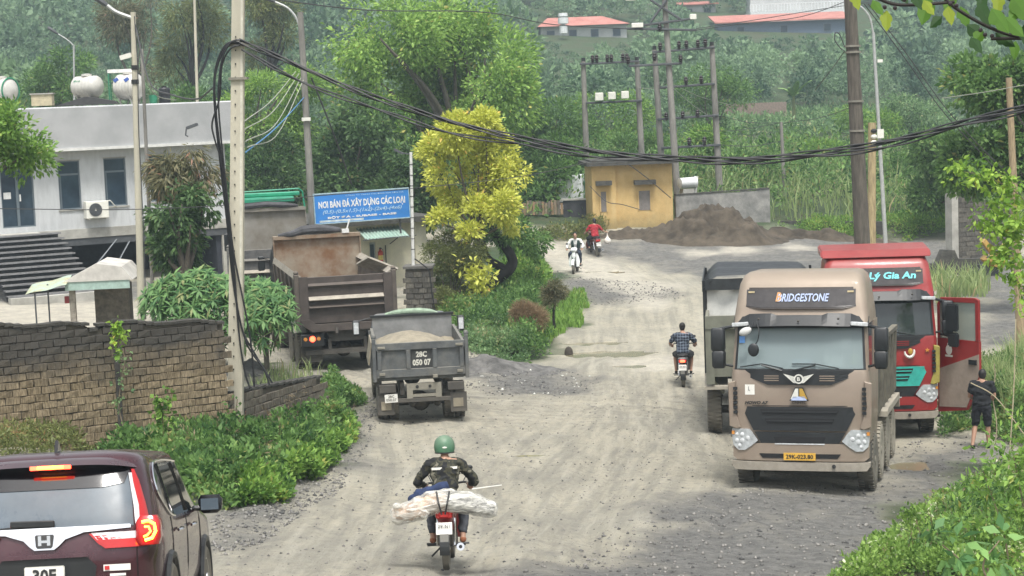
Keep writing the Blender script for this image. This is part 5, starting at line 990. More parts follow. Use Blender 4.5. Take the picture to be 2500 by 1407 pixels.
for s in (-1, 1):
    sd_ = part('bed_side', gry, S, lambda b: b.bb(s * .93, s * .99, .06, 3.1, 1.02, 1.78)); part('corner_post', gry, S, lambda b: (b.bb(s * .97, s * 1.05, -.06, .08, 1.0, 1.95), b.ell((s * 1.01, 0, 1.98), (.06, .06, .07), 8, 6)), bevel=.008)
    for k in range(5): part('rib', gry, sd_, lambda b: b.bb(s * .992, s * 1.04, .3 + k * .62, .37 + k * .62, 1.02, 1.76))
part('side_flap', sandm, S, lambda b: b.box((-1.09, .8, 1.6), (.03, 1.3, .5), rot=(0, .15, 0))); part('headboard', mat('pale_headboard', (.20, .205, .205), .8, var=.25, sc=2, dust=.3), S, lambda b: (b.bb(-.93, .93, 3.08, 3.13, 1.1, 2.02),)); part('head_rail', blk, S, lambda b: b.bb(-.98, .98, 3.04, 3.16, 2.022, 2.07)); part('bed_floor', gry, S, lambda b: b.bb(-.93, .93, .06, 3.08, 1.0, 1.06))
part('sand_heap', sandm, S, lambda b: b.sheet(lambda u, v: (-.92 + 1.84 * u, .06 + 3.0 * v, 1.5 + .36 * max(0, 1 - math.hypot((u - .42) * 2.0, (v - .55) * 1.6)) ** .7 + .015 * math.sin(u * 40 + v * 22)), [i / 22 for i in range(23)], [i / 18 for i in range(19)], th=.01), smooth=True)
t_ = tag(MB().tube([(-.62, 3.2, 2.09), (-.4, 3.2, 2.13), (-.1, 3.22, 2.15), (.2, 3.2, 2.14), (.45, 3.2, 2.12), (.62, 3.2, 2.08)], [.04, .06, .07, .08, .06, .03], 9).build('rolled_tarpaulin', mat('faded_green_canvas', (.25, .33, .24), .85, var=.3, sc=6, bump=.5, bsc=18), None, smooth=True), 'faded green canvas roll on top of the small dump truck', 'tarpaulin'); t_.matrix_world = Matrix.Translation(S.location) @ Matrix.Rotation(R(6), 4, 'Z')
part('cab', mat('blue_grey_cab', (.06, .085, .11), .6, dust=.3), S, lambda b: loft(b, [(.55, .95, 3.3, 5.0, .1), (1.2, .97, 3.3, 5.0, .1), (1.35, .95, 3.32, 4.9, .1), (1.9, .88, 3.35, 4.5, .1), (1.95, .8, 3.4, 4.4, .1)]), smooth=True)
for s in (-1, 1):
    part('mirror', blk, S, lambda b: loft(b, [(1.38, .06, 0, .05, .02), (1.42, .085, -.02, .07, .03), (1.72, .085, -.02, .07, .03), (1.76, .06, 0, .05, .02)]), loc=(s * 1.28, 4.8, .0)); part('mirror_glass', clearl, S, lambda b: b.box((s * 1.28, 4.77, 1.57), (.12, .01, .28))); part('mirror_arm', blk, S, lambda b: b.tube([(s * .95, 4.8, 1.8), (s * 1.28, 4.82, 1.72)], .015, 5))
    part('lamp_box', chas, S, lambda b: b.bb(s * .57, s * .93, -.02, .2, .74, .92), bevel=.01); fl = part('mud_flap', chas, S, lambda b: b.bb(s * .62, s * .98, .03, .05, .25, .68)); part('flap_patch', sandm, fl, lambda b: b.bb(s * .68, s * .9, .015, .028, .36, .55))
part('cross_member', rimm, S, lambda b: (b.bb(-.33, .43, .0, .1, .78, .92), b.bb(-.33, -.2, .0, .1, .6, .78), b.bb(.3, .43, .0, .1, .6, .78), b.bb(-.2, .3, .0, .1, .62, .68))); part('bumper_bar', chas, S, lambda b: b.bb(-.55, .62, -.03, .05, .52, .6)); 
for x in (-.1, .18): part('bolt_hole', dkt, S, lambda b: b.cyl((x, -.012, .85), (x, -.003, .85), .035))
pl_ = part('number_plate', whp, S, lambda b: b.box((-.68, -.07, .63), (.28, .015, .18), rot=(0, -.03, 0))); text('28C', .07, dkt, 'lettering', pl_, (-.68, -.081, .675), width=.13, height=.055); text('050.07', .07, dkt, 'lettering', pl_, (-.68, -.081, .6), width=.22, height=.055)
for x in (-.2, .35): part('air_tank', chas, S, lambda b: b.ell((x, .35, .44), (.09, .2, .1)), smooth='all')
frame_under(S, .1, 4.6, .82); axle(S, .75, .41); axle(S, 4.3, .41)
for s in (-1, 1): wheel(S, s * .86, .75, .41, .21, s); wheel(S, s * .61, .75, .41, .21, -s); wheel(S, s * .86, 4.3, .41, .21, s)
# ---------------------------------------------------------------- maroon car
mar = mat('maroon_paint', (.05, .01, .018), .22, metal=.35, var=.12, sc=2, dust=.12, dcol=(.20, .15, .14), coat=.6)
RG = [(.25, .88, .12, 4.45), (.5, .925, .02, 4.55), (.8, .93, 0., 4.52), (.95, .925, .03, 4.4), (1.03, .915, .05, 3.7), (1.1, .90, .08, 3.45), (1.3, .855, .18, 3.05), (1.5, .80, .29, 2.8), (1.59, .765, .35, 2.65), (1.635, .71, .42, 2.5), (1.66, .60, .53, 2.35), (1.675, .42, .7, 2.1)]
def ci(z, k): return interp([(r[0], r[k]) for r in RG], z)
def smoothed(z, k): return sum(ci(z + d, k) * w_ for d, w_ in ((-.05, .2), (-.025, .2), (0, .2), (.025, .2), (.05, .2))) if .3 < z < 1.6 else ci(z, k)
def outl(W_, y0, y1, n_=9, k=56):
    o = []; c_y = (y0 + y1) / 2; L_ = (y1 - y0) / 2
    for i in range(k):
        t = -math.pi / 2 + 2 * math.pi * i / k; s_, c2 = math.sin(t), math.cos(t); e = 2 / 7.
        o.append((W_ * math.copysign(abs(c2) ** e, c2), c_y + L_ * math.copysign(abs(s_) ** (2 / 9.), s_)))
    return o
def rear_y(x, z):
    W_, y0, y1 = smoothed(z, 1), smoothed(z, 2), smoothed(z, 3); c_y = (y0 + y1) / 2; L_ = (y1 - y0) / 2; q = min(.9999, abs(x / W_)) ** 7
    return c_y - L_ * (1 - q) ** (1 / 9)
def side_x(y, z):
    W_, y0, y1 = smoothed(z, 1), smoothed(z, 2), smoothed(z, 3); c_y = (y0 + y1) / 2; L_ = (y1 - y0) / 2; q = min(.9999, abs((y - c_y) / L_)) ** 9
    return W_ * (1 - q) ** (1 / 7)
c = W(120, 1600, 14.8); CAR = thing('maroon_car', 'dusty maroon SUV seen from behind with glowing tail lights', 'car', (c.x + .0, 14.75, c.z - .0), R(3.5))
b = MB(); zs_ = [.25 + (1.675 - .25) * i / 38 for i in range(39)]; rings = [[(x, y, z) for x, y in outl(smoothed(z, 1), smoothed(z, 2), smoothed(z, 3))] for z in zs_]; k = 56; vs = [p for r_ in rings for p in r_]
b.add(vs, [tuple(range(k))[::-1], tuple(range(38 * k, 39 * k))] + [(i * k + j, i * k + (j + 1) % k, (i + 1) * k + (j + 1) % k, (i + 1) * k + j) for i in range(38) for j in range(k)]); b.build('body', mar, CAR, smooth='all')
def rpatch(name, m, rows, par=None, off=.006, th=.012, nu=24, nv=4):
    rows = sorted(rows); zz = []
    for a_, b2 in zip(rows[:-1], rows[1:]): zz += [a_[0] + (b2[0] - a_[0]) * i / nv for i in range(nv)]
    zz.append(rows[-1][0]); l_ = [(r[0], r[1]) for r in rows]; r_ = [(r[0], r[2]) for r in rows]
    b = MB(); b.sheet(lambda u, v: ((lambda x: (x, rear_y(x, v) - off, v))(interp(l_, v) + (interp(r_, v) - interp(l_, v)) * u)), [i / nu for i in range(nu + 1)], zz, th=th); return b.build(name, m, par or CAR, smooth=True)
def spatch(name, m, rows, par=None, off=.006, th=.015, nu=14, nv=3, s=1):
    rows = sorted(rows); zz = []
    for a_, b2 in zip(rows[:-1], rows[1:]): zz += [a_[0] + (b2[0] - a_[0]) * i / nv for i in range(nv)]
    zz.append(rows[-1][0]); l_ = [(r[0], r[1]) for r in rows]; r_ = [(r[0], r[2]) for r in rows]; b = MB()
    P = [[(lambda y: (s * (side_x(y, v) + off), y, v))(interp(l_, v) + (interp(r_, v) - interp(l_, v)) * i / nu) for i in range(nu + 1)] for v in zz]; n2 = len(zz); vs = [p for r2 in P for p in r2]; K = len(vs)
    vs += [(p[0] - s * th, p[1], p[2]) for p in vs]; fs = []
    for j in range(n2 - 1):
        for i in range(nu): a_ = j * (nu + 1) + i; fs += [(a_, a_ + 1, a_ + nu + 2, a_ + nu + 1), (K + a_ + nu + 1, K + a_ + nu + 2, K + a_ + 1, K + a_)]
    for i in range(nu): fs += [(i, K + i, K + i + 1, i + 1), ((n2 - 1) * (nu + 1) + i + 1, K + (n2 - 1) * (nu + 1) + i + 1, K + (n2 - 1) * (nu + 1) + i, (n2 - 1) * (nu + 1) + i)]
    for j in range(n2 - 1): fs += [(j * (nu + 1), (j + 1) * (nu + 1), K + (j + 1) * (nu + 1), K + j * (nu + 1)), ((j + 1) * (nu + 1) + nu, j * (nu + 1) + nu, K + j * (nu + 1) + nu, K + (j + 1) * (nu + 1) + nu)]
    b.add(vs, fs); return b.build(name, m, par or CAR, smooth=True)
cg = mat('car_glass', (.075, .10, .125), .25, var=.2, sc=1.5, dust=.12, dcol=(.25, .26, .26)); cg.node_tree.nodes['Principled BSDF'].inputs['Specular IOR Level'].default_value = .25; cgd = mat('car_glass_dark', (.02, .025, .025), .05, var=.1, coat=.5); gap = mat('panel_gap', (.004, .004, .004), .9, var=0)
rpatch('rear_window', cg, [(1.035, -.72, .72), (1.25, -.70, .70), (1.46, -.655, .655), (1.52, -.63, .63)])
rpatch('rear_window_top', mat('gloss_black', (.006, .006, .008), .1, var=0), [(1.36, -.45, .45), (1.39, -.63, .63), (1.50, -.67, .67), (1.56, -.65, .65)], off=.014)
b = MB(); b.sheet(lambda u, v: ((lambda x: (x, rear_y(x, 1.57) - .16 * (1 - v) + .05 * abs(x) ** 2 * 4 * .6, 1.555 + .06 * v - .05 * abs(x / .74) ** 4))(-.74 + 1.48 * u)), [i / 30 for i in range(31)], [0, .3, .6, 1], th=.04); b.build('spoiler', mar, CAR, smooth=True)
part('spoiler_lip', MATS['gloss_black'], CAR, lambda b: b.sheet(lambda u, v: ((lambda x: (x, rear_y(x, 1.53) - .10 * v + .02 + .05 * abs(x) ** 2 * 4 * .6, 1.50 + .052 * v - .05 * abs(x / .70) ** 4))(-.70 + 1.40 * u)), [i / 24 for i in range(25)], [0, .5, 1], th=.02))
part('high_brake_light', mat('brake_glow', (.9, .3, .05), .3, var=0, emit=(1, .25, .02, 7)), CAR, lambda b: b.box((.03, rear_y(0, 1.55) - .135, 1.545), (.22, .03, .026)), bevel=.006); part('brake_light_edge', lit_r, CAR, lambda b: b.box((.03, rear_y(0, 1.55) - .131, 1.543), (.34, .02, .034)), bevel=.006)
part('antenna', MATS['gloss_black'], CAR, lambda b: (b.prism([(.62, 1.655), (.80, 1.66), (.70, 1.76), (.66, 1.775)], -.014, .014, 'x'), b.ell((0, .72, 1.665), (.035, .08, .02))))
rpatch('chrome_strip', chrome, [(.975, -.06, .06), (1.0, -.30, .30), (1.02, -.70, .70), (1.045, -.70, .70), (1.05, -.69, .69)], off=.03, th=.03); rpatch('badge_holder', chrome, [(.87, -.08, .08), (.90, -.12, .12), (.95, -.17, .17), (.98, -.26, .26), (1.0, -.32, .32)], off=.028, th=.02)
o = rpatch('badge_field', dkt, [(.885, -.055, .055), (.90, -.068, .068), (.985, -.078, .078), (.995, -.07, .07)], off=.032, th=.01); text('H', .1, chrome, 'emblem', o, (0, rear_y(0, .94) - .036, .94), width=.10, height=.095, off=.004)
part('wiper', blk, CAR, lambda b: (b.box((-.1, rear_y(0, 1.08) - .035, 1.085), (.36, .035, .055), rot=(0, .02, 0)), b.tube([(.02, rear_y(0, 1.07) - .03, 1.075), (-.5, rear_y(.5, 1.05) - .02, 1.045)], .012, 6)), bevel=.008)
part('tailgate_gap', gap, CAR, lambda b: [b.tube([(s * .745, rear_y(.745, z) - .001, z) for z in [.4 + .05 * k for k in range(11)]], .005, 4) for s in (-1, 1)])
redl = mat('red_lens', (.42, .012, .012), .12, var=.05, coat=.6)
for s in (-1, 1):
    q = lambda rows: rows if s > 0 else [(z, -b_, -a_) for z, a_, b_ in rows]
    tl = rpatch('tail_light', clearl, q([(1.05, .735, .775), (1.2, .715, .76), (1.4, .675, .71), (1.47, .66, .685)]), off=.02, nu=4, th=.04)
    rpatch('red_strip', redl, q([(1.05, .77, .84), (1.2, .755, .805), (1.4, .70, .745), (1.5, .68, .70)]), tl, off=.022, nu=4, th=.04)
    rpatch('lower_lamp', redl, q([(.86, .50, .80), (.90, .44, .80), (.985, .36, .42), ]), tl, off=.024, nu=6, th=.03); rpatch('lower_lamp', redl, q([(.862, .52, .88), (.93, .42, .88)]), tl, off=.026, nu=8, th=.03); rpatch('clear_lamp', clearl, q([(.932, .43, .76), (.99, .38, .76)]), tl, off=.024, nu=6, th=.03)
    part('lamp_bowl', redl, tl, lambda b: loft(b, [(.87, .085, -.02, .16, .05), (.93, .105, -.04, .18, .05), (1.06, .1, -.03, .18, .05), (1.11, .07, .0, .15, .04)]), smooth=True, loc=(s * .84, .06, .0))
    part('brake_glow', MATS['brake_glow'], tl, lambda b: b.tube([(s * .80, -.0, 1.06), (s * .855, .0, 1.07), (s * .90, .012, 1.04), (s * .91, .014, .98), (s * .88, .008, .925), (s * .82, -.0, .91)], .014, 6)); part('brake_glow', MATS['brake_glow'], tl, lambda b: b.tube([(s * .82, -.0, 1.02), (s * .855, .0, 1.02), (s * .87, .0, .98), (s * .84, .0, .95), (s * .81, .0, .94)], .009, 6))
rpatch('plate_recess', blk, [(.36, -.36, .36), (.72, -.42, .42), (.80, -.34, .34)], off=.004); rpatch('recess_lip', mar, [(.80, -.36, .36), (.82, -.33, .33), (.835, -.30, .30)], off=.03, th=.03)
o = part('number_plate', whp, CAR, lambda b: b.bb(-.165, .165, -.035, -.02, .46, .74), bevel=.01, segs=2); text('30F', .1, dkt, 'lettering', o, (0, -.04, .665), width=.19, height=.105, off=.003); text('123.45', .1, dkt, 'lettering', o, (0, -.04, .54), width=.27, height=.1)
o = part('sticker', whp, CAR, lambda b: b.box((.585, rear_y(.58, .7) - .008, .70), (.22, .006, .052))); part('sticker_mark', lamp_r, o, lambda b: b.box((.505, rear_y(.5, .7) - .013, .70), (.04, .004, .032))); part('sticker', whp, CAR, lambda b: b.box((.59, rear_y(.58, .63) - .008, .64), (.13, .006, .02)))
rpatch('bumper', blk, [(.25, -.85, .85), (.36, -.88, .88)], off=.02, th=.05)
for s in (-1, 1):
    sw = spatch('side_window', cgd, [(1.06, 1.25, 3.25), (1.1, .95, 3.2), (1.25, .62, 2.98), (1.4, .60, 2.72), (1.5, .72, 2.5), (1.535, 1.0, 2.3)], off=.004, s=s)
    b = MB(); cr = [(1.25, 1.06), (.95, 1.1), (.62, 1.25), (.57, 1.34), (.60, 1.42), (.72, 1.51), (.95, 1.55), (1.6, 1.56), (2.3, 1.54)]; b.tube(spl([(s * (side_x(y, z) + .01), y, z) for y, z in cr], 4), .011, 5); b.build('chrome_edge', chrome, sw, smooth=True)
    for y0_, y1_ in ((1.12, .98), (2.12, 1.95)): part('window_bar', MATS['gloss_black'], sw, lambda b: b.tube([(s * (side_x(y0_, 1.08) + .008), y0_, 1.08), (s * (side_x(y1_, 1.53) + .008), y1_, 1.53)], .02, 4))
    for yd in (1.0, 2.05, 3.1): part('door_gap', gap, CAR, lambda b: b.tube([(s * (side_x(yd, z) + .001), yd - (.0 if z > .6 else (.6 - z) * .4 * (yd < 1.5)), z) for z in (.4, .6, .8, .95, 1.06)], .005, 4))
    for yd in (1.25, 2.25): part('door_handle', chrome, CAR, lambda b: b.tube([(s * (side_x(yd, .93) + .02), yd, .93), (s * (side_x(yd, .93) + .045), yd + .05, .935), (s * (side_x(yd, .93) + .045), yd + .16, .94), (s * (side_x(yd, .93) + .02), yd + .2, .94)], .014, 6))
    part('mirror', MATS['gloss_black'], CAR, lambda b: loft(b, [(.99, .07, 0, .1, .04), (1.02, .11, -.01, .13, .05), (1.12, .12, -.01, .14, .05), (1.17, .09, .0, .12, .04)]), loc=(s * 1.06, 2.85, .02), smooth=True); part('mirror_glass', cg, CAR, lambda b: b.box((s * 1.06, 2.832, 1.1), (.17, .01, .11))); part('mirror_arm', MATS['gloss_black'], CAR, lambda b: b.tube([(s * .86, 2.88, 1.07), (s * .98, 2.9, 1.06)], .03, 6))
    for yw in (.85, 3.5): 
        part('wheel_arch', blk, CAR, lambda b: b.tube([(s * .925, yw + .4 * math.cos(t), .33 + .42 * math.sin(t)) for t in [R(-10 + k * 20) for k in range(11)]], .035, 6)); wheel(CAR, s * .83, yw, .345, .23, s, rm=chrome, lugs=False)
    part('sill', blk, CAR, lambda b: b.bb(s * .86, s * .935, 1.3, 3.05, .25, .38), bevel=.02)
for o_, l_ in ((CAR, 2.6), (TT, 5.5), (RT, 5), (T2, 5.5), (T3, 6), (T4, 5), (S, 3.5)): settle(o_, l_)
CAR.rotation_euler.x = R(-10.5)
# ---------------------------------------------------------------- people and motorbikes
skin = mat('skin', (.38, .22, .15), .6, var=.06); hairm = mat('black_hair', (.012, .01, .01), .6)
def fuse(b, vox, m, name, parent=None, smooth_it=4, extra=None, folds=0):
    me = b.mesh('tmp', m); o = bpy.data.objects.new('tmp', me); COL.objects.link(o)
    md = o.modifiers.new('r', 'REMESH'); md.mode = 'VOXEL'; md.voxel_size = vox; ms_ = o.modifiers.new('s', 'SMOOTH'); ms_.iterations = smooth_it; ms_.factor = .6
    dg = bpy.context.evaluated_depsgraph_get(); me2 = bpy.data.meshes.new_from_object(o.evaluated_get(dg)); bpy.data.objects.remove(o)
    bm = bmesh.new(); bm.from_mesh(me2)
    if extra:
        for e in extra: bm.from_mesh(e)
    if folds:
        bm.normal_update(); co = np.array([v.co for v in bm.verts]); q = co * [9, 9, 22] + (hash3(co * 5, 2) * 3)[:, None]; d = (np.abs(hash3(q, 4) - .5) * 2 - .3) * folds + (hash3(co * 14, 6) - .5) * folds
        for v, k in zip(bm.verts, d): v.co += v.normal * float(k)
    for f in bm.faces: f.smooth = True; f.material_index = 0
    bm.to_mesh(me2); bm.free(); me2.materials.clear(); me2.materials.append(m); me2.name = name or 'hand'
    return link(name, me2, parent) if name else me2
def cap(b, p, q, r1, r2):
    p, q = Vector(p), Vector(q); d = (q - p).normalized(); b.tube([p - d * r1 * .7, p - d * r1 * .35, p, q, q + d * r2 * .35, q + d * r2 * .7], [r1 * .65, r1 * .92, r1, r2, r2 * .92, r2 * .65], 12); return b
def hand(wr, dr, pn, s, curl=.6):
    """five fingered hand at wrist wr pointing along dr, palm facing pn"""
    wr, d, n = Vector(wr), Vector(dr).normalized(), Vector(pn).normalized(); x = d.cross(n).normalized(); n = x.cross(d); b = MB()
    cap(b, wr - d * .02, wr + d * .05, .024, .032)
    for i in (-1, 0, 1): cap(b, wr + d * .03 + x * i * .018, wr + d * .085 + x * i * .024, .018, .016)
    for i, ln in enumerate((.068, .078, .072, .056)):
        a = wr + d * .085 + x * (i - 1.5) * .021; d2 = (d * math.cos(curl) + n * math.sin(curl)); c2 = a + d2 * ln * .55; d3 = d * math.cos(curl * 2.2) + n * math.sin(curl * 2.2); cap(b, a, c2, .0098, .009); cap(b, c2, c2 + d3 * ln * .5, .009, .0075)
    a = wr + d * .03 - x * .028 * s; c2 = a + (d * .6 - x * .7 * s + n * .3).normalized() * .045; cap(b, a, c2, .013, .011); cap(b, c2, c2 + (d * .9 + n * .5).normalized() * .035, .011, .009)
    return fuse(b, .0055, skin, None, smooth_it=2)
def person(label, loc, rz, J, shirt, trousers, shoes=None, helmet=None, hair=True, shorts=False, sleeve=.45, cat='person', face=True, legcut=1.0, slack=1.0, longhair=False, vox=.016, sk=None, hold=None):
    t = thing('person', label, cat, loc, rz); g = lambda k: Vector(J[k]); b = MB()
    hd = g('head'); nk = g('neck')
    b.ell(hd, (.074, .092, .112), 16, 12); b.ell(hd + Vector((0, .02, -.06)), (.055, .07, .06)); cap(b, nk - Vector((0, 0, .04)), hd - Vector((0, .01, .05)), .055, .05)
    if face:
        b.ell(hd + Vector((0, .095, -.01)), (.014, .022, .026)); [b.ell(hd + Vector((s * .076, -.005, 0)), (.012, .022, .032)) for s in (-1, 1)]; b.ell(hd + Vector((0, .075, -.055)), (.028, .02, .012)); b.ell(hd + Vector((0, .07, -.095)), (.03, .02, .02)); b.ell(hd + Vector((0, .08, .035)), (.05, .014, .012))
    ch, pe = g('chest'), g('pelvis'); b.ell(ch, (.165, .11, .19), 14, 10); b.ell((ch + pe) / 2, (.145, .105, .16)); b.ell(pe, (.16, .12, .13)); cap(b, ch + Vector((0, 0, .1)), nk, .08, .058)
    ex = []
    for s, k in ((-1, 'l'), (1, 'r')):
        sh, el, wr = g('sh' + k), g('el' + k), g('wr' + k); cap(b, nk - Vector((0, 0, .03)), sh, .055, .058); cap(b, sh, el, .052, .04); cap(b, el, wr, .04, .027)
        hp, kn, an, to = g('hp' + k), g('kn' + k), g('an' + k), g('to' + k); cap(b, hp, kn, .085, .055); cap(b, kn, kn.lerp(an, .35), .052, .055); cap(b, kn.lerp(an, .35), an, .055, .036); cap(b, an - Vector((0, .02, .02)), to, .04, .03)
        ex.append(hand(wr, J.get('hd' + k, (0, 1, -.1)), J.get('pn' + k, (0, 0, -1)), s * J.get('hs', 1), J.get('curl', .7)))
    body = fuse(b, vox, sk or skin, 'body', t, extra=ex)
    if face:
        for s in (-1, 1): part('eye', mat('eye_dark', (.02, .015, .012), .3), t, lambda b: b.ell(hd + Vector((s * .03, .083, .012)), (.012, .008, .006)))
        part('mouth', mat('lip', (.25, .1, .08), .6), t, lambda b: b.ell(hd + Vector((0, .092, -.055)), (.022, .006, .005)))
    b = MB(); k2 = slack; b.ell(ch, (.185 * k2, .13 * k2, .2), 14, 10); b.ell((ch + pe) / 2, (.17 * k2, .13 * k2, .17)); b.ell(pe + Vector((0, 0, .04)), (.18 * k2, .14 * k2, .12)); cap(b, ch + Vector((0, 0, .1)), nk - Vector((0, 0, .035)), .1, .066)
    for k in 'lr':
        sh, el, wr = g('sh' + k), g('el' + k), g('wr' + k); cap(b, nk - Vector((0, 0, .05)), sh, .07, .072); 
        if sleeve <= 1: cap(b, sh, sh.lerp(el, sleeve), .072, .068)
        else: cap(b, sh, el, .072, .056); cap(b, el, el.lerp(wr, sleeve - 1), .056, .045)
    fuse(b, vox, shirt, 'shirt', t, folds=.022)
    b = MB(); b.ell(pe + Vector((0, 0, -.02)), (.178, .14, .12))
    for k in 'lr':
        hp, kn, an = g('hp' + k), g('kn' + k), g('an' + k); 
        if shorts: cap(b, hp, kn.lerp(hp, .08), .105, .085)
        else: cap(b, hp, kn, .10, .073); cap(b, kn, kn.lerp(an, .8 * legcut), .073, .06)
    fuse(b, vox, trousers, 'shorts' if shorts else 'trousers', t, folds=.018)
    for k in 'lr':
        an, to = g('an' + k), g('to' + k); d = (to - an); 
        if shoes: b = MB(); cap(b, an - Vector((0, .02, .035)), to - Vector((0, 0, .005)), .045, .036); fuse(b, .012, shoes, 'shoe', t)
    if helmet:
        h = part('helmet', helmet, t, lambda b: b.lathe([(-.09, .118), (-.05, .13), (0, .132), (.05, .122), (.09, .1), (.12, .06), (.132, .005)], hd + Vector((0, -.01, .02)), 'z', 24), smooth=True); part('helmet_rim', mat('black_rim', (.02, .02, .02), .5), h, lambda b: b.tube([hd + Vector((math.cos(q) * .12, math.sin(q) * .12 - .01, -.07)) for q in [i * math.pi / 12 for i in range(25)]], .009, 5)); part('helmet_mark', MATS['badge_white'], h, lambda b: b.ell(hd + Vector((.01, -.14, .0)), (.03, .006, .012)))
    elif hair:
        b = MB(); b.ell(hd + Vector((0, -.018, .028)), (.083, .092, .098), 16, 12); b.ell(hd + Vector((0, -.045, -.02)), (.074, .062, .07))
        if longhair: b.ell(hd + Vector((0, -.06, -.10)), (.06, .045, .14))
        fuse(b, .012, hairm, 'hair', t)
    return t
RIDE = dict(head=(0, .70, 1.50), neck=(0, .64, 1.36), chest=(0, .60, 1.17), pelvis=(0, .50, .86), shl=(-.19, .62, 1.30), shr=(.19, .62, 1.30), ell=(-.33, .72, 1.08), elr=(.33, .72, 1.08), wrl=(-.29, .98, 1.0), wrr=(.29, .98, 1.0),
            hpl=(-.10, .52, .84), hpr=(.10, .52, .84), knl=(-.21, .93, .76), knr=(.21, .93, .76), anl=(-.19, .78, .36), anr=(.19, .78, .36), tol=(-.19, .95, .31), tor=(.19, .95, .31), pnl=(0, 0, -1), pnr=(0, 0, -1))
def bike(label, loc, rz, body, plate=None, dark=None, group=None, rear_led=lit_r, facing=False):
    t = thing('motorbike', label, 'motorbike', loc, rz, group); dark = dark or blk
    for y in (.29, 1.50):
        w_ = part('wheel', rub, t, lambda b: b.lathe([(-.03, .235), (-.042, .25), (-.04, .275), (-.02, .29), (.02, .29), (.04, .275), (.042, .25), (.03, .235)], (0, 0, 0), 'x', 32), smooth=True, loc=(0, y, .29)); part('rim', chrome, w_, lambda b: (b.lathe([(-.028, .236), (-.02, .222), (.02, .222), (.028, .236)], (0, 0, 0), 'x', 32), b.cyl((-.05, 0, 0), (.05, 0, 0), .04)), smooth=True)
        part('spoke', chrome, w_, lambda b: [b.tube([(.02 * (-1) ** i, 0, 0), (0, math.cos(q) * .225, math.sin(q) * .225)], .003, 3) for i, q in enumerate([k * math.pi / 9 for k in range(18)])])
    part('front_fender', body, t, lambda b: b.sheet(lambda u, v: (-.055 + .11 * u, 1.5 + .32 * math.cos(R(20 + 130 * v)) * 1.0, .29 + .32 * math.sin(R(20 + 130 * v)) + .02 * (1 - (2 * u - 1) ** 2)), [i / 6 for i in range(7)], [i / 10 for i in range(11)], th=.006), smooth=True)
    for s in (-1, 1): part('fork', dark, t, lambda b: b.tube([(s * .065, 1.5, .29), (s * .06, 1.22, .92)], .018, 8))
    part('handlebar', dark, t, lambda b: b.tube(spl([(-.33, 1.02, 1.0), (-.2, 1.1, 1.02), (0, 1.16, .98), (.2, 1.1, 1.02), (.33, 1.02, 1.0)]), .014, 8))
    for s in (-1, 1):
        part('grip', rub, t, lambda b: b.cyl((s * .25, 1.07, 1.01), (s * .35, 1.01, 1.0), .019)); m_ = part('mirror', dark, t, lambda b: (b.tube([(s * .2, 1.1, 1.02), (s * .27, 1.14, 1.16)], .006, 5), b.ell((s * .28, 1.14, 1.2), (.05, .015, .035)))); 
    # body: tail, seat, side covers, leg shield, headlamp
    part('tail_body', body, t, lambda b: loft(b, [(.50, .045, .42, .75, .03), (.58, .075, .22, .95, .05), (.68, .115, .10, 1.0, .06), (.75, .12, .08, 1.0, .06), (.79, .09, .12, .98, .05)]), smooth=True)
    part('seat', mat('seat_black', (.02, .02, .02), .6), t, lambda b: loft(b, [(.785, .10, .16, .92, .06), (.83, .13, .12, .92, .07), (.86, .10, .16, .86, .07)]), smooth=True)
    part('engine', chas, t, lambda b: (b.box((0, .8, .36), (.16, .34, .2)), b.cyl((-.12, .82, .33), (.12, .82, .33), .1)), bevel=.02); part('centre_beam', body, t, lambda b: loft(b, [(.40, .06, .92, 1.2, .04), (.55, .09, .9, 1.25, .05), (.72, .08, .95, 1.25, .05)]), smooth=True)
    for s in (-1, 1): part('leg_shield', body, t, lambda b: b.sheet(lambda u, v: (s * (.07 + .13 * math.sin(math.pi * min(1, v + .2)) ** .5 * u + .02), 1.22 - .1 * v + .05 * (1 - u), .3 + .6 * v), [i / 6 for i in range(7)], [i / 8 for i in range(9)], th=.012), smooth=True)
    part('head_cowl', body, t, lambda b: loft(b, [(.88, .05, 1.12, 1.32, .03), (.93, .11, 1.06, 1.36, .06), (1.0, .13, 1.02, 1.3, .06), (1.05, .09, 1.04, 1.2, .05)]), smooth=True); part('headlight', clearl, t, lambda b: b.ell((0, 1.345, .955), (.085, .04, .045))); part('beak', body, t, lambda b: loft(b, [(.62, .05, 1.24, 1.34, .03), (.72, .08, 1.2, 1.38, .03), (.87, .06, 1.16, 1.34, .03)]), smooth=True)
    part('tail_light', rear_led, t, lambda b: b.box((0, .075, .70), (.13, .04, .06)), bevel=.012); part('tail_lens', lamp_r, t, lambda b: b.box((0, .085, .70), (.20, .04, .085)), bevel=.015); part('grab_rail', dark, t, lambda b: b.tube(spl([(-.11, .35, .84), (-.12, .1, .86), (0, .02, .85), (.12, .1, .86), (.11, .35, .84)]), .013, 6))
    o = part('number_plate', whp, t, lambda b: b.box((0, .0, .545), (.2, .008, .15), rot=(-.25, 0, 0)), bevel=.004)
    if plate: text(plate[0], .05, dkt, 'lettering', o, (0, -.015, .575), (R(76), 0, 0), width=.15, height=.045); text(plate[1], .05, dkt, 'lettering', o, (0, -.0, .515), (R(76), 0, 0), width=.16, height=.05)
    part('rear_fender', dark, t, lambda b: b.sheet(lambda u, v: (-.06 + .12 * u, .29 - .33 * math.sin(R(30 + 75 * v)), .29 + .33 * math.cos(R(30 + 75 * v)) + .015), [i / 5 for i in range(6)], [i / 8 for i in range(9)], th=.008)); part('fender_flap', mat('grey_flap', (.2, .2, .19), .6, dust=.3), t, lambda b: b.sheet(lambda u, v: (-.055 + .11 * u - .02 * (u - .5) * v, -.035 + .01 * v, .48 - .16 * v), [0, .5, 1], [0, .5, 1], th=.01))
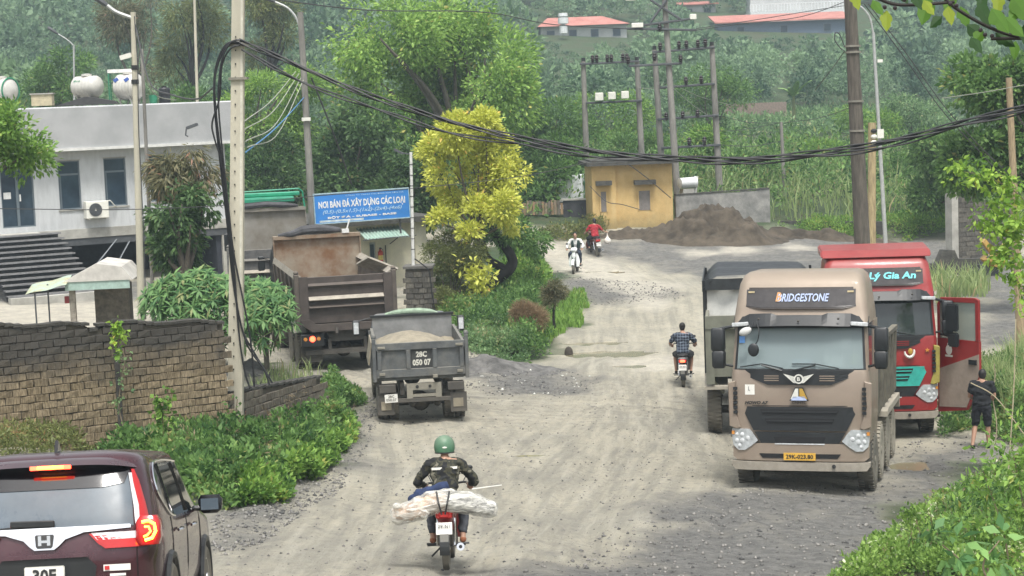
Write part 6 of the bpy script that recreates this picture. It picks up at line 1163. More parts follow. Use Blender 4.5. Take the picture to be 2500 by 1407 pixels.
    for s in (-1, 1): part('shock_absorber', chrome, t, lambda b: b.tube([(s * .1, .32, .3), (s * .1, .48, .62)], .022, 8)); part('foot_peg', dark, t, lambda b: (b.tube([(s * .08, .75, .28), (s * .27, .75, .28)], .014, 6), b.tube([(s * .08, .42, .3), (s * .24, .4, .3)], .012, 6)))
    part('exhaust', chrome, t, lambda b: b.tube([(.08, .95, .22), (.15, .7, .22), (.18, .5, .26), (.19, .08, .31)], [.018, .02, .045, .05], 12), smooth=True); part('exhaust_tip', dkt, t, lambda b: b.cyl((.19, .075, .31), (.19, .079, .31), .022)); part('stand', dark, t, lambda b: b.tube([(-.08, .7, .25), (-.2, .6, .14)], .012, 6))
    return t
# loaded motorbike with camouflage rider
c = G(1088, 1400); L1 = (c.x, c.y, c.z); bred = mat('bike_red', (.28, .02, .02), .3, var=.1, coat=.4, dust=.15)
bike('red motorbike with a plastic wrapped bundle, nearest to the camera', L1, R(-1), bred, ('29-N1', '514.79'), rear_led=lamp_r)
cm, N, L, P = nodes('camouflage'); tc = N.new('ShaderNodeTexCoord'); vr = N.new('ShaderNodeTexNoise'); vr.inputs['Scale'].default_value = 9; vr.inputs['Detail'].default_value = 2; L.new(tc.outputs['Object'], vr.inputs[0]); rp = N.new('ShaderNodeValToRGB'); rp.color_ramp.interpolation = 'CONSTANT'; L.new(vr.outputs[0], rp.inputs[0])
for i, (p_, col) in enumerate(((0, (.012, .013, .014)), (.45, (.05, .048, .03)), (.53, (.025, .027, .02)), (.62, (.16, .15, .11)))):
    e = rp.color_ramp.elements[i] if i < 2 else rp.color_ramp.elements.new(p_); e.position = p_; e.color = (*col, 1)
L.new(rp.outputs[0], P.inputs['Base Color']); P.inputs['Roughness'].default_value = .9
J = dict(RIDE); J.update(ell=(-.37, .70, 1.06), elr=(.37, .70, 1.06))
denim = mat('grey_denim', (.06, .065, .075), .9, var=.25, sc=12)
pr = person('motorbike rider in camouflage jacket and green helmet, nearest to the camera', L1, R(-1), J, cm, denim, mat('sandal_brown', (.25, .09, .04), .7), mat('green_helmet', (.06, .16, .09), .4, var=.15, dust=.25), sleeve=1.8, face=False, vox=.014)
part('white_band', whp, pr, lambda b: b.sheet(lambda u, v: (-.16 + .32 * u, .483 + .03 * abs(2 * u - 1) ** 2 + .0 * v, 1.225 + .03 * v + .01 * u), [i / 8 for i in range(9)], [0, 1], th=.01))
blj = mat('navy_cloth', (.02, .035, .09), .9, var=.3, bump=.4, bsc=12); bd = MB(); cap(bd, (-.30, .36, .93), (.02, .38, 1.03), .09, .07); cap(bd, (-.42, .38, .86), (-.28, .38, .95), .05, .08); bj = fuse(bd, .016, blj, 'tied_jacket', folds=.03); bj.location = L1; tag(bj, 'navy jacket draped behind the camouflage rider', 'jacket')
bn = thing('wrapped_bundle', 'long bundle in clear plastic tied across the back of the red motorbike', 'bundle', L1, R(-1))
inn = mat('bundle_fabric', (.45, .33, .24), .9, var=.35, sc=5); ing = mat('bundle_grey', (.23, .23, .22), .8, var=.4, sc=5); b = MB(); cap(b, (-.56, .12, .72), (-.3, .12, .79), .09, .12); cap(b, (-.3, .12, .80), (-.02, .12, .86), .12, .11); fuse(b, .015, inn, 'inner_cloth', bn, folds=.03); b = MB(); cap(b, (.06, .12, .86), (.35, .12, .82), .10, .12); cap(b, (.35, .12, .82), (.56, .12, .76), .12, .09); fuse(b, .015, ing, 'inner_grey_cloth', bn, folds=.03)
pm, N, L, P = nodes('clear_plastic'); MATS['clear_plastic'] = pm; P.inputs['Base Color'].default_value = (.75, .74, .68, 1); P.inputs['Roughness'].default_value = .25; tr = N.new('ShaderNodeBsdfTransparent'); mx = N.new('ShaderNodeMixShader'); nz = N.new('ShaderNodeTexNoise'); nz.inputs['Scale'].default_value = 6; nz.inputs['Detail'].default_value = 5; nz.inputs['Distortion'].default_value = 1.5
mr = N.new('ShaderNodeMapRange'); mr.inputs[1].default_value = .35; mr.inputs[2].default_value = .65; mr.inputs[3].default_value = .12; mr.inputs[4].default_value = .85; L.new(nz.outputs[0], mr.inputs[0]); L.new(mr.outputs[0], mx.inputs[0]); L.new(tr.outputs[0], mx.inputs[1]); L.new(P.outputs[0], mx.inputs[2]); L.new(mx.outputs[0], N['Material Output'].inputs[0])
bp_ = N.new('ShaderNodeBump'); bp_.inputs['Strength'].default_value = 1; bp_.inputs['Distance'].default_value = .03; L.new(nz.outputs[0], bp_.inputs['Height']); L.new(bp_.outputs[0], P.inputs['Normal'])
b = MB(); cap(b, (-.57, .12, .71), (-.3, .12, .785), .12, .15); cap(b, (-.3, .12, .80), (0, .12, .87), .145, .135); cap(b, (0, .12, .87), (.3, .12, .84), .13, .15); cap(b, (.3, .12, .84), (.58, .12, .75), .15, .11); cap(b, (-.2, .12, .93), (.1, .12, .96), .07, .06)
for k in range(4): b.ell((rnd.uniform(-.6, .6), .0 + rnd.uniform(-.03, .1), .78 + rnd.uniform(-.1, .1)), (.07, .06, .05))
b.v = [(x, y, z - .0) for x, y, z in b.v]; fuse(b, .016, pm, 'plastic_wrap', bn, smooth_it=2, folds=.016)
for s in (-1, 1): part('rope', dkt, bn, lambda b: b.tube([(s * .02, -.04, .72), (s * .05, -.06, .85), (s * .08, .0, 1.0)], .011, 6))
part('rod', whp, bn, lambda b: b.tube([(.35, .2, 1.0), (.72, .15, 1.04)], .007, 5))
# plaid rider
c = G(1668, 950); L2_ = (c.x, c.y, c.z); rz2 = R(-7)
bike('dark motorbike carrying the rider in a plaid shirt', L2_, rz2, mat('bike_grey', (.10, .10, .105), .4, dust=.2), ('29-X5', '123'), rear_led=lit_r)
pm_, N, L, P = nodes('plaid'); tc = N.new('ShaderNodeTexCoord'); sxp = N.new('ShaderNodeSeparateXYZ'); L.new(tc.outputs['Object'], sxp.inputs[0]); tcn = tc
def stripes(o_, f_): return ramp(mth('SINE', mth('MULTIPLY', o_, f_), 0), .55, .8)
c2 = mix(mth('MULTIPLY', stripes(sxp.outputs[0], 90), .5), (.015, .02, .035), (.18, .22, .28)); c2 = mix(mth('MULTIPLY', stripes(sxp.outputs[2], 90), .5), c2, (.2, .25, .3)); L.new(c2, P.inputs['Base Color']); P.inputs['Roughness'].default_value = .9
person('rider in a plaid shirt and dark cap riding up the road', L2_, rz2, dict(RIDE), pm_, mat('dark_shorts', (.03, .032, .035), .9), blk, None, hair=True, shorts=True, sleeve=.75, face=False)
# white scooter rider facing the camera
c = G(1412, 662); Lx = (c.x, c.y, c.z); rz3 = R(180 - 9); wht = mat('scooter_white', (.72, .76, .74), .3, coat=.4, dust=.1)
t3 = bike('white scooter coming towards the camera', Lx, rz3, wht, None, rear_led=lamp_r); t3.location = Vector(Lx) + Matrix.Rotation(rz3, 3, 'Z') @ Vector((0, -1.75, 0)) * .0
pp3 = person('rider in pale shirt and dark vest on the white scooter', Lx, rz3, dict(RIDE), mat('pale_shirt', (.62, .62, .60), .9), mat('navy_trousers', (.02, .03, .05), .9), blk, None, sleeve=1.9)
b = MB(); 
for s in (-1, 1): b.ell((s * .11, .61, 1.13), (.085, .15, .22))
b.ell((0, .55, 1.12), (.17, .12, .22)); fuse(b, .014, mat('dark_green_vest', (.012, .03, .025), .9), 'vest', pp3)
# red shirt rider with bag
c = G(1463, 628); Ly = (c.x, c.y, c.z); rz4 = R(14)
bike('dark red motorbike with silver tail carrying the rider in a red shirt', Ly, rz4, mat('bike_maroon', (.12, .03, .03), .35, coat=.3), ('29-H2', '488'), rear_led=lamp_r)
J = dict(RIDE); J.update(elr=(.36, .60, 1.08), wrr=(.50, .66, 1.02), hdr=(1, .2, -.1), head=(.02, .66, 1.52), neck=(0, .60, 1.38)); person('long haired rider in a red shirt near the yellow hut', Ly, rz4, J, mat('red_shirt', (.32, .02, .03), .9, var=.15), mat('black_trousers', (.015, .016, .02), .9), blk, None, sleeve=.8, face=False, longhair=True)
q = Vector(Ly) + Matrix.Rotation(rz4, 3, 'Z') @ Vector((.60, .68, 0)); b = MB(); b.ell((0, 0, .62), (.16, .12, .15)); b.tube([(0, 0, .72), (0, 0, .85), (-.01, 0, 1.0)], [.08, .035, .025], 8); o = fuse(b, .016, mat('white_bag', (.7, .66, .6), .5, var=.15), 'carrier_bag'); o.location = q; tag(o, 'white plastic bag held out by the rider in the red shirt', 'bag')
# man in black walking at the right
c = G(2398, 1078); Lz = W(2398, 1078, 37.9); Lz.z = gh1(Lz.x, 37.9)
J = dict(head=(.02, .05, 1.555), neck=(0, .0, 1.43), chest=(0, -.0, 1.22), pelvis=(0, 0, .93), shl=(-.19, 0, 1.37), shr=(.19, 0, 1.37), ell=(-.25, .06, 1.10), elr=(.26, .02, 1.12), wrl=(-.17, .26, 1.0), wrr=(.24, .2, 1.02), hdl=(.3, 1, 0), hdr=(.1, 1, .2), pnl=(1, 0, 0), pnr=(-1, 0, 0), curl=1.1,
         hpl=(-.10, 0, .88), hpr=(.10, 0, .88), knl=(-.13, .06, .50), knr=(.12, .04, .50), anl=(-.2, -.1, .12), anr=(.13, .06, .09), tol=(-.17, .02, .03), tor=(.14, .2, .04))
person('man in black T-shirt and shorts walking beside the red truck door', Lz, R(-12), J, mat('black_tshirt', (.014, .015, .018), .95, var=.2), mat('black_shorts', (.012, .013, .018), .95), mat('dark_slipper', (.03, .025, .025), .8), None, shorts=True, sleeve=.6, face=True, slack=1.12)
q = Lz + Vector((.3, .1, 0)); o = MB().tube(spl([(0, 0, .05), (.03, 0, .5), (-.01, .12, 1.05), (.04, .12, 1.5), (.02, .1, 1.75)]), [.012] * 33, 6).build('walking_stick', mat('pale_twig', (.35, .29, .2), .8), None, loc=q); tag(o, 'thin pale stick held by the man in black', 'stick')
pit = math.atan2(gh1(L1[0], L1[1] + 1.4) - gh1(*L1[:2]), 1.4)
for o_ in COL.objects:
    if o_.parent is None and (o_.location - Vector(L1)).length < .01: o_.rotation_euler.x = pit
# ---------------------------------------------------------------- vegetation
LM = {k: leafmat('leaf_' + k, *v) for k, v in dict(
    fresh=((0.075, 0.175, 0.031), (0.325, 0.525, 0.112)), dark=((0.031, 0.075, 0.025), (0.150, 0.263, 0.088)), mid=((0.050, 0.125, 0.035), (0.237, 0.400, 0.112)), lime=((0.150, 0.300, 0.037), (0.450, 0.650, 0.112)),
    yellow=((.44, .47, .05), (.84, .87, .22)), blue=((0.088, 0.175, 0.075), (0.312, 0.475, 0.213)), olive=((0.100, 0.125, 0.037), (0.275, 0.312, 0.112)), dry=((0.163, 0.112, 0.062), (0.400, 0.300, 0.175)), wither=((0.062, 0.081, 0.037), (0.300, 0.275, 0.150)),
    hill=((.055, .12, .07), (.27, .40, .22)), speck=((0.100, 0.200, 0.037), (0.350, 0.525, 0.125), (0.850, 0.850, 0.625)), grass=((.16, .24, .08), (.46, .55, .25)), leafy=((.11, .23, .04), (.44, .66, .16)), whorl=((.05, .14, .05), (.24, .42, .15)), bigleaf=((0.088, 0.213, 0.075), (0.300, 0.525, 0.163), (0.500, 0.525, 0.100))).items()}  # hill greens paled and blued: distance haze put into the leaf colour
bark = mat('grey_bark', (.11, .095, .075), .95, var=.35, sc=5, bump=.8, bsc=14, stretch=(4, 4, 1)); bark2 = mat('black_bark', (.025, .022, .02), .95, var=.3, sc=5); twig = mat('pale_twig_bark', (.20, .16, .11), .9, var=.3)
def limbs(b, base, tips, r, bend=.25):
    base = Vector(base)
    for t, rr in tips:
        t = Vector(t); m = base.lerp(t, .5) + Vector((rnd.uniform(-1, 1), rnd.uniform(-1, 1), rnd.uniform(0, .6))) * bend * (t - base).length * .4
        p = spl([base, m, t], 5); b.tube(p, [r * rr * (1 - .8 * i / (len(p) - 1)) for i in range(len(p))], 7)
def tree(name, label, px, ytop, ybot, wpx, Y, m, L=.16, Wd=.08, n=900, k=10, spread=.3, blobs=9, hole=.38, hs=1., depth=None, droop=.2, bm=None, gx=None, cat='tree', group=None, lean=0, flat=.5, tr=None, shape=None, rs=0):
    s_ = F / Y; cx = W(px, (ytop + ybot) / 2, Y); rx = wpx / 2 / s_; rz_ = (ybot - ytop) / 2 / s_; ry = depth or rx * .9; r_ = random.Random(rs or int(px * 7 + ytop)); bs = []
    for i in range(blobs):
        if shape: u, v, q = shape[i % len(shape)]; u += r_.uniform(-.05, .05)
        else:
            a = r_.uniform(0, 6.28); v = r_.uniform(-.75, .7); e = math.sqrt(max(.05, 1 - v * v)) * r_.uniform(.25, .62); u = math.cos(a) * e; q = r_.uniform(.3, .46)
        bs.append((cx.x + u * rx, Y + r_.uniform(-.5, .5) * ry, cx.z + v * rz_, q * rx * 1.05, q * ry * 1.05, q * rz_ * .9 if rz_ < rx * 1.6 else q * rx))
    g0 = W(gx or px, ybot, Y); gzv = gh1(g0.x, Y); t = thing(name, label, cat, (g0.x, Y, gzv), 0, group); o = Vector((g0.x, Y, gzv))
    bs = [(b_[0] - o.x, b_[1] - o.y, b_[2] - o.z, *b_[3:]) for b_ in bs]; hgt = cx.z - gzv; tr = tr or max(.05, hgt * .03)
    b = MB(); fork = Vector((lean * .5, 0, max(.2, hgt - rz_ * .9))); b.tube(spl([(0, 0, -.2), (lean * .3 + r_.uniform(-.1, .1), 0, fork.z * .5), fork], 5), [tr * (1 - .4 * i / 10) for i in range(11)], 9)
    limbs(b, fork, [((q[0], q[1], q[2]), .6) for q in bs], tr); b.build('trunk', bm or bark, t, smooth=True)
    crown('crown', t, m, bs, n, k, L, Wd, spread, droop, hole, hs, flat=flat); return t
# hillside forest (one mass), template crowns tiled over the slope
def forest():
    T = []; r = np.random.default_rng(5)
    for i in range(12):
        fine = i >= 7; bl = [(r.uniform(-.5, .5), r.uniform(-.5, .5), r.uniform(-.3, .5), r.uniform(.35, .6), r.uniform(.35, .6), r.uniform(.3, .55)) for _ in range(5)]
        C, O = blobpts(bl, 130 if fine else 56, rs=r, hole=.38, hs=.3, inner=.75, topbias=.85); V, Fq, val = sprays(C, O, 5, .13 if fine else .21, .07 if fine else .12, .1, .1, rs=r, flat=.5); T.append((V.reshape(-1, 4, 3), val))
    VV = []; va = []; pts = []
    for Y in np.arange(112, 425, 4.3):
        st = 3.6 + Y * .006
        for x in np.arange(-Y * .31 - 14, Y * .31 + 18, st): pts.append((x + r.uniform(-1.8, 1.8), Y + r.uniform(-2, 2)))
    P_ = np.array(pts); z = gh(P_[:, 0], P_[:, 1])
    for (x, y), zz in zip(P_, z):
        px, py = pxof((x, y, zz)); s = (r.uniform(1.4, 2.5) if r.random() < .85 else r.uniform(2.6, 3.6)) * (1 + (hash3(np.array([[x * .05, y * .05, 0]]))[0] - .4))
        if 1640 < px < 2370 and y < 152: continue          # the field
        if y < 135 and px > 1380 and r.random() < .55: continue
        bad = lambda pt: (y < 234 and 1240 < px < 1600 and pt < 92) or (y < 262 and 1700 < px < 2140 and pt < 74) or (y < 262 and 1640 < px < 1770 and pt < 30)
        if bad(pxof((x, y, zz + 1.7 * s))[1]): s = r.uniform(.6, 1.0)
        pt = pxof((x, y, zz + 1.7 * s))[1]
        if bad(pt): continue
        if 0 and (y < 234 and 1240 < px < 1600 and pt < 92) or (y < 262 and 1700 < px < 2140 and pt < 74) or (y < 262 and 1640 < px < 1770 and pt < 30) or (234 <= y < 244 and 1290 < px < 1560): continue
        V, v = T[r.integers(7) if y > 185 else r.integers(7, 12)]; a = r.uniform(0, 6.28); c, q = math.cos(a), math.sin(a); sv = s * r.uniform(.8, 1.3)
        M = np.stack([V[..., 0] * c - V[..., 1] * q, V[..., 0] * q + V[..., 1] * c, V[..., 2]], -1) * np.array([s, s, sv]) + np.array([x, y, zz + sv * .55]); VV.append(M); va.append(np.clip(.45 + (v - .45) * .55 + r.normal(.0, .2) + (hash3(np.array([[x * .04, y * .04, 3]]))[0] - .5) * .6, 0, 1))
    V = np.concatenate(VV).reshape(-1, 3); o = npmesh('forest', V, np.arange(len(V)).reshape(-1, 4), LM['hill'], val=np.concatenate(va)); tag(o, 'hazy green wooded hillside filling the background', kind='stuff')
forest()
# undergrowth in a picture polygon
def scatter(name, label, poly, n, h, m, L, Wd, k=6, spread=.12, hole=.35, hs=.6, droop=.0, stems=0, flat=.6, hf=None, world=False):
    pw = poly if world else GP(poly); xx = [q[0] for q in pw]; yy = [q[1] for q in pw]; P_ = []
    while sum(map(len, P_)) < n:
        x = nr.uniform(min(xx), max(xx), n * 3); y = nr.uniform(min(yy), max(yy), n * 3); q = sdist(x, y, pw); e = (hash3(np.stack([x * 1.2, y * 1.2, x * 0], 1)) - .5) * .8; kk = q + e < 0
        x, y, q = x[kk], y[kk], q[kk]; hh = h * np.clip(-q / (h * .9) + .25, .2, 1) * (.45 + 1.1 * hash3(np.stack([x * 1.1, y * 1.1, x * 0 + 4], 1))); 
        if hf: hh = hh * hf(x, y)
        z = gh(x, y) + hh * nr.random(len(x)) ** .45; p = np.stack([x, y, z], 1); p = p[hash3(p / hs, 7) > hole]; P_.append(p)
    C = np.concatenate(P_)[:n]; lf = np.repeat((hash3(C * 1.7, 11) - .5) * .7, k); O = unit(np.stack([nr.normal(0, .5, n), nr.normal(-.3, .5, n), np.full(n, .8)], 1)); V, Fq, val = sprays(C, O, k, L, Wd, spread, droop, flat=flat); val = np.clip(val + lf, 0, 1); s_v = nr.uniform(.6, 1.35, len(C)).repeat(k)[:, None, None]; Q = V.reshape(-1, 4, 3); V = (Q[:, :1] + (Q - Q[:, :1]) * s_v).reshape(-1, 3)
    if stems:
        i = nr.integers(0, n, stems); A = C[i]; B_ = A.copy(); B_[:, 2] = gh(A[:, 0], A[:, 1]); B_[:, :2] += nr.normal(0, .12, (stems, 2)); d = .006
        sv = np.stack([B_ + [d, 0, 0], A + [d * .5, 0, 0], A - [d * .5, 0, 0], B_ - [d, 0, 0]], 1).reshape(-1, 3); V = np.concatenate([V, sv]); Fq = np.arange(len(V)).reshape(-1, 4); val = np.concatenate([val, np.zeros(stems)])
    o = npmesh(name, V, Fq, m, val=val); tag(o, label, kind='stuff'); return o
def grass(name, label, poly, n, h, m, w_=.012, lean=.35, world=False, stuff=True, hf=None):
    pw = poly if world else GP(poly); xx = [q[0] for q in pw]; yy = [q[1] for q in pw]; P_ = []
    while sum(map(len, P_)) < n:
        x = nr.uniform(min(xx), max(xx), n * 2); y = nr.uniform(min(yy), max(yy), n * 2); e = (hash3(np.stack([x, y, x * 0], 1)) - .5) * .8; kk = (sdist(x, y, pw) + e < 0) & (hash3(np.stack([x * 1.4, y * 1.4, x * 0 + 3], 1)) > .3); P_.append(np.stack([x[kk], y[kk]], 1))
    B_ = np.concatenate(P_)[:n]; z = gh(B_[:, 0], B_[:, 1]) - .02; hh = h * nr.uniform(.4, 1.15, n); a = nr.uniform(0, 6.28, n); le = nr.uniform(.1, 1, n) * lean * hh; dx, dy = np.cos(a) * le, np.sin(a) * le; b_ = nr.uniform(0, 6.28, n); wx, wy = np.cos(b_) * w_, np.sin(b_) * w_
    p0 = np.stack([B_[:, 0], B_[:, 1], z], 1); p1 = p0 + np.stack([dx * .3, dy * .3, hh * .6], 1); p2 = p0 + np.stack([dx, dy, hh], 1); s_ = np.stack([wx, wy, wx * 0], 1)
    V = np.concatenate([np.stack([p0 - s_, p0 + s_, p1 + s_ * .8, p1 - s_ * .8], 1).reshape(-1, 3), np.stack([p1 - s_ * .8, p1 + s_ * .8, p2 + s_ * .1, p2 - s_ * .1], 1).reshape(-1, 3)]); v = np.clip(nr.normal(.5, .2, n), 0, 1)
    return tag(npmesh(name, V, np.arange(len(V)).reshape(-1, 4), m, val=np.concatenate([v, v])), label, kind='stuff')
# near left slope
scatter('undergrowth', 'dense green undergrowth below the block walls beside the road', [(225, 1160), (330, 1090), (430, 1095), (570, 1105), (700, 1085), (790, 1035), (850, 985), (868, 1050), (800, 1150), (690, 1215), (560, 1262), (470, 1235), (380, 1180)], 7000, .55, LM['mid'], .105, .058, 6, .11, hole=.5, hs=.24, stems=900)
scatter('undergrowth', 'brighter low leaves at the road edge of the left slope', [(560, 1225), (700, 1170), (800, 1100), (860, 1020), (868, 1060), (800, 1160), (690, 1222), (575, 1262)], 3400, .5, LM['fresh'], .095, .055, 6, .10, hole=.46, hs=.24)
scatter('weeds', 'dry grassy weeds along the foot of the block wall', [(-40, 1100), (210, 1075), (210, 1130), (-40, 1150)], 1100, .35, LM['olive'], .09, .03, 5, .1, hole=.3)
scatter('shrubbery', 'dark shrub at the end of the low block wall', [(780, 960), (830, 935), (872, 985), (868, 1040), (800, 1030)], 1500, .6, LM['mid'], .07, .035, 6, .09, hole=.3)
def vine(name, label, pts, Y, m, n, L, sp=.1, off=0): 
    C = []; 
    for i in range(n): a = pts[rnd.randrange(len(pts) - 1)]; j = pts.index(a); b_ = pts[j + 1]; f_ = rnd.random(); p = W(a[0] + (b_[0] - a[0]) * f_, a[1] + (b_[1] - a[1]) * f_, Y); C.append((p.x + rnd.gauss(0, sp), Y + rnd.gauss(0, sp * .5), p.z + rnd.gauss(0, sp)))
    C = np.array(C); o = C[0].copy(); t = thing(name, label, 'plant', tuple(o)); O = np.tile([0, -1., .1], (n, 1)); V, Fq, val = sprays(C - o, O, 3, L, L * .7, .03, .3); npmesh('leaves', V, Fq, m, t, val)
    b = MB(); b.tube(spl([W(a[0], a[1], Y) - Vector(o) for a in pts], 4), .012, 5); b.build('stem', twig, t); return t
wy = 34.05
vine('climbing_vine', 'bright green vine hanging over the top of the block wall', [(283, 785), (292, 815), (285, 850)], 34.05, LM['lime'], 26, .13, .07)
vine('climbing_vine', 'small pale vine spreading on the block wall below the joint', [(300, 850), (305, 890), (295, 940), (290, 990), (300, 1040)], 34.0, LM['blue'], 30, .08, .08)
vine('tall_weed', 'tall leafy weed standing in front of the block wall', [(398, 1100), (396, 1040), (400, 985), (395, 968)], 33.0, LM['fresh'], 60, .13, .09)
vine('tall_weed', 'leafy weed climbing the joint between the two block walls', [(575, 1110), (572, 1040), (580, 975)], 34.9, LM['mid'], 45, .10, .08)
vine('tall_weed', 'thin weed in front of the low block wall', [(755, 1060), (748, 1010), (752, 985)], 36.8, LM['mid'], 28, .09, .07)
grass('grass', 'long grass blades beside the concrete pole', [(600, 990), (640, 900), (790, 905), (780, 935), (640, 965)], 260, .45, LM['grass'], .012, .5)
LM['dead'] = leafmat('leaf_dead', (.12, .09, .05), (.40, .32, .2))
scatter('dead_stalks', 'dry stalks and dead leaves caught in the left slope', [(250, 1130), (420, 1085), (790, 1035), (868, 1000), (868, 1050), (700, 1215), (560, 1255)], 260, .7, LM['dead'], .11, .02, 4, .12, hole=.3, stems=200)
scatter('dead_stalks', 'dry stalks and dead leaves caught in the near right bank', [(2100, 1425), (2250, 1290), (2540, 1130), (2540, 1425)], 240, .6, LM['dead'], .08, .015, 4, .1, hole=.3, stems=260)
scatter('weeds', 'taller dark weeds standing out of the near right bank', [(2160, 1400), (2300, 1270), (2540, 1150), (2540, 1425)], 520, .75, LM['mid'], .08, .04, 7, .08, hole=.3, stems=160)
# near right bank
scatter('undergrowth', 'light green ground cover with pale flecks in the near right corner', [(2040, 1430), (2150, 1335), (2250, 1265), (2390, 1180), (2540, 1120), (2540, 1430)], 7200, .34, LM['speck'], .058, .038, 6, .09, hole=.5, hs=.2, stems=700)
scatter('shrubbery', 'shrubs and weeds on the bank beside the man in black', [(2300, 1075), (2320, 985), (2500, 900), (2560, 900), (2560, 1100), (2440, 1080), (2380, 1010)], 3600, .75, LM['mid'], .09, .045, 6, .11, hole=.38)
grass('tall_grass', 'tall bright grass beside the man in black', [(2425, 1050), (2420, 960), (2540, 900), (2560, 1060)], 3200, 1.15, LM['grass'], .016, .5)
def shrub(name, label, stems, Y, m, L, n, k=5, sp=.1, cat='shrub', bm=twig, r=.012, W_=.45, droop=.3):
    o = W(stems[0][0][0], stems[0][0][1], Y); o.z = min(o.z, gh1(o.x, Y) + .05); t = thing(name, label, cat, tuple(o)); C = []; b = MB()
    for st in stems:
        P_ = [W(a[0], a[1], Y + (a[2] if len(a) > 2 else 0)) - o for a in st]; S_ = spl(P_, 6); b.tube(S_, [r * (1 - .6 * i / len(S_)) for i in range(len(S_))], 6)
        for _ in range(n): p = S_[rnd.randrange(len(S_) // 4, len(S_))]; C.append((p.x + rnd.gauss(0, sp), p.y + rnd.gauss(0, sp), p.z + rnd.gauss(0, sp)))
    b.build('stem', bm, t, smooth=True); C = np.array(C); V, Fq, val = sprays(C, unit(nr.normal(size=C.shape) + [0, -.4, .3]), k, L, L * W_, sp * .5, droop); npmesh('leaves', V, Fq, m, t, val); return t
shrub('leafy_shrub', 'tall leafy shrub rising from the near right corner', [[(2470, 1440), (2450, 1300), (2400, 1150)], [(2520, 1440), (2500, 1250), (2470, 1090)], [(2420, 1440), (2400, 1350), (2340, 1270)], [(2560, 1400), (2540, 1200), (2520, 1050)]], 19, LM['fresh'], .09, 85, 5, .16)
shrub('leafy_shrub', 'broad leaved seedling close to the bottom right edge', [[(2330, 1450), (2350, 1380), (2300, 1330)], [(2430, 1450), (2400, 1380), (2440, 1320)]], 15, LM['bigleaf'], .16, 9, 4, .07, W_=.5)
for i, (st, lb) in enumerate((([(2462, 1150), (2475, 950), (2480, 780, 0)], 'pale bare sapling stem beside the tall grass at right'), ([(2500, 1060), (2430, 970), (2370, 935)], 'bare pale twig leaning behind the man in black'))):
    o = MB().tube(spl([W(a[0], a[1], 30 + i) for a in st], 6), .010, 6).build('bare_sapling', mat('pale_stem', (.42, .36, .24), .8), None); tag(o, lb, 'sapling')
# central bank
tree('olive_bush', 'feathery olive green bush behind the gate pillar', 1105, 560, 770, 190, 60, LM['olive'], .10, .03, 1500, 10, .16, 9, .36, .6, cat='bush')
tree('olive_bush', 'low olive bush filling the gap under the yellow tree', 1060, 650, 800, 140, 61.5, LM['olive'], .10, .035, 700, 10, .16, 7, .36, .6, cat='bush')
scatter('undergrowth', 'green shrubs covering the central bank beside the road', [(1060, 790), (1150, 740), (1260, 690), (1340, 700), (1330, 760), (1340, 880), (1290, 893), (1180, 850), (1080, 810)], 5200, .7, LM['mid'], .11, .045, 6, .14, hole=.36)
scatter('undergrowth', 'pale green creeping plants on the front of the central bank', [(1110, 800), (1250, 800), (1320, 870), (1300, 897), (1200, 870), (1120, 840)], 2600, .6, LM['blue'], .08, .04, 6, .12, hole=.3)
grass('grass', 'bright green grass on the road side of the central bank', [(1290, 800), (1360, 735), (1425, 712), (1436, 745), (1400, 800), (1330, 845), (1290, 850)], 4200, .26, LM['fresh'], .02, .6)
scatter('undergrowth', 'leafy green shrubs near the road bend below the dark trunk', [(1190, 720), (1240, 660), (1320, 655), (1350, 700), (1300, 725)], 1900, .9, LM['fresh'], .15, .07, 6, .2, hole=.35)
tree('dry_bush', 'dry brown twiggy bush on the central bank', 1290, 712, 812, 120, 53, LM['dry'], .12, .012, 1500, 9, .12, 7, .2, .6, cat='bush', bm=bark2)
tree('dry_bush', 'smaller dark withered bush beside the dry brown bush', 1355, 690, 745, 80, 56, LM['wither'], .10, .02, 420, 9, .12, 6, .25, .6, cat='bush', bm=bark2)
tree('leafy_bush', 'green bush growing at the road bend behind the dark trunk', 1280, 560, 690, 130, 67, LM['mid'], .15, .06, 700, 9, .2, 7, .35, .8, cat='bush')
YT = [(-.25, .75, .34), (.15, .72, .36), (-.05, .45, .36), (.45, .42, .4), (-.6, .45, .34), (.65, .1, .34), (-.5, .05, .36), (0, .05, .38), (.45, -.1, .36), (.55, -.4, .28), (-.35, -.3, .26), (.1, -.45, .26), (.25, .9, .22), (.75, -.62, .24), (-.6, -.62, .24), (-.05, -.8, .2)]
tree('yellow_tree', 'slender tree with bright yellow foliage in the middle of the scene', 1152, 288, 600, 262, 60.5, LM['yellow'], .15, .07, 2100, 10, .20, 16, .52, .45, gx=1168, shape=YT, tr=.1, bm=bark, depth=1.6)
c = W(1165, 655, 60); t = shrub('yellow_sapling', 'small bright yellow sapling under the yellow tree', [[(1168, 745), (1160, 690), (1152, 650)], [(1168, 745), (1172, 700), (1180, 665)]], 59.5, LM['yellow'], .2, 60, 5, .2, cat='sapling')
b = MB(); pts = [W(1195, 735, 63), W(1200, 695, 63), W(1245, 655, 63), W(1248, 625, 63), W(1215, 580, 63), W(1195, 540, 63)]; b.tube(spl(pts, 6), [.26 - .005 * i for i in range(31)], 10); b.tube(spl([W(1235, 660, 63), W(1190, 630, 63), W(1180, 590, 63)], 5), [.16 - .007 * i for i in range(11)], 8)
lt = thing('leaning_tree', 'dark crooked tree trunk leaning beside the road bend', 'tree', tuple(pts[0])); o = b.build('trunk', bark2, lt, smooth=True); o.location = -pts[0]
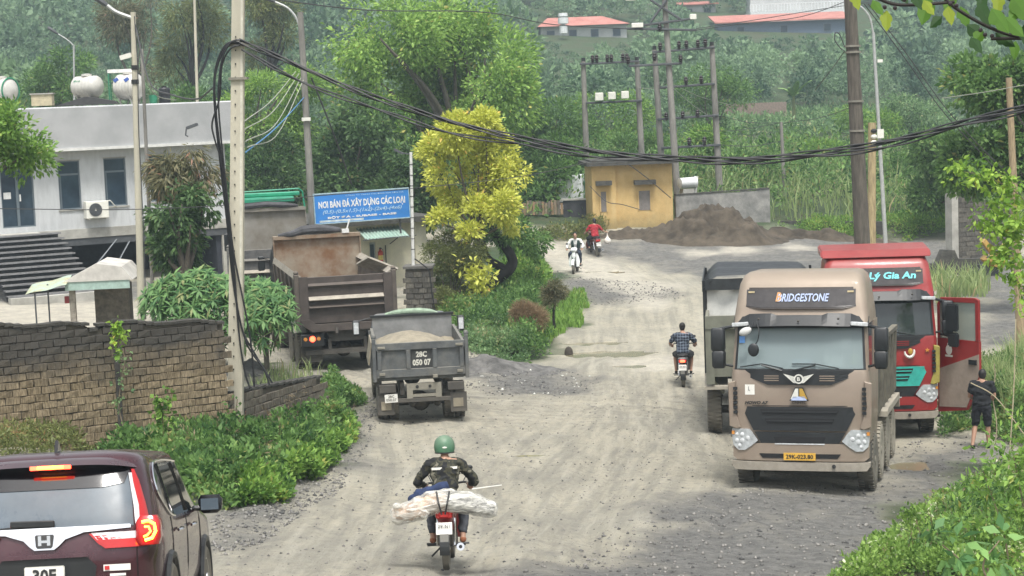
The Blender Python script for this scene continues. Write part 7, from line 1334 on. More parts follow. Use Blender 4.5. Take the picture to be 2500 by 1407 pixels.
crown('crown', lt, LM['mid'], [(*(W(1240, 560, 63) - pts[0]), .7, .6, .5), (*(W(1300, 590, 64) - pts[0]), .6, .6, .45), (*(W(1180, 560, 63.5) - pts[0]), .5, .5, .4)], 420, 9, .14, .06, .2)
# large trees behind the sign
G1 = 'broad green trees behind the signboard'
tree('large_tree', 'very large leafy green tree rising above the yellow tree', 1060, -60, 430, 600, 92, LM['leafy'], .27, .12, 4700, 10, .5, 26, .53, 1.5, gx=1125, tr=.35, bm=bark, depth=5)
tree('large_tree', 'spreading green tree right of the big tree above the yellow hut', 1330, 190, 500, 300, 96, LM['mid'], .28, .10, 1500, 10, .4, 12, .43, 1.3, gx=1350, tr=.2)
tree('large_tree', 'dark leafy tree directly behind the blue sign', 880, 250, 520, 330, 84, LM['dark'], .26, .12, 1900, 10, .34, 13, .38, 1.2, tr=.22)
tree('large_tree', 'dark green tree behind the shed roof right of the sign', 1010, 330, 560, 240, 80, LM['dark'], .24, .11, 1100, 10, .3, 9, .38, 1.1, tr=.18)
tree('feathery_tree', 'light feathery tree between the concrete pole and lamp pole', 665, 160, 390, 280, 94, LM['leafy'], .26, .07, 1500, 10, .4, 11, .45, 1.2, gx=640, tr=.2, flat=1.4)
tree('large_tree', 'shady tree with dark trunks behind the green tarpaulin', 680, 310, 520, 260, 88, LM['dark'], .24, .09, 900, 10, .32, 9, .4, 1.1, tr=.2, bm=bark2)
tree('large_tree', 'green tree behind the roof tanks', 420, 190, 400, 260, 104, LM['mid'], .26, .1, 900, 10, .4, 9, .42, 1.2, tr=.18)
tree('large_tree', 'leafy tree rising between the two tank groups', 150, 130, 330, 250, 112, LM['mid'], .28, .1, 900, 10, .45, 9, .42, 1.2, tr=.18)
tree('grey_tree', 'tall wispy grey green tree above the roof tanks', 335, -40, 230, 190, 122, LM['wither'], .30, .05, 800, 9, .5, 9, .5, 1.4, tr=.16, droop=.5); tree('grey_tree', 'tall wispy dark tree left of the concrete pole', 470, -60, 230, 200, 118, LM['olive'], .3, .06, 900, 9, .5, 9, .5, 1.4, tr=.2, droop=.5, bm=bark2)
tree('grey_tree', 'tall wispy dark tree right of the concrete pole', 660, -60, 190, 200, 120, LM['olive'], .3, .06, 900, 9, .5, 9, .5, 1.4, tr=.2, droop=.5, bm=bark2)
tree('roadside_tree', 'green tree crown over the plank fence', 1330, 340, 520, 200, 91, LM['mid'], .24, .08, 900, 10, .3, 8, .38, 1, tr=.14)
# withered tree beside the office
tree('withered_tree', 'half withered tree with drooping brown leaves beside the office', 450, 335, 480, 220, 55, LM['wither'], .26, .05, 560, 9, .22, 9, .4, .8, gx=440, tr=.12, droop=1.2, bm=bark); tree('dark_leafy_tree', 'dark leafy small tree in front of the office corner', 440, 440, 690, 215, 53.8, LM['dark'], .20, .075, 720, 9, .22, 13, .54, .6, gx=455, tr=.16, droop=.7, bm=bark)
# shrub of whorled leaves behind the wall
def whorls(name, label, px, py0, py1, wpx, Y, n, m):
    s_ = F / Y; c = W(px, (py0 + py1) / 2, Y); o = Vector((c.x, Y, gh1(c.x, Y))); rx, rz_ = wpx / 2 / s_, (py1 - py0) / 2 / s_; t = thing(name, label, 'shrub', tuple(o)); P_ = []; D = []; b = MB()
    for i in range(n):
        u = unit(nr.normal(size=3)) * rnd.uniform(.55, 1.12); u[1] = -abs(u[1]) if rnd.random() < .7 else u[1]; u[2] = abs(u[2]) if rnd.random() < .6 else u[2]; q = np.array([c.x - o.x + u[0] * rx, u[1] * 1.2, c.z - o.z + u[2] * rz_]) * 1.0; k = 8; ax = unit(u + np.array([0, -.3, .5])); e1 = unit(np.cross(ax, [.3, .2, 1])); e2 = np.cross(ax, e1)
        for j in range(k): a = j * 2.4; el = rnd.uniform(.1, .6); d = (e1 * math.cos(a) + e2 * math.sin(a)) * math.cos(el) + ax * math.sin(el); P_.append(q); D.append(d - np.array([0, 0, .25]))
        b.tube([Vector((0, 0, .2)).lerp(Vector(q), .5), Vector(q)], .015, 4) if i % 6 == 0 else None
    P_ = np.array(P_); D = np.array(D); V, Fq = leafgeo(P_, D, np.tile([.1, -.4, 1.], (len(P_), 1)), nr.uniform(.24, .38, len(P_)), nr.uniform(.06, .09, len(P_))); npmesh('crown', V, Fq, m, t, np.clip(nr.normal(.5, .25, len(P_)), 0, 1)); b.tube([(0, 0, -.1), (0, 0, .8), (.1, 0, 1.4)], .07, 7); b.build('stem', bark, t)
whorls('whorled_shrub', 'large shrub of long whorled green leaves behind the block wall', 510, 665, 850, 320, 47, 420, LM['whorl']); whorls('whorled_shrub', 'whorled leaf shrub between the concrete pole and brown truck', 645, 695, 850, 140, 45.5, 130, LM['whorl'])
# overhanging leaves at the left edge
tree('overhanging_tree', 'bright leafy branches entering from the left edge before the office', -10, 195, 480, 330, 44, LM['fresh'], .15, .07, 620, 9, .18, 10, .42, .7, gx=-120, tr=.1)
# right side
tree('dark_tree', 'large dark leafy tree at the right edge', 2440, 130, 470, 330, 58, LM['mid'], .20, .11, 2300, 9, .26, 14, .42, .9, gx=2560, tr=.2); tree('dark_tree', 'lower tangled tree behind the ruined wall', 2330, 300, 520, 260, 84, LM['mid'], .22, .1, 1300, 9, .3, 10, .4, 1, tr=.14)
shrub('creeper_branch', 'yellow green leafy branch hanging in from the right edge', [[(2560, 560, 0), (2480, 470), (2400, 430), (2330, 415)], [(2560, 700), (2500, 560), (2430, 490)], [(2570, 640), (2470, 570), (2400, 540)], [(2560, 800), (2480, 680), (2440, 600)]], 33, LM['lime'], .13, 75, 5, .13, cat='branch', W_=.55)
cbr = [o_ for o_ in COL.objects if o_.name == 'creeper_branch'][0]; g_ = Vector((11.4, 33, gh1(11.4, 33))) - cbr.location
part('trunk', bark, cbr, lambda b: (b.tube(spl([g_ - Vector((0, 0, .2)), g_ + Vector((-.2, 0, 2.2)), W(2568, 600, 33) - cbr.location], 5), [.12 - .006 * i for i in range(11)], 9), b.tube(spl([g_ + Vector((-.15, 0, 2.0)), W(2610, 560, 33) - cbr.location, W(2555, 560, 33) - cbr.location], 5), [.05 - .003 * i for i in range(11)], 7)), smooth=True)
# mid field behind the hut
for i, (px, a, bb_, w_, Y, m, lb) in enumerate(((1700, 300, 480, 170, 100, 'fresh', 'green shrub tree behind the grey wall and big pole'), (1840, 380, 520, 200, 97, 'mid', 'dense shrub right of the grey wall'), (1980, 330, 470, 200, 104, 'fresh', 'light bush left of the wooden pole'), (2060, 420, 560, 170, 96, 'dark', 'dark bush at the foot of the slope behind the wooden pole'), (2230, 380, 530, 220, 99, 'mid', 'bushy growth right of the wooden pole'), (1500, 180, 420, 260, 118, 'fresh', 'feathery tree behind the left electricity frame'), (1740, 150, 330, 260, 124, 'mid', 'flat topped tree behind the right electricity frame'), (1560, 330, 440, 180, 104, 'mid', 'low green tree behind the yellow hut roof'), (2230, 230, 350, 240, 128, 'blue', 'pale leafy tree below the hillside field'), (1420, 300, 420, 160, 110, 'mid', 'leafy tree left of the electricity poles'), (2120, 260, 400, 180, 122, 'fresh', 'light green tree right of the banana plant'))):
    tree('hedge_tree', lb, px, a, bb_, w_, Y, LM[m], .24, .09, 700, 9, .34, 8, .42, 1.1, group=None, tr=.1, flat=.9)
gr_w = [(7, 87), (42, 87), (42, 112), (4, 112)]
grass('tall_grass', 'tall reed grass on the slope behind the grey wall', gr_w, 6000, 1.6, LM['grass'], .035, .8, world=True)
scatter('undergrowth', 'mixed bushes over the slope behind the dirt piles', [(-2, 88), (48, 86), (48, 116), (-2, 116)], 7000, 1.5, LM['mid'], .26, .11, 6, .4, hole=.42, hs=1.5, world=True)
scatter('undergrowth', 'low weeds between the fence and the road', [(1270, 590), (1440, 556), (1500, 560), (1450, 578), (1300, 598)], 900, .45, LM['olive'], .12, .05, 5, .15, hole=.3)
scatter('weeds', 'weeds on the soil ridge behind the wooden pole', [(1900, 560), (2330, 530), (2330, 575), (2000, 580)], 2200, .6, LM['fresh'], .14, .05, 5, .2, hole=.45)
scatter('field_crop', 'pale green crop field below the wooded hill', [(1650, 330), (1750, 285), (2330, 275), (2330, 330)], 6500, .8, LM['blue'], .3, .12, 5, .35, hole=.3)
scatter('undergrowth', 'dark undergrowth below the trees behind the office', [(-45, 84), (0, 84), (0, 112), (-45, 112)], 5500, 2., LM['dark'], .3, .12, 6, .4, hole=.42, hs=1.5, world=True)
grass('tall_grass', 'pale grass tufts behind the red truck door', [(2285, 760), (2290, 690), (2400, 690), (2400, 730)], 500, .9, LM['grass'], .03, .6)
def banana(px, py, Y, label):
    p = W(px, py + 40, Y); o = Vector((p.x, Y, gh1(p.x, Y))); t = thing('banana_plant', label, 'banana plant', tuple(o)); h_ = W(px, py + 20, Y).z - o.z; part('trunk', mat('banana_stem', (.14, .17, .07), .8), t, lambda b: b.tube([(0, 0, 0), (0, 0, h_)], [.18, .1], 7)); 
    for i in range(8):
        a = i * 2.4; r_ = .9 + .3 * (i % 3); up_ = 1.0 + .5 * (i % 3); c_, s_ = math.cos(a), math.sin(a)
        part('leaf', mat('banana_leaf', (.20, .34, .10), .5, var=.2), t, lambda b: b.sheet(lambda u, v: (c_ * r_ * v - s_ * .5 * (u - .5) * math.sin(math.pi * (v * .92 + .04)), s_ * r_ * v + c_ * .5 * (u - .5) * math.sin(math.pi * (v * .92 + .04)), h_ - .05 + up_ * v - .8 * v * v - .1 * abs(u - .5)), [0, .5, 1], [k / 6 for k in range(7)], th=.01))
banana(1938, 215, 138, 'banana plant with pale torn leaves on the slope'); banana(2190, 250, 133, 'smaller banana plant at the right end of the field')
# near fig branch top right
fb = thing('fig_branch', 'leafy branch with small dark fruit hanging in at the top right corner', 'branch', tuple(W(2560, 60, 9))); o0 = Vector(fb.location)
brs = [[(2600, 120), (2480, 90), (2400, 60), (2320, 10), (2290, -30)], [(2560, 60), (2450, -10), (2380, -40)], [(2330, 5), (2240, 12), (2180, 10), (2130, -10)], [(2600, 110), (2500, 95), (2420, 95)]]
for br in brs: part('twig', bark2 if br[0][0] > 2340 else bark2, fb, lambda b: b.tube(spl([W(a[0], a[1], 9) - o0 for a in br], 6), .009, 6))
tb = Vector((3.9, 9.4, gh1(3.9, 9.4))) - o0; tt_ = W(2600, 112, 9) - o0
part('trunk', bark, fb, lambda b: (b.tube(spl([tb - Vector((0, 0, .2)), tb + Vector((.05, 0, 2.0)), Vector((tb.x, tb.y, tt_.z + .8))], 5), [.11 - .005 * i for i in range(11)], 10), b.tube(spl([Vector((tb.x, tb.y, tt_.z - .3)), (Vector((tb.x, tb.y, tt_.z)) + tt_) / 2, tt_], 5), [.05 - .0035 * i for i in range(11)], 7)), smooth=True)
def leafshape(par, px, py, ang, ln, m, w_=.6, tilt=.3):
    p = W(px, py, 9 + rnd.uniform(-.3, .3)) - o0; b = MB(); pr_ = [(0, 0), (.25, .42), (.42, .5), (.55, .36), (.7, .34), (1, 0)]; vs = []; d = Vector((math.cos(R(ang)), -tilt, -math.sin(R(ang)))).normalized(); s = d.cross(Vector((.15, -1, .2))).normalized(); n_2 = s.cross(d)
    vs = [p + d * ln * t for t, _ in pr_] + [p + d * ln * (t - .03 * q) + s * ln * w_ * q * rnd.uniform(.9, 1.1) - n_2 * ln * .15 * q for t, q in pr_[1:-1]] + [p + d * ln * (t - .03 * q) - s * ln * w_ * q * rnd.uniform(.9, 1.1) - n_2 * ln * .15 * q for t, q in pr_[1:-1]]
    k = 6; fs = [(0, 1, k), (4, 5, k + 3), (0, k + 4, 1), (4, k + 7, 5)] + [(i, i + 1, k + i, k + i - 1) for i in range(1, 4)] + [(i + 1, i, k + 3 + i, k + 4 + i) for i in range(1, 4)]; b.add(vs, fs); return b.build('leaf', m, par)
lmA = leafmat('fig_leaf', (.10, .22, .03), (.14, .28, .05), trans=.5); lmB = leafmat('fig_leaf_yellow', (.28, .36, .04), (.3, .4, .05), trans=.5); lmC = leafmat('fig_leaf_dark', (.03, .08, .02), (.05, .1, .03))
for (px, py, an, ln, m) in ((2085, -20, 80, .10, lmB), (2165, 25, 95, .11, lmB), (2130, 0, 60, .09, lmA), (2190, -30, 60, .1, lmC), (2270, -10, 110, .16, lmA), (2315, 15, 85, .10, lmB), (2345, 15, 75, .12, lmA), (2300, 40, 140, .09, lmC), (2390, 5, 70, .14, lmC), (2420, 20, 60, .15, lmA), (2360, 60, 40, .12, lmC), (2400, 75, 130, .1, lmA), (2450, 40, 50, .14, lmA), (2470, -10, 60, .16, lmA), (2440, -20, 100, .12, lmB), (2500, 60, 80, .13, lmC), (2395, -30, 90, .13, lmC), (2330, -20, 120, .12, lmA), (2500, 0, 130, .14, lmA), (2230, -20, 70, .1, lmC), (2480, 100, 100, .10, lmA), (2370, 90, 60, .10, lmC), (2430, 80, 40, .12, lmC), (2255, 0, 60, .09, lmB), (2510, -30, 100, .15, lmA)): leafshape(fb, px, py, an, ln, m)
for (px, py) in ((2185, 20), (2160, 18), (2208, 0), (2320, 10), (2335, 14), (2443, 48), (2480, 60), (2492, 72), (2405, 85), (2422, 88), (2394, 74), (2447, 35)): part('fruit', mat('dark_fruit', (.02, .012, .015), .4), fb, lambda b: b.ell(W(px, py, 8.95) - o0, (.011, .011, .011), 8, 6))
# ---------------------------------------------------------------- poles, lamps, wires, hill houses, haze
cpm = mat('pale_concrete', (.47, .44, .35), .85, var=.14, sc=1.2, bump=.3, bsc=20, stretch=(1, 1, .4)); cpd = mat('weathered_concrete', (.21, .20, .18), .9, var=.3, sc=2, stretch=(2, 2, .5), bump=.3); wpm = mat('brown_wood_pole', (.105, .092, .075), .95, var=.35, sc=3, stretch=(5, 5, .6), bump=.6, bsc=18); glv = mat('galvanised', (.42, .43, .42), .5, metal=.3, var=.1); cab_m = mat('black_cable', (.012, .012, .014), .5, var=0); insm = mat('brown_insulator', (.022, .014, .013), .3); wirem = mat('thin_wire', (.05, .05, .05), .6); wire_g = mat('pale_wire', (.35, .36, .3), .6); wire_b = mat('blue_wire', (.08, .25, .5), .5)
def pole(name, label, top, bot, Y, r0, r1, m, sq=False, cat='pole', group=None, ext=0):
    a = W(top[0], top[1], Y); b_ = W(bot[0], bot[1], Y); d = (a - b_).normalized(); 
    g = gh1(b_.x, Y) - .2; b_ = b_ - d * ((b_.z - g) / d.z); a = a + d * ext; t = thing(name, label, cat, tuple(b_), 0, group); 
    o = part('shaft', m, t, lambda b: (b.add(*_sq(Vector((0, 0, 0)), a - b_, r1, r0)) if sq else b.tube([(0, 0, 0), a - b_], [r1, r0], 12)), smooth=not sq); return t, Vector(t.location), a
def _sq(p, q, r1, r0):
    return [p + Vector((x * r1, y * r1, 0)) for x, y in ((-1, -.8), (1, -.8), (1, .8), (-1, .8))] + [q + Vector((x * r0, y * r0, 0)) for x, y in ((-1, -.8), (1, -.8), (1, .8), (-1, .8))], [(3, 2, 1, 0), (4, 5, 6, 7), (0, 1, 5, 4), (1, 2, 6, 5), (2, 3, 7, 6), (3, 0, 4, 7)]
mp_, o, a = pole('concrete_pole', 'tall pale square concrete pole carrying the black cable bundle', (582, -40), (576, 950), 36.2, .115, .15, cpm, True)
part('side_rib', mat('pale_concrete_light', (.55, .53, .45), .85), mp_, lambda b: b.add(*_sq(Vector((.1, -.1, 0)), a - o + Vector((.08, -.08, 0)), .022, .02)))
for i in range(30): z = .8 + i * .26; part('hole', dkt, mp_, lambda b: b.box(((a.x - o.x) * z / (a.z - o.z) - .03, -.132 + .0007 * i * 1.1, z), (.022, .02, .03)))
for py, h_ in ((192, .05), (110, .06)): p = W(579, py, 36.05) - o; part('band', rimm, mp_, lambda b: b.bb(p.x - .17, p.x + .19, -.15, .13, p.z - h_ / 2, p.z + h_ / 2))
def wires(name, label, cat, strands, m=cab_m, r=.012, group=None, n=5):
    """strands: lists of points; each its own child"""
    if len(strands) == 1:
        o = MB().tube(strands[0], r, n).build(name, m, None, smooth=True); return tag(o, label, cat, group)
    t = thing(name, label, cat, tuple(strands[0][0]), 0, group); q = Vector(t.location)
    for s in strands: MB().tube([Vector(p) - q for p in s], r, n).build('strand', m, t, smooth=True)
    return t
base = [(585, 103), (700, 150), (850, 215), (1000, 268), (1150, 312), (1300, 345), (1450, 370), (1600, 386), (1750, 391), (1900, 385), (2050, 368), (2200, 340), (2350, 302), (2500, 262), (2650, 215)]
low = [(590, 125), (700, 180), (850, 245), (1000, 295), (1150, 333), (1300, 360), (1450, 380), (1600, 392), (1750, 396), (1900, 392), (2050, 378), (2200, 348), (2350, 309), (2500, 270), (2650, 224)]
st = []
for k in range(6):
    src = base if k < 4 else low; S_ = spl([W(x, y, 36 - 3.5 * i / 14) for i, (x, y) in enumerate(src)], 8); ph = k * 1.7
    st.append([p + Vector((0, .03 * math.cos(i * .33 + ph), .042 * math.sin(i * .33 + ph) + (.02 if k < 2 else 0))) for i, p in enumerate(S_)])
wires('cable_bundle', 'thick twisted black cable bundle sagging across the whole scene', 'cable', st, r=.017, n=6)
st = []
for k, pts in enumerate(([(588, 103), (565, 102), (545, 118), (528, 160), (522, 215), (527, 300), (540, 420), (556, 560), (568, 680), (590, 800), (620, 860), (665, 935)], [(590, 108), (560, 106), (540, 130), (522, 190), (525, 280), (545, 450), (560, 600), (575, 740), (600, 840), (640, 900), (655, 940)], [(580, 110), (556, 120), (536, 160), (530, 240), (512, 300), (518, 340), (535, 400), (552, 540), (566, 660), (576, 800), (590, 900), (605, 950)], [(588, 100), (568, 98), (550, 110), (532, 150), (524, 230), (530, 330), (548, 500), (562, 620), (590, 760), (605, 850), (612, 945)])):
    st.append(spl([W(x + k * 3, y, 36.05 - .02 * k) for x, y in pts], 6))
wires('drop_cables', 'black cables dropping down the concrete pole into the ground', 'cable', st, r=.019, n=6)
# lamp poles and other poles
def lamp_arm(t, o, pts, Y, r=.035, head=True):
    P_ = [W(x, y, Y) - o for x, y in pts]; part('lamp_arm', glv, t, lambda b: b.tube(spl(P_, 5), r, 7), smooth=True)
    if head: d = (P_[-1] - P_[-2]).normalized(); part('lamp_head', MATS['dark_steel'], t, lambda b: b.tube([P_[-1] - d * .05, P_[-1] + d * .1, P_[-1] + d * .5, P_[-1] + d * .6], [.035, .07, .09, .03], 8), smooth=True)
t, o, a = pole('lamp_pole', 'thin pale concrete lamp pole in front of the office with arm to the left', (325, 30), (346, 790), 49, .07, .105, cpm); lamp_arm(t, o, [(325, 45), (285, 30), (262, 14)], 49, .05)
for py in (165, 200): p = W(328, py, 48.9) - o; part('band', dkt, t, lambda b: b.cyl((p.x, 0, p.z - .06), (p.x, 0, p.z + .06), .1, 10))
p = W(305, 138, 48.8) - o; part('camera_box', ivory, t, lambda b: (b.box((p.x, -.1, p.z), (.3, .12, .12), rot=(0, -.25, 0)), b.tube([(p.x + .1, -.05, p.z), (p.x + .3, 0, p.z - .05)], .02, 5)))
t, o, a = pole('thin_pole', 'slim leaning pole just right of the office lamp pole', (346, 120), (366, 560), 56, .05, .06, cpd)
t, o, a = pole('lamp_pole', 'slim concrete pole with curved lamp arm left of the blue sign', (733, 30), (764, 560), 63, .10, .14, cpd); lamp_arm(t, o, [(738, 110), (728, 55), (705, 22), (670, 4)], 63, .04); p = W(748, 290, 62.8) - o; part('small_box', ivory, t, lambda b: b.bb(p.x - .16, p.x + .14, -.2, -.12, p.z - .08, p.z + .04))
t, o, a = pole('steel_pole', 'thin white steel pole behind the office roof', (474, -30), (484, 330), 84, .06, .08, cpm)
t, o, a = pole('lamp_pole', 'small distant lamp pole above the left water tank', (180, 110), (182, 300), 96, .05, .07, glv); lamp_arm(t, o, [(180, 112), (165, 98), (140, 82)], 96, .03)
t, o, a = pole('sign_pole', 'thin white flagpole standing on the block pillar beside the blue sign', (1003, 372), (1009, 652), 57.9, .045, .06, mat('white_pole', (.6, .6, .57), .6, var=.15)); p = W(975, 372, 57.9) - o; q = W(1003, 378, 57.9) - o
part('flood_light', MATS['dark_steel'], t, lambda b: (b.box((p.x - .02, 0, p.z + .02), (.32, .16, .06), rot=(0, .5, 0)), b.tube([p, q], .02, 5)))
for k in range(9): z = (a.z - o.z) * (.45 + .06 * k); part('band', dkt, t, lambda b: b.cyl(((a.x - o.x) * z / (a.z - o.z), 0, z), ((a.x - o.x) * z / (a.z - o.z), 0, z + .02), .062, 8))
wires('pillar_cable', 'black hose running down beside the gate pillar', 'cable', [spl([W(x, y, 57.2) for x, y in ((1012, 632), (1030, 645), (1048, 665), (1055, 720), (1064, 770), (1068, 800))], 5)], r=.022)
t, o, a = pole('wooden_pole', 'thick brown wooden pole behind the red truck roof', (2074, -30), (2106, 610), 49, .16, .24, wpm)
for py in (115, 130, 250, 322): p = W(2078 + (py) * .05, py, 48.9) - o; part('band', rimm, t, lambda b: b.cyl((p.x, 0, p.z), (p.x, 0, p.z + .05), .215, 12))
t, o, a = pole('wooden_pole', 'short yellowish pole just right of the thick wooden pole', (2129, 300), (2128, 620), 56, .12, .14, mat('ochre_pole', (.34, .27, .15), .9, var=.3, stretch=(4, 4, .6)))
for k in range(3): p = W(2135, 320 + k * 14, 55.8) - o; part('insulator', ivory if k else dkt, t, lambda b: b.ell((p.x, -.12, p.z), (.1, .08, .07), 8, 6))
t, o, a = pole('lamp_pole', 'thin pale lamp pole curving at the top right of the wooden pole', (2132, 80), (2161, 575), 73, .06, .09, glv); lamp_arm(t, o, [(2132, 82), (2124, 45), (2108, 22), (2090, 10)], 73, .04, False); p = W(2141, 153, 73) - o; part('junction_box', ivory, t, lambda b: b.bb(p.x, p.x + .2, -.15, -.05, p.z, p.z + .12)); p = W(2146, 325, 73) - o; part('junction_box', ivory, t, lambda b: b.bb(p.x - .1, p.x + .15, -.2, -.1, p.z - .2, p.z + .15))
t, o, a = pole('wooden_pole', 'slim tan pole at the right edge of the picture', (2463, 190), (2490, 790), 52, .09, .13, mat('tan_pole', (.30, .23, .14), .9, var=.3, stretch=(4, 4, .6)))
t, o, a = pole('field_post', 'single dark post among the shrubs between big pole and wooden pole', (1907, 298), (1917, 510), 92, .08, .11, cpd)
# electricity frames
def frame_e(label, poles_, bars, ins, Y, boxes=()):
    p0 = W(*poles_[0][1], Y); t = thing('electricity_frame', label, 'electricity frame', (p0.x, Y, gh1(p0.x, Y)), 0); o = Vector(t.location)
    for (tp, bt) in poles_:
        a, b_ = W(*tp, Y) - o, W(*bt, Y) - o; d = (a - b_); b_ = b_ - d * ((b_.z + 1.0) / d.z); part('pole', cpd, t, lambda b: b.tube([b_, a], [.19, .13], 10), smooth=True); part('cap', dkt, t, lambda b: b.cyl(a, a + Vector((0, 0, .18)), .1, 8))
    for (p, q) in bars: a, b_ = W(*p, Y - .2) - o, W(*q, Y - .2) - o; part('crossbar', MATS['dark_steel'], t, lambda b: b.tube([a, b_], .06, 5))
    for (x, y) in ins:
        a = W(x, y, Y - .2) - o; part('insulator', insm, t, lambda b: b.lathe([(0, .03), (.03, .1), (.07, .06), (.12, .12), (.17, .07), (.22, .13), (.28, .08), (.33, .1), (.4, .04)], a, 'z', 10), smooth=True)
    for (x, y, w_, h_) in boxes: a = W(x, y, Y - .3) - o; part('fuse_box', ivory, t, lambda b: b.bb(a.x - w_ / 2, a.x + w_ / 2, a.y - .15, a.y + .15, a.z, a.z + h_), bevel=.02)
frame_e('left two pole electricity frame with cream fuse boxes', [((1424, 150), (1432, 400)), ((1555, 148), (1566, 370))], [((1415, 157), (1560, 150)), ((1430, 252), (1568, 246))], [(1447, 154), (1457, 153), (1483, 152), (1493, 152), (1521, 150), (1531, 150)], 95, [(1463, 246, .42, .4), (1494, 243, .38, .38), (1526, 241, .38, .38)])
frame_e('right two pole electricity frame with rows of brown insulators', [((1598, 122), (1614, 380)), ((1738, 112), (1757, 470))], [((1592, 128), (1745, 116)), ((1610, 215), (1745, 205)), ((1605, 292), (1755, 282)), ((1615, 362), (1760, 354))], [(1612, 124), (1658, 120), (1676, 119), (1704, 117), (1722, 115), (1675, 208), (1712, 205), (1627, 295), (1667, 292), (1703, 288), (1683, 356), (1720, 354)], 90)
frame_e('tall electricity pole with crossarms behind the yellow hut', [((1620, -40), (1655, 500))], [((1570, 62), (1690, 46)), ((1588, 0), (1662, 48)), ((1530, 70), (1700, 74)), ((1535, 162), (1665, 155)), ((1628, 0), (1588, 55))], [(1611, 78), (1662, 155), (1534, 158), (1598, 150)], 88, [(1556, 68, .55, .22), (1692, 48, .3, .25), (1540, 2, .5, .2)])
# thin wires
def wr(name, label, pts, Ys, m=wirem, r=.012, grp=None): n_3 = len(pts) - 1; wires(name, label, 'wire', [spl([W(x, y, Ys[0] + (Ys[1] - Ys[0]) * i / n_3) for i, (x, y) in enumerate(pts)], 8)], m, r)
wr('thin_wire', 'thin dark wire crossing in front of the office and blue sign', [(-60, 509), (300, 512), (570, 500), (780, 478), (1010, 460), (1290, 428), (1500, 380)], (42, 60), r=.011)
wr('thin_wire', 'wire from top centre down to the tall electricity pole', [(640, -5), (900, 25), (1180, 30), (1350, 60), (1560, 72)], (60, 88), r=.022); wr('thin_wire', 'wire rising from the tall electricity pole to the right', [(1700, 74), (1800, 60), (1960, 40), (2100, -10)], (88, 84), r=.018)
wr('thin_wire', 'wire crossing the red roofed house at top right', [(1700, 70), (1850, 48), (2010, 22), (2160, 0)], (88, 100), r=.02); wr('thin_wire', 'dark stay wire slanting beside the sign to the ground', [(760, 190), (800, 290), (830, 370), (858, 450)], (63, 66), r=.03); wr('thin_wire', 'steep double wire falling at the right edge', [(2110, 10), (2200, 130), (2300, 270), (2400, 380), (2480, 470)], (49, 56), r=.014); wr('thin_wire', 'second steep wire beside the first at the right edge', [(2120, 10), (2212, 130), (2312, 268), (2420, 385), (2520, 470)], (49, 56), r=.014)
wr('thin_wire', 'wire sagging from lamp pole to the concrete pole over the roof', [(330, 60), (365, 200), (420, 232), (480, 242), (520, 215)], (49, 37), r=.02); wr('thin_wire', 'pale wire loop hanging between the two office poles', [(346, 130), (360, 200), (385, 235), (430, 245)], (50, 60), wire_g, .016); wr('thin_wire', 'dark cable running down the office lamp pole', [(328, 40), (336, 160), (338, 300), (345, 450), (352, 600), (356, 780)], (48.8, 48.8), r=.014)
for k, (a, b2) in enumerate((((592, 300), (722, 175)), ((594, 318), (730, 180)), ((600, 345), (735, 190)), ((604, 360), (741, 195)))): wr('thin_wire', ['uppermost pale wire sagging between concrete pole and curved lamp pole', 'second pale wire between concrete pole and curved lamp pole', 'third pale wire between concrete pole and curved lamp pole', 'lowest pale wire between concrete pole and curved lamp pole'][k], [a, ((a[0] * .45 + b2[0] * .55), (a[1] * .45 + b2[1] * .55) + 14 + 14 * k), b2], (38, 63), wire_g, .013)
wr('thin_wire', 'blue wire sagging between concrete pole and curved lamp pole', [(600, 372), (660, 325), (705, 280), (742, 238)], (38, 63), wire_b, .016); wr('thin_wire', 'stay wire in front of the yellow hut wall', [(1530, 398), (1580, 435), (1638, 484)], (83, 84), r=.022); wr('thin_wire', 'wire drooping across the front of the yellow hut', [(1440, 455), (1480, 492), (1520, 500), (1562, 512)], (84, 83), r=.018)
for k, (a, b2, Ya, Yb) in enumerate((((1632, 200), (1790, 258), 88, 100), ((1632, 205), (1760, 300), 88, 95), ((1560, 215), (1632, 200), 95, 88), ((1757, 283), (1905, 300), 90, 92), ((1762, 354), (1908, 345), 90, 92), ((1915, 300), (2080, 262), 92, 60), ((1700, 320), (1905, 300), 90, 92))): wr('thin_wire', ['pale wire sloping right from the tall electricity pole', 'steeper pale wire right of the tall electricity pole', 'short wire between the left frame and tall pole', 'wire from right frame to the single dark post', 'lower wire from right frame to the single dark post', 'wire from the single dark post to the wooden pole', 'faint wire below the right frame'][k], [a, ((a[0] + b2[0]) / 2, (a[1] + b2[1]) / 2 + 8), b2], (Ya, Yb), wire_g if k < 3 else wirem, .014)
wr('thin_wire', 'black loop of wire left of the wooden pole', [(2062, 115), (2050, 85), (2040, 80), (2038, 98), (2052, 118), (2062, 125)], (48.7, 48.7), r=.014); wr('thin_wire', 'wire slanting down left from the wooden pole', [(2062, 125), (2030, 170), (1990, 220)], (48.7, 60), r=.014)
wr('thin_wire', 'grey wire through the dark tree at right', [(2500, 208), (2400, 226), (2300, 240)], (50, 55), wire_g, .012)
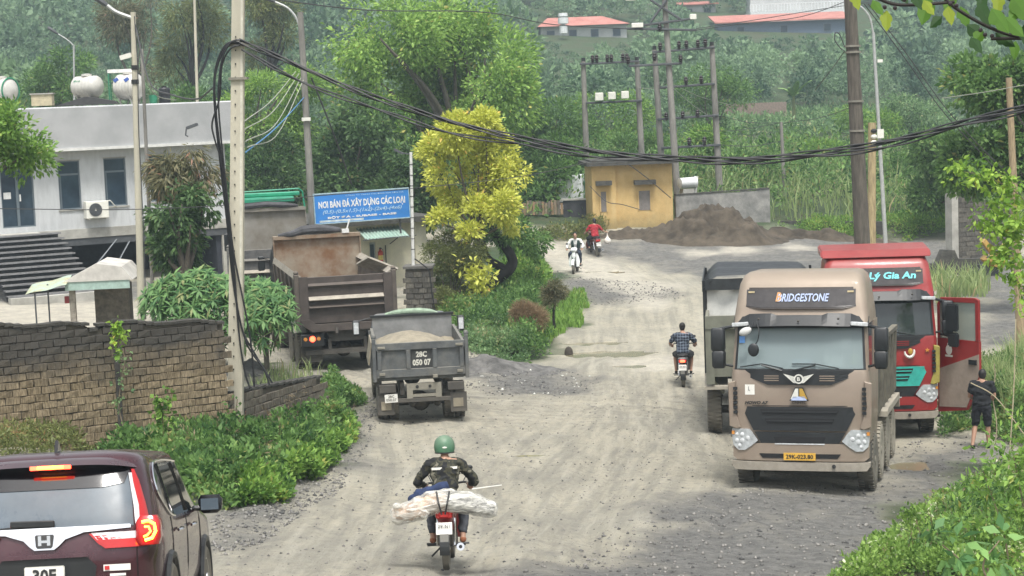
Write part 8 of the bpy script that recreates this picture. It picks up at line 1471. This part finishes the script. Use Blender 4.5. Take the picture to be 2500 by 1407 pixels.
# houses on the hill
rr_ = mat('faded_red_roof', (.42, .15, .12), .7, var=.12, sc=.8, col2=(.50, .22, .18)); hw = mat('hill_house_wall', (.45, .46, .45), .85, var=.15, sc=.5)
def hill_house(label, px0, px1, ytop, yeave, ybot, Y, mw, hip=True, flat_=False, win=4):
    a, b_ = W(px0, yeave, Y), W(px1, yeave, Y); zt = W((px0 + px1) / 2, ytop, Y).z; ze = (a.z + b_.z) / 2; zb = W((px0 + px1) / 2, ybot, Y).z; t = thing('hill_house', label, 'house', (a.x, Y, min(gh1(a.x, Y), zb)), 0); o = Vector(t.location); L_ = b_.x - a.x; ze -= o.z; zt -= o.z
    part('wall', mw, t, lambda b: b.bb(.4, L_ - .4, .5, 7, -1, ze)); b = MB()
    if flat_: b.prism([(-.2, ze + .003), (8, zt), (8, zt + .15), (-.2, ze + .15)], 0, L_, 'x')
    else: b.add([(0, -.3, ze), (L_, -.3, ze), (L_, 8, ze), (0, 8, ze), (L_ * .12, 4, zt), (L_ * (.72 if hip else .98), 4, zt)], [(0, 1, 5, 4), (1, 2, 5), (2, 3, 4, 5), (3, 0, 4), (3, 2, 1, 0)])
    b.build('roof', rr_, t)
    for k in range(win):
        x = L_ * (k + .6) / (win + .2); w_ = part('window', MATS['grey_window_frame'], t, lambda b: b.bb(x - .5, x + .5, .42, .497, ze - 1.5, ze - .5)); part('pane', gls, w_, lambda b: b.bb(x - .42, x + .42, .4, .417, ze - 1.42, ze - .58))
    return t, o, L_, ze, zt
hill_house('grey walled hill house with faded red hipped roof, left of the tall pole', 1312, 1538, 38, 62, 95, 235, hw)
t, o, L_, ze, zt = hill_house('long hill house with red sheet roof below a white railing', 1745, 2085, 30, 52, 80, 245, mat('slate_blue_wall', (.12, .16, .22), .8), flat_=True, win=3)  # wall in a darker blue than the other hill houses
t2, o2, L2, ze2, zt2 = hill_house('small red roofed shed at the top edge between the poles', 1655, 1755, 0, 12, 30, 262, hw, flat_=True, win=2)
c = W(1832, 30, 256); d = W(2080, 18, 256); bt = thing('white_terrace', 'white terrace with slatted railing on top of the hill', 'terrace', (c.x, 256, c.z)); L3 = d.x - c.x; wt_ = MATS['white_cabinet']
part('slab', wt_, bt, lambda b: b.bb(0, L3, 0, 7, -.5, 0)); part('rail', wt_, bt, lambda b: b.bb(0, L3, -.05, .05, .95, 1.08))
for k in range(34): part('baluster', wt_, bt, lambda b: b.bb(L3 * k / 33 - .05, L3 * k / 33 + .05, -.04, .04, .003, .947))
part('wall', hw, bt, lambda b: b.bb(.3, L3, 2, 7, .003, 3)); part('base_wall', hw, bt, lambda b: b.bb(.1, L3 - .1, .1, 6.9, -4, -.503))
c = W(1375, 52, 231); t = thing('roof_vent', 'white stacked tank in front of the left red hill roof', 'tank', tuple(c)); part('tank_body', wt_, t, lambda b: b.lathe([(-1.6, .2), (-1.5, .5), (-.5, .5), (-.4, .2), (-.3, .65), (.4, .65), (.5, .2), (.6, .6), (1., .55)], (0, 0, 0), 'z', 14))
pl = pxplane(1768, 141, 1920, 143, None, 260); t = thing('field_wall', 'long low brown wall at the edge of the hillside field', 'wall', pl.loc(), pl.rz); part('wall', mat('field_wall_mat', (.22, .17, .14), .9, var=.2), t, lambda b: b.bb(0, pl.len, 0, .3, -1, pl.uz(1840, 252)[1]))
# haze
hb = MB().box((0, 215, 48), (700, 520, 110)); b = MB(); b.bb(-340, 340, -42, 445, -6, 75)
hm = bpy.data.materials.new('haze_air'); hm.use_nodes = True; N = hm.node_tree.nodes; N.remove(N['Principled BSDF']); pv = N.new('ShaderNodeVolumePrincipled'); pv.inputs['Color'].default_value = (.74, .90, 1, 1); pv.inputs['Density'].default_value = .0009; pv.inputs['Anisotropy'].default_value = .2; hm.node_tree.links.new(pv.outputs[0], N['Material Output'].inputs['Volume'])
hz = b.build('haze', hm); tag(hz, 'thin pale haze over the whole valley', kind='stuff')
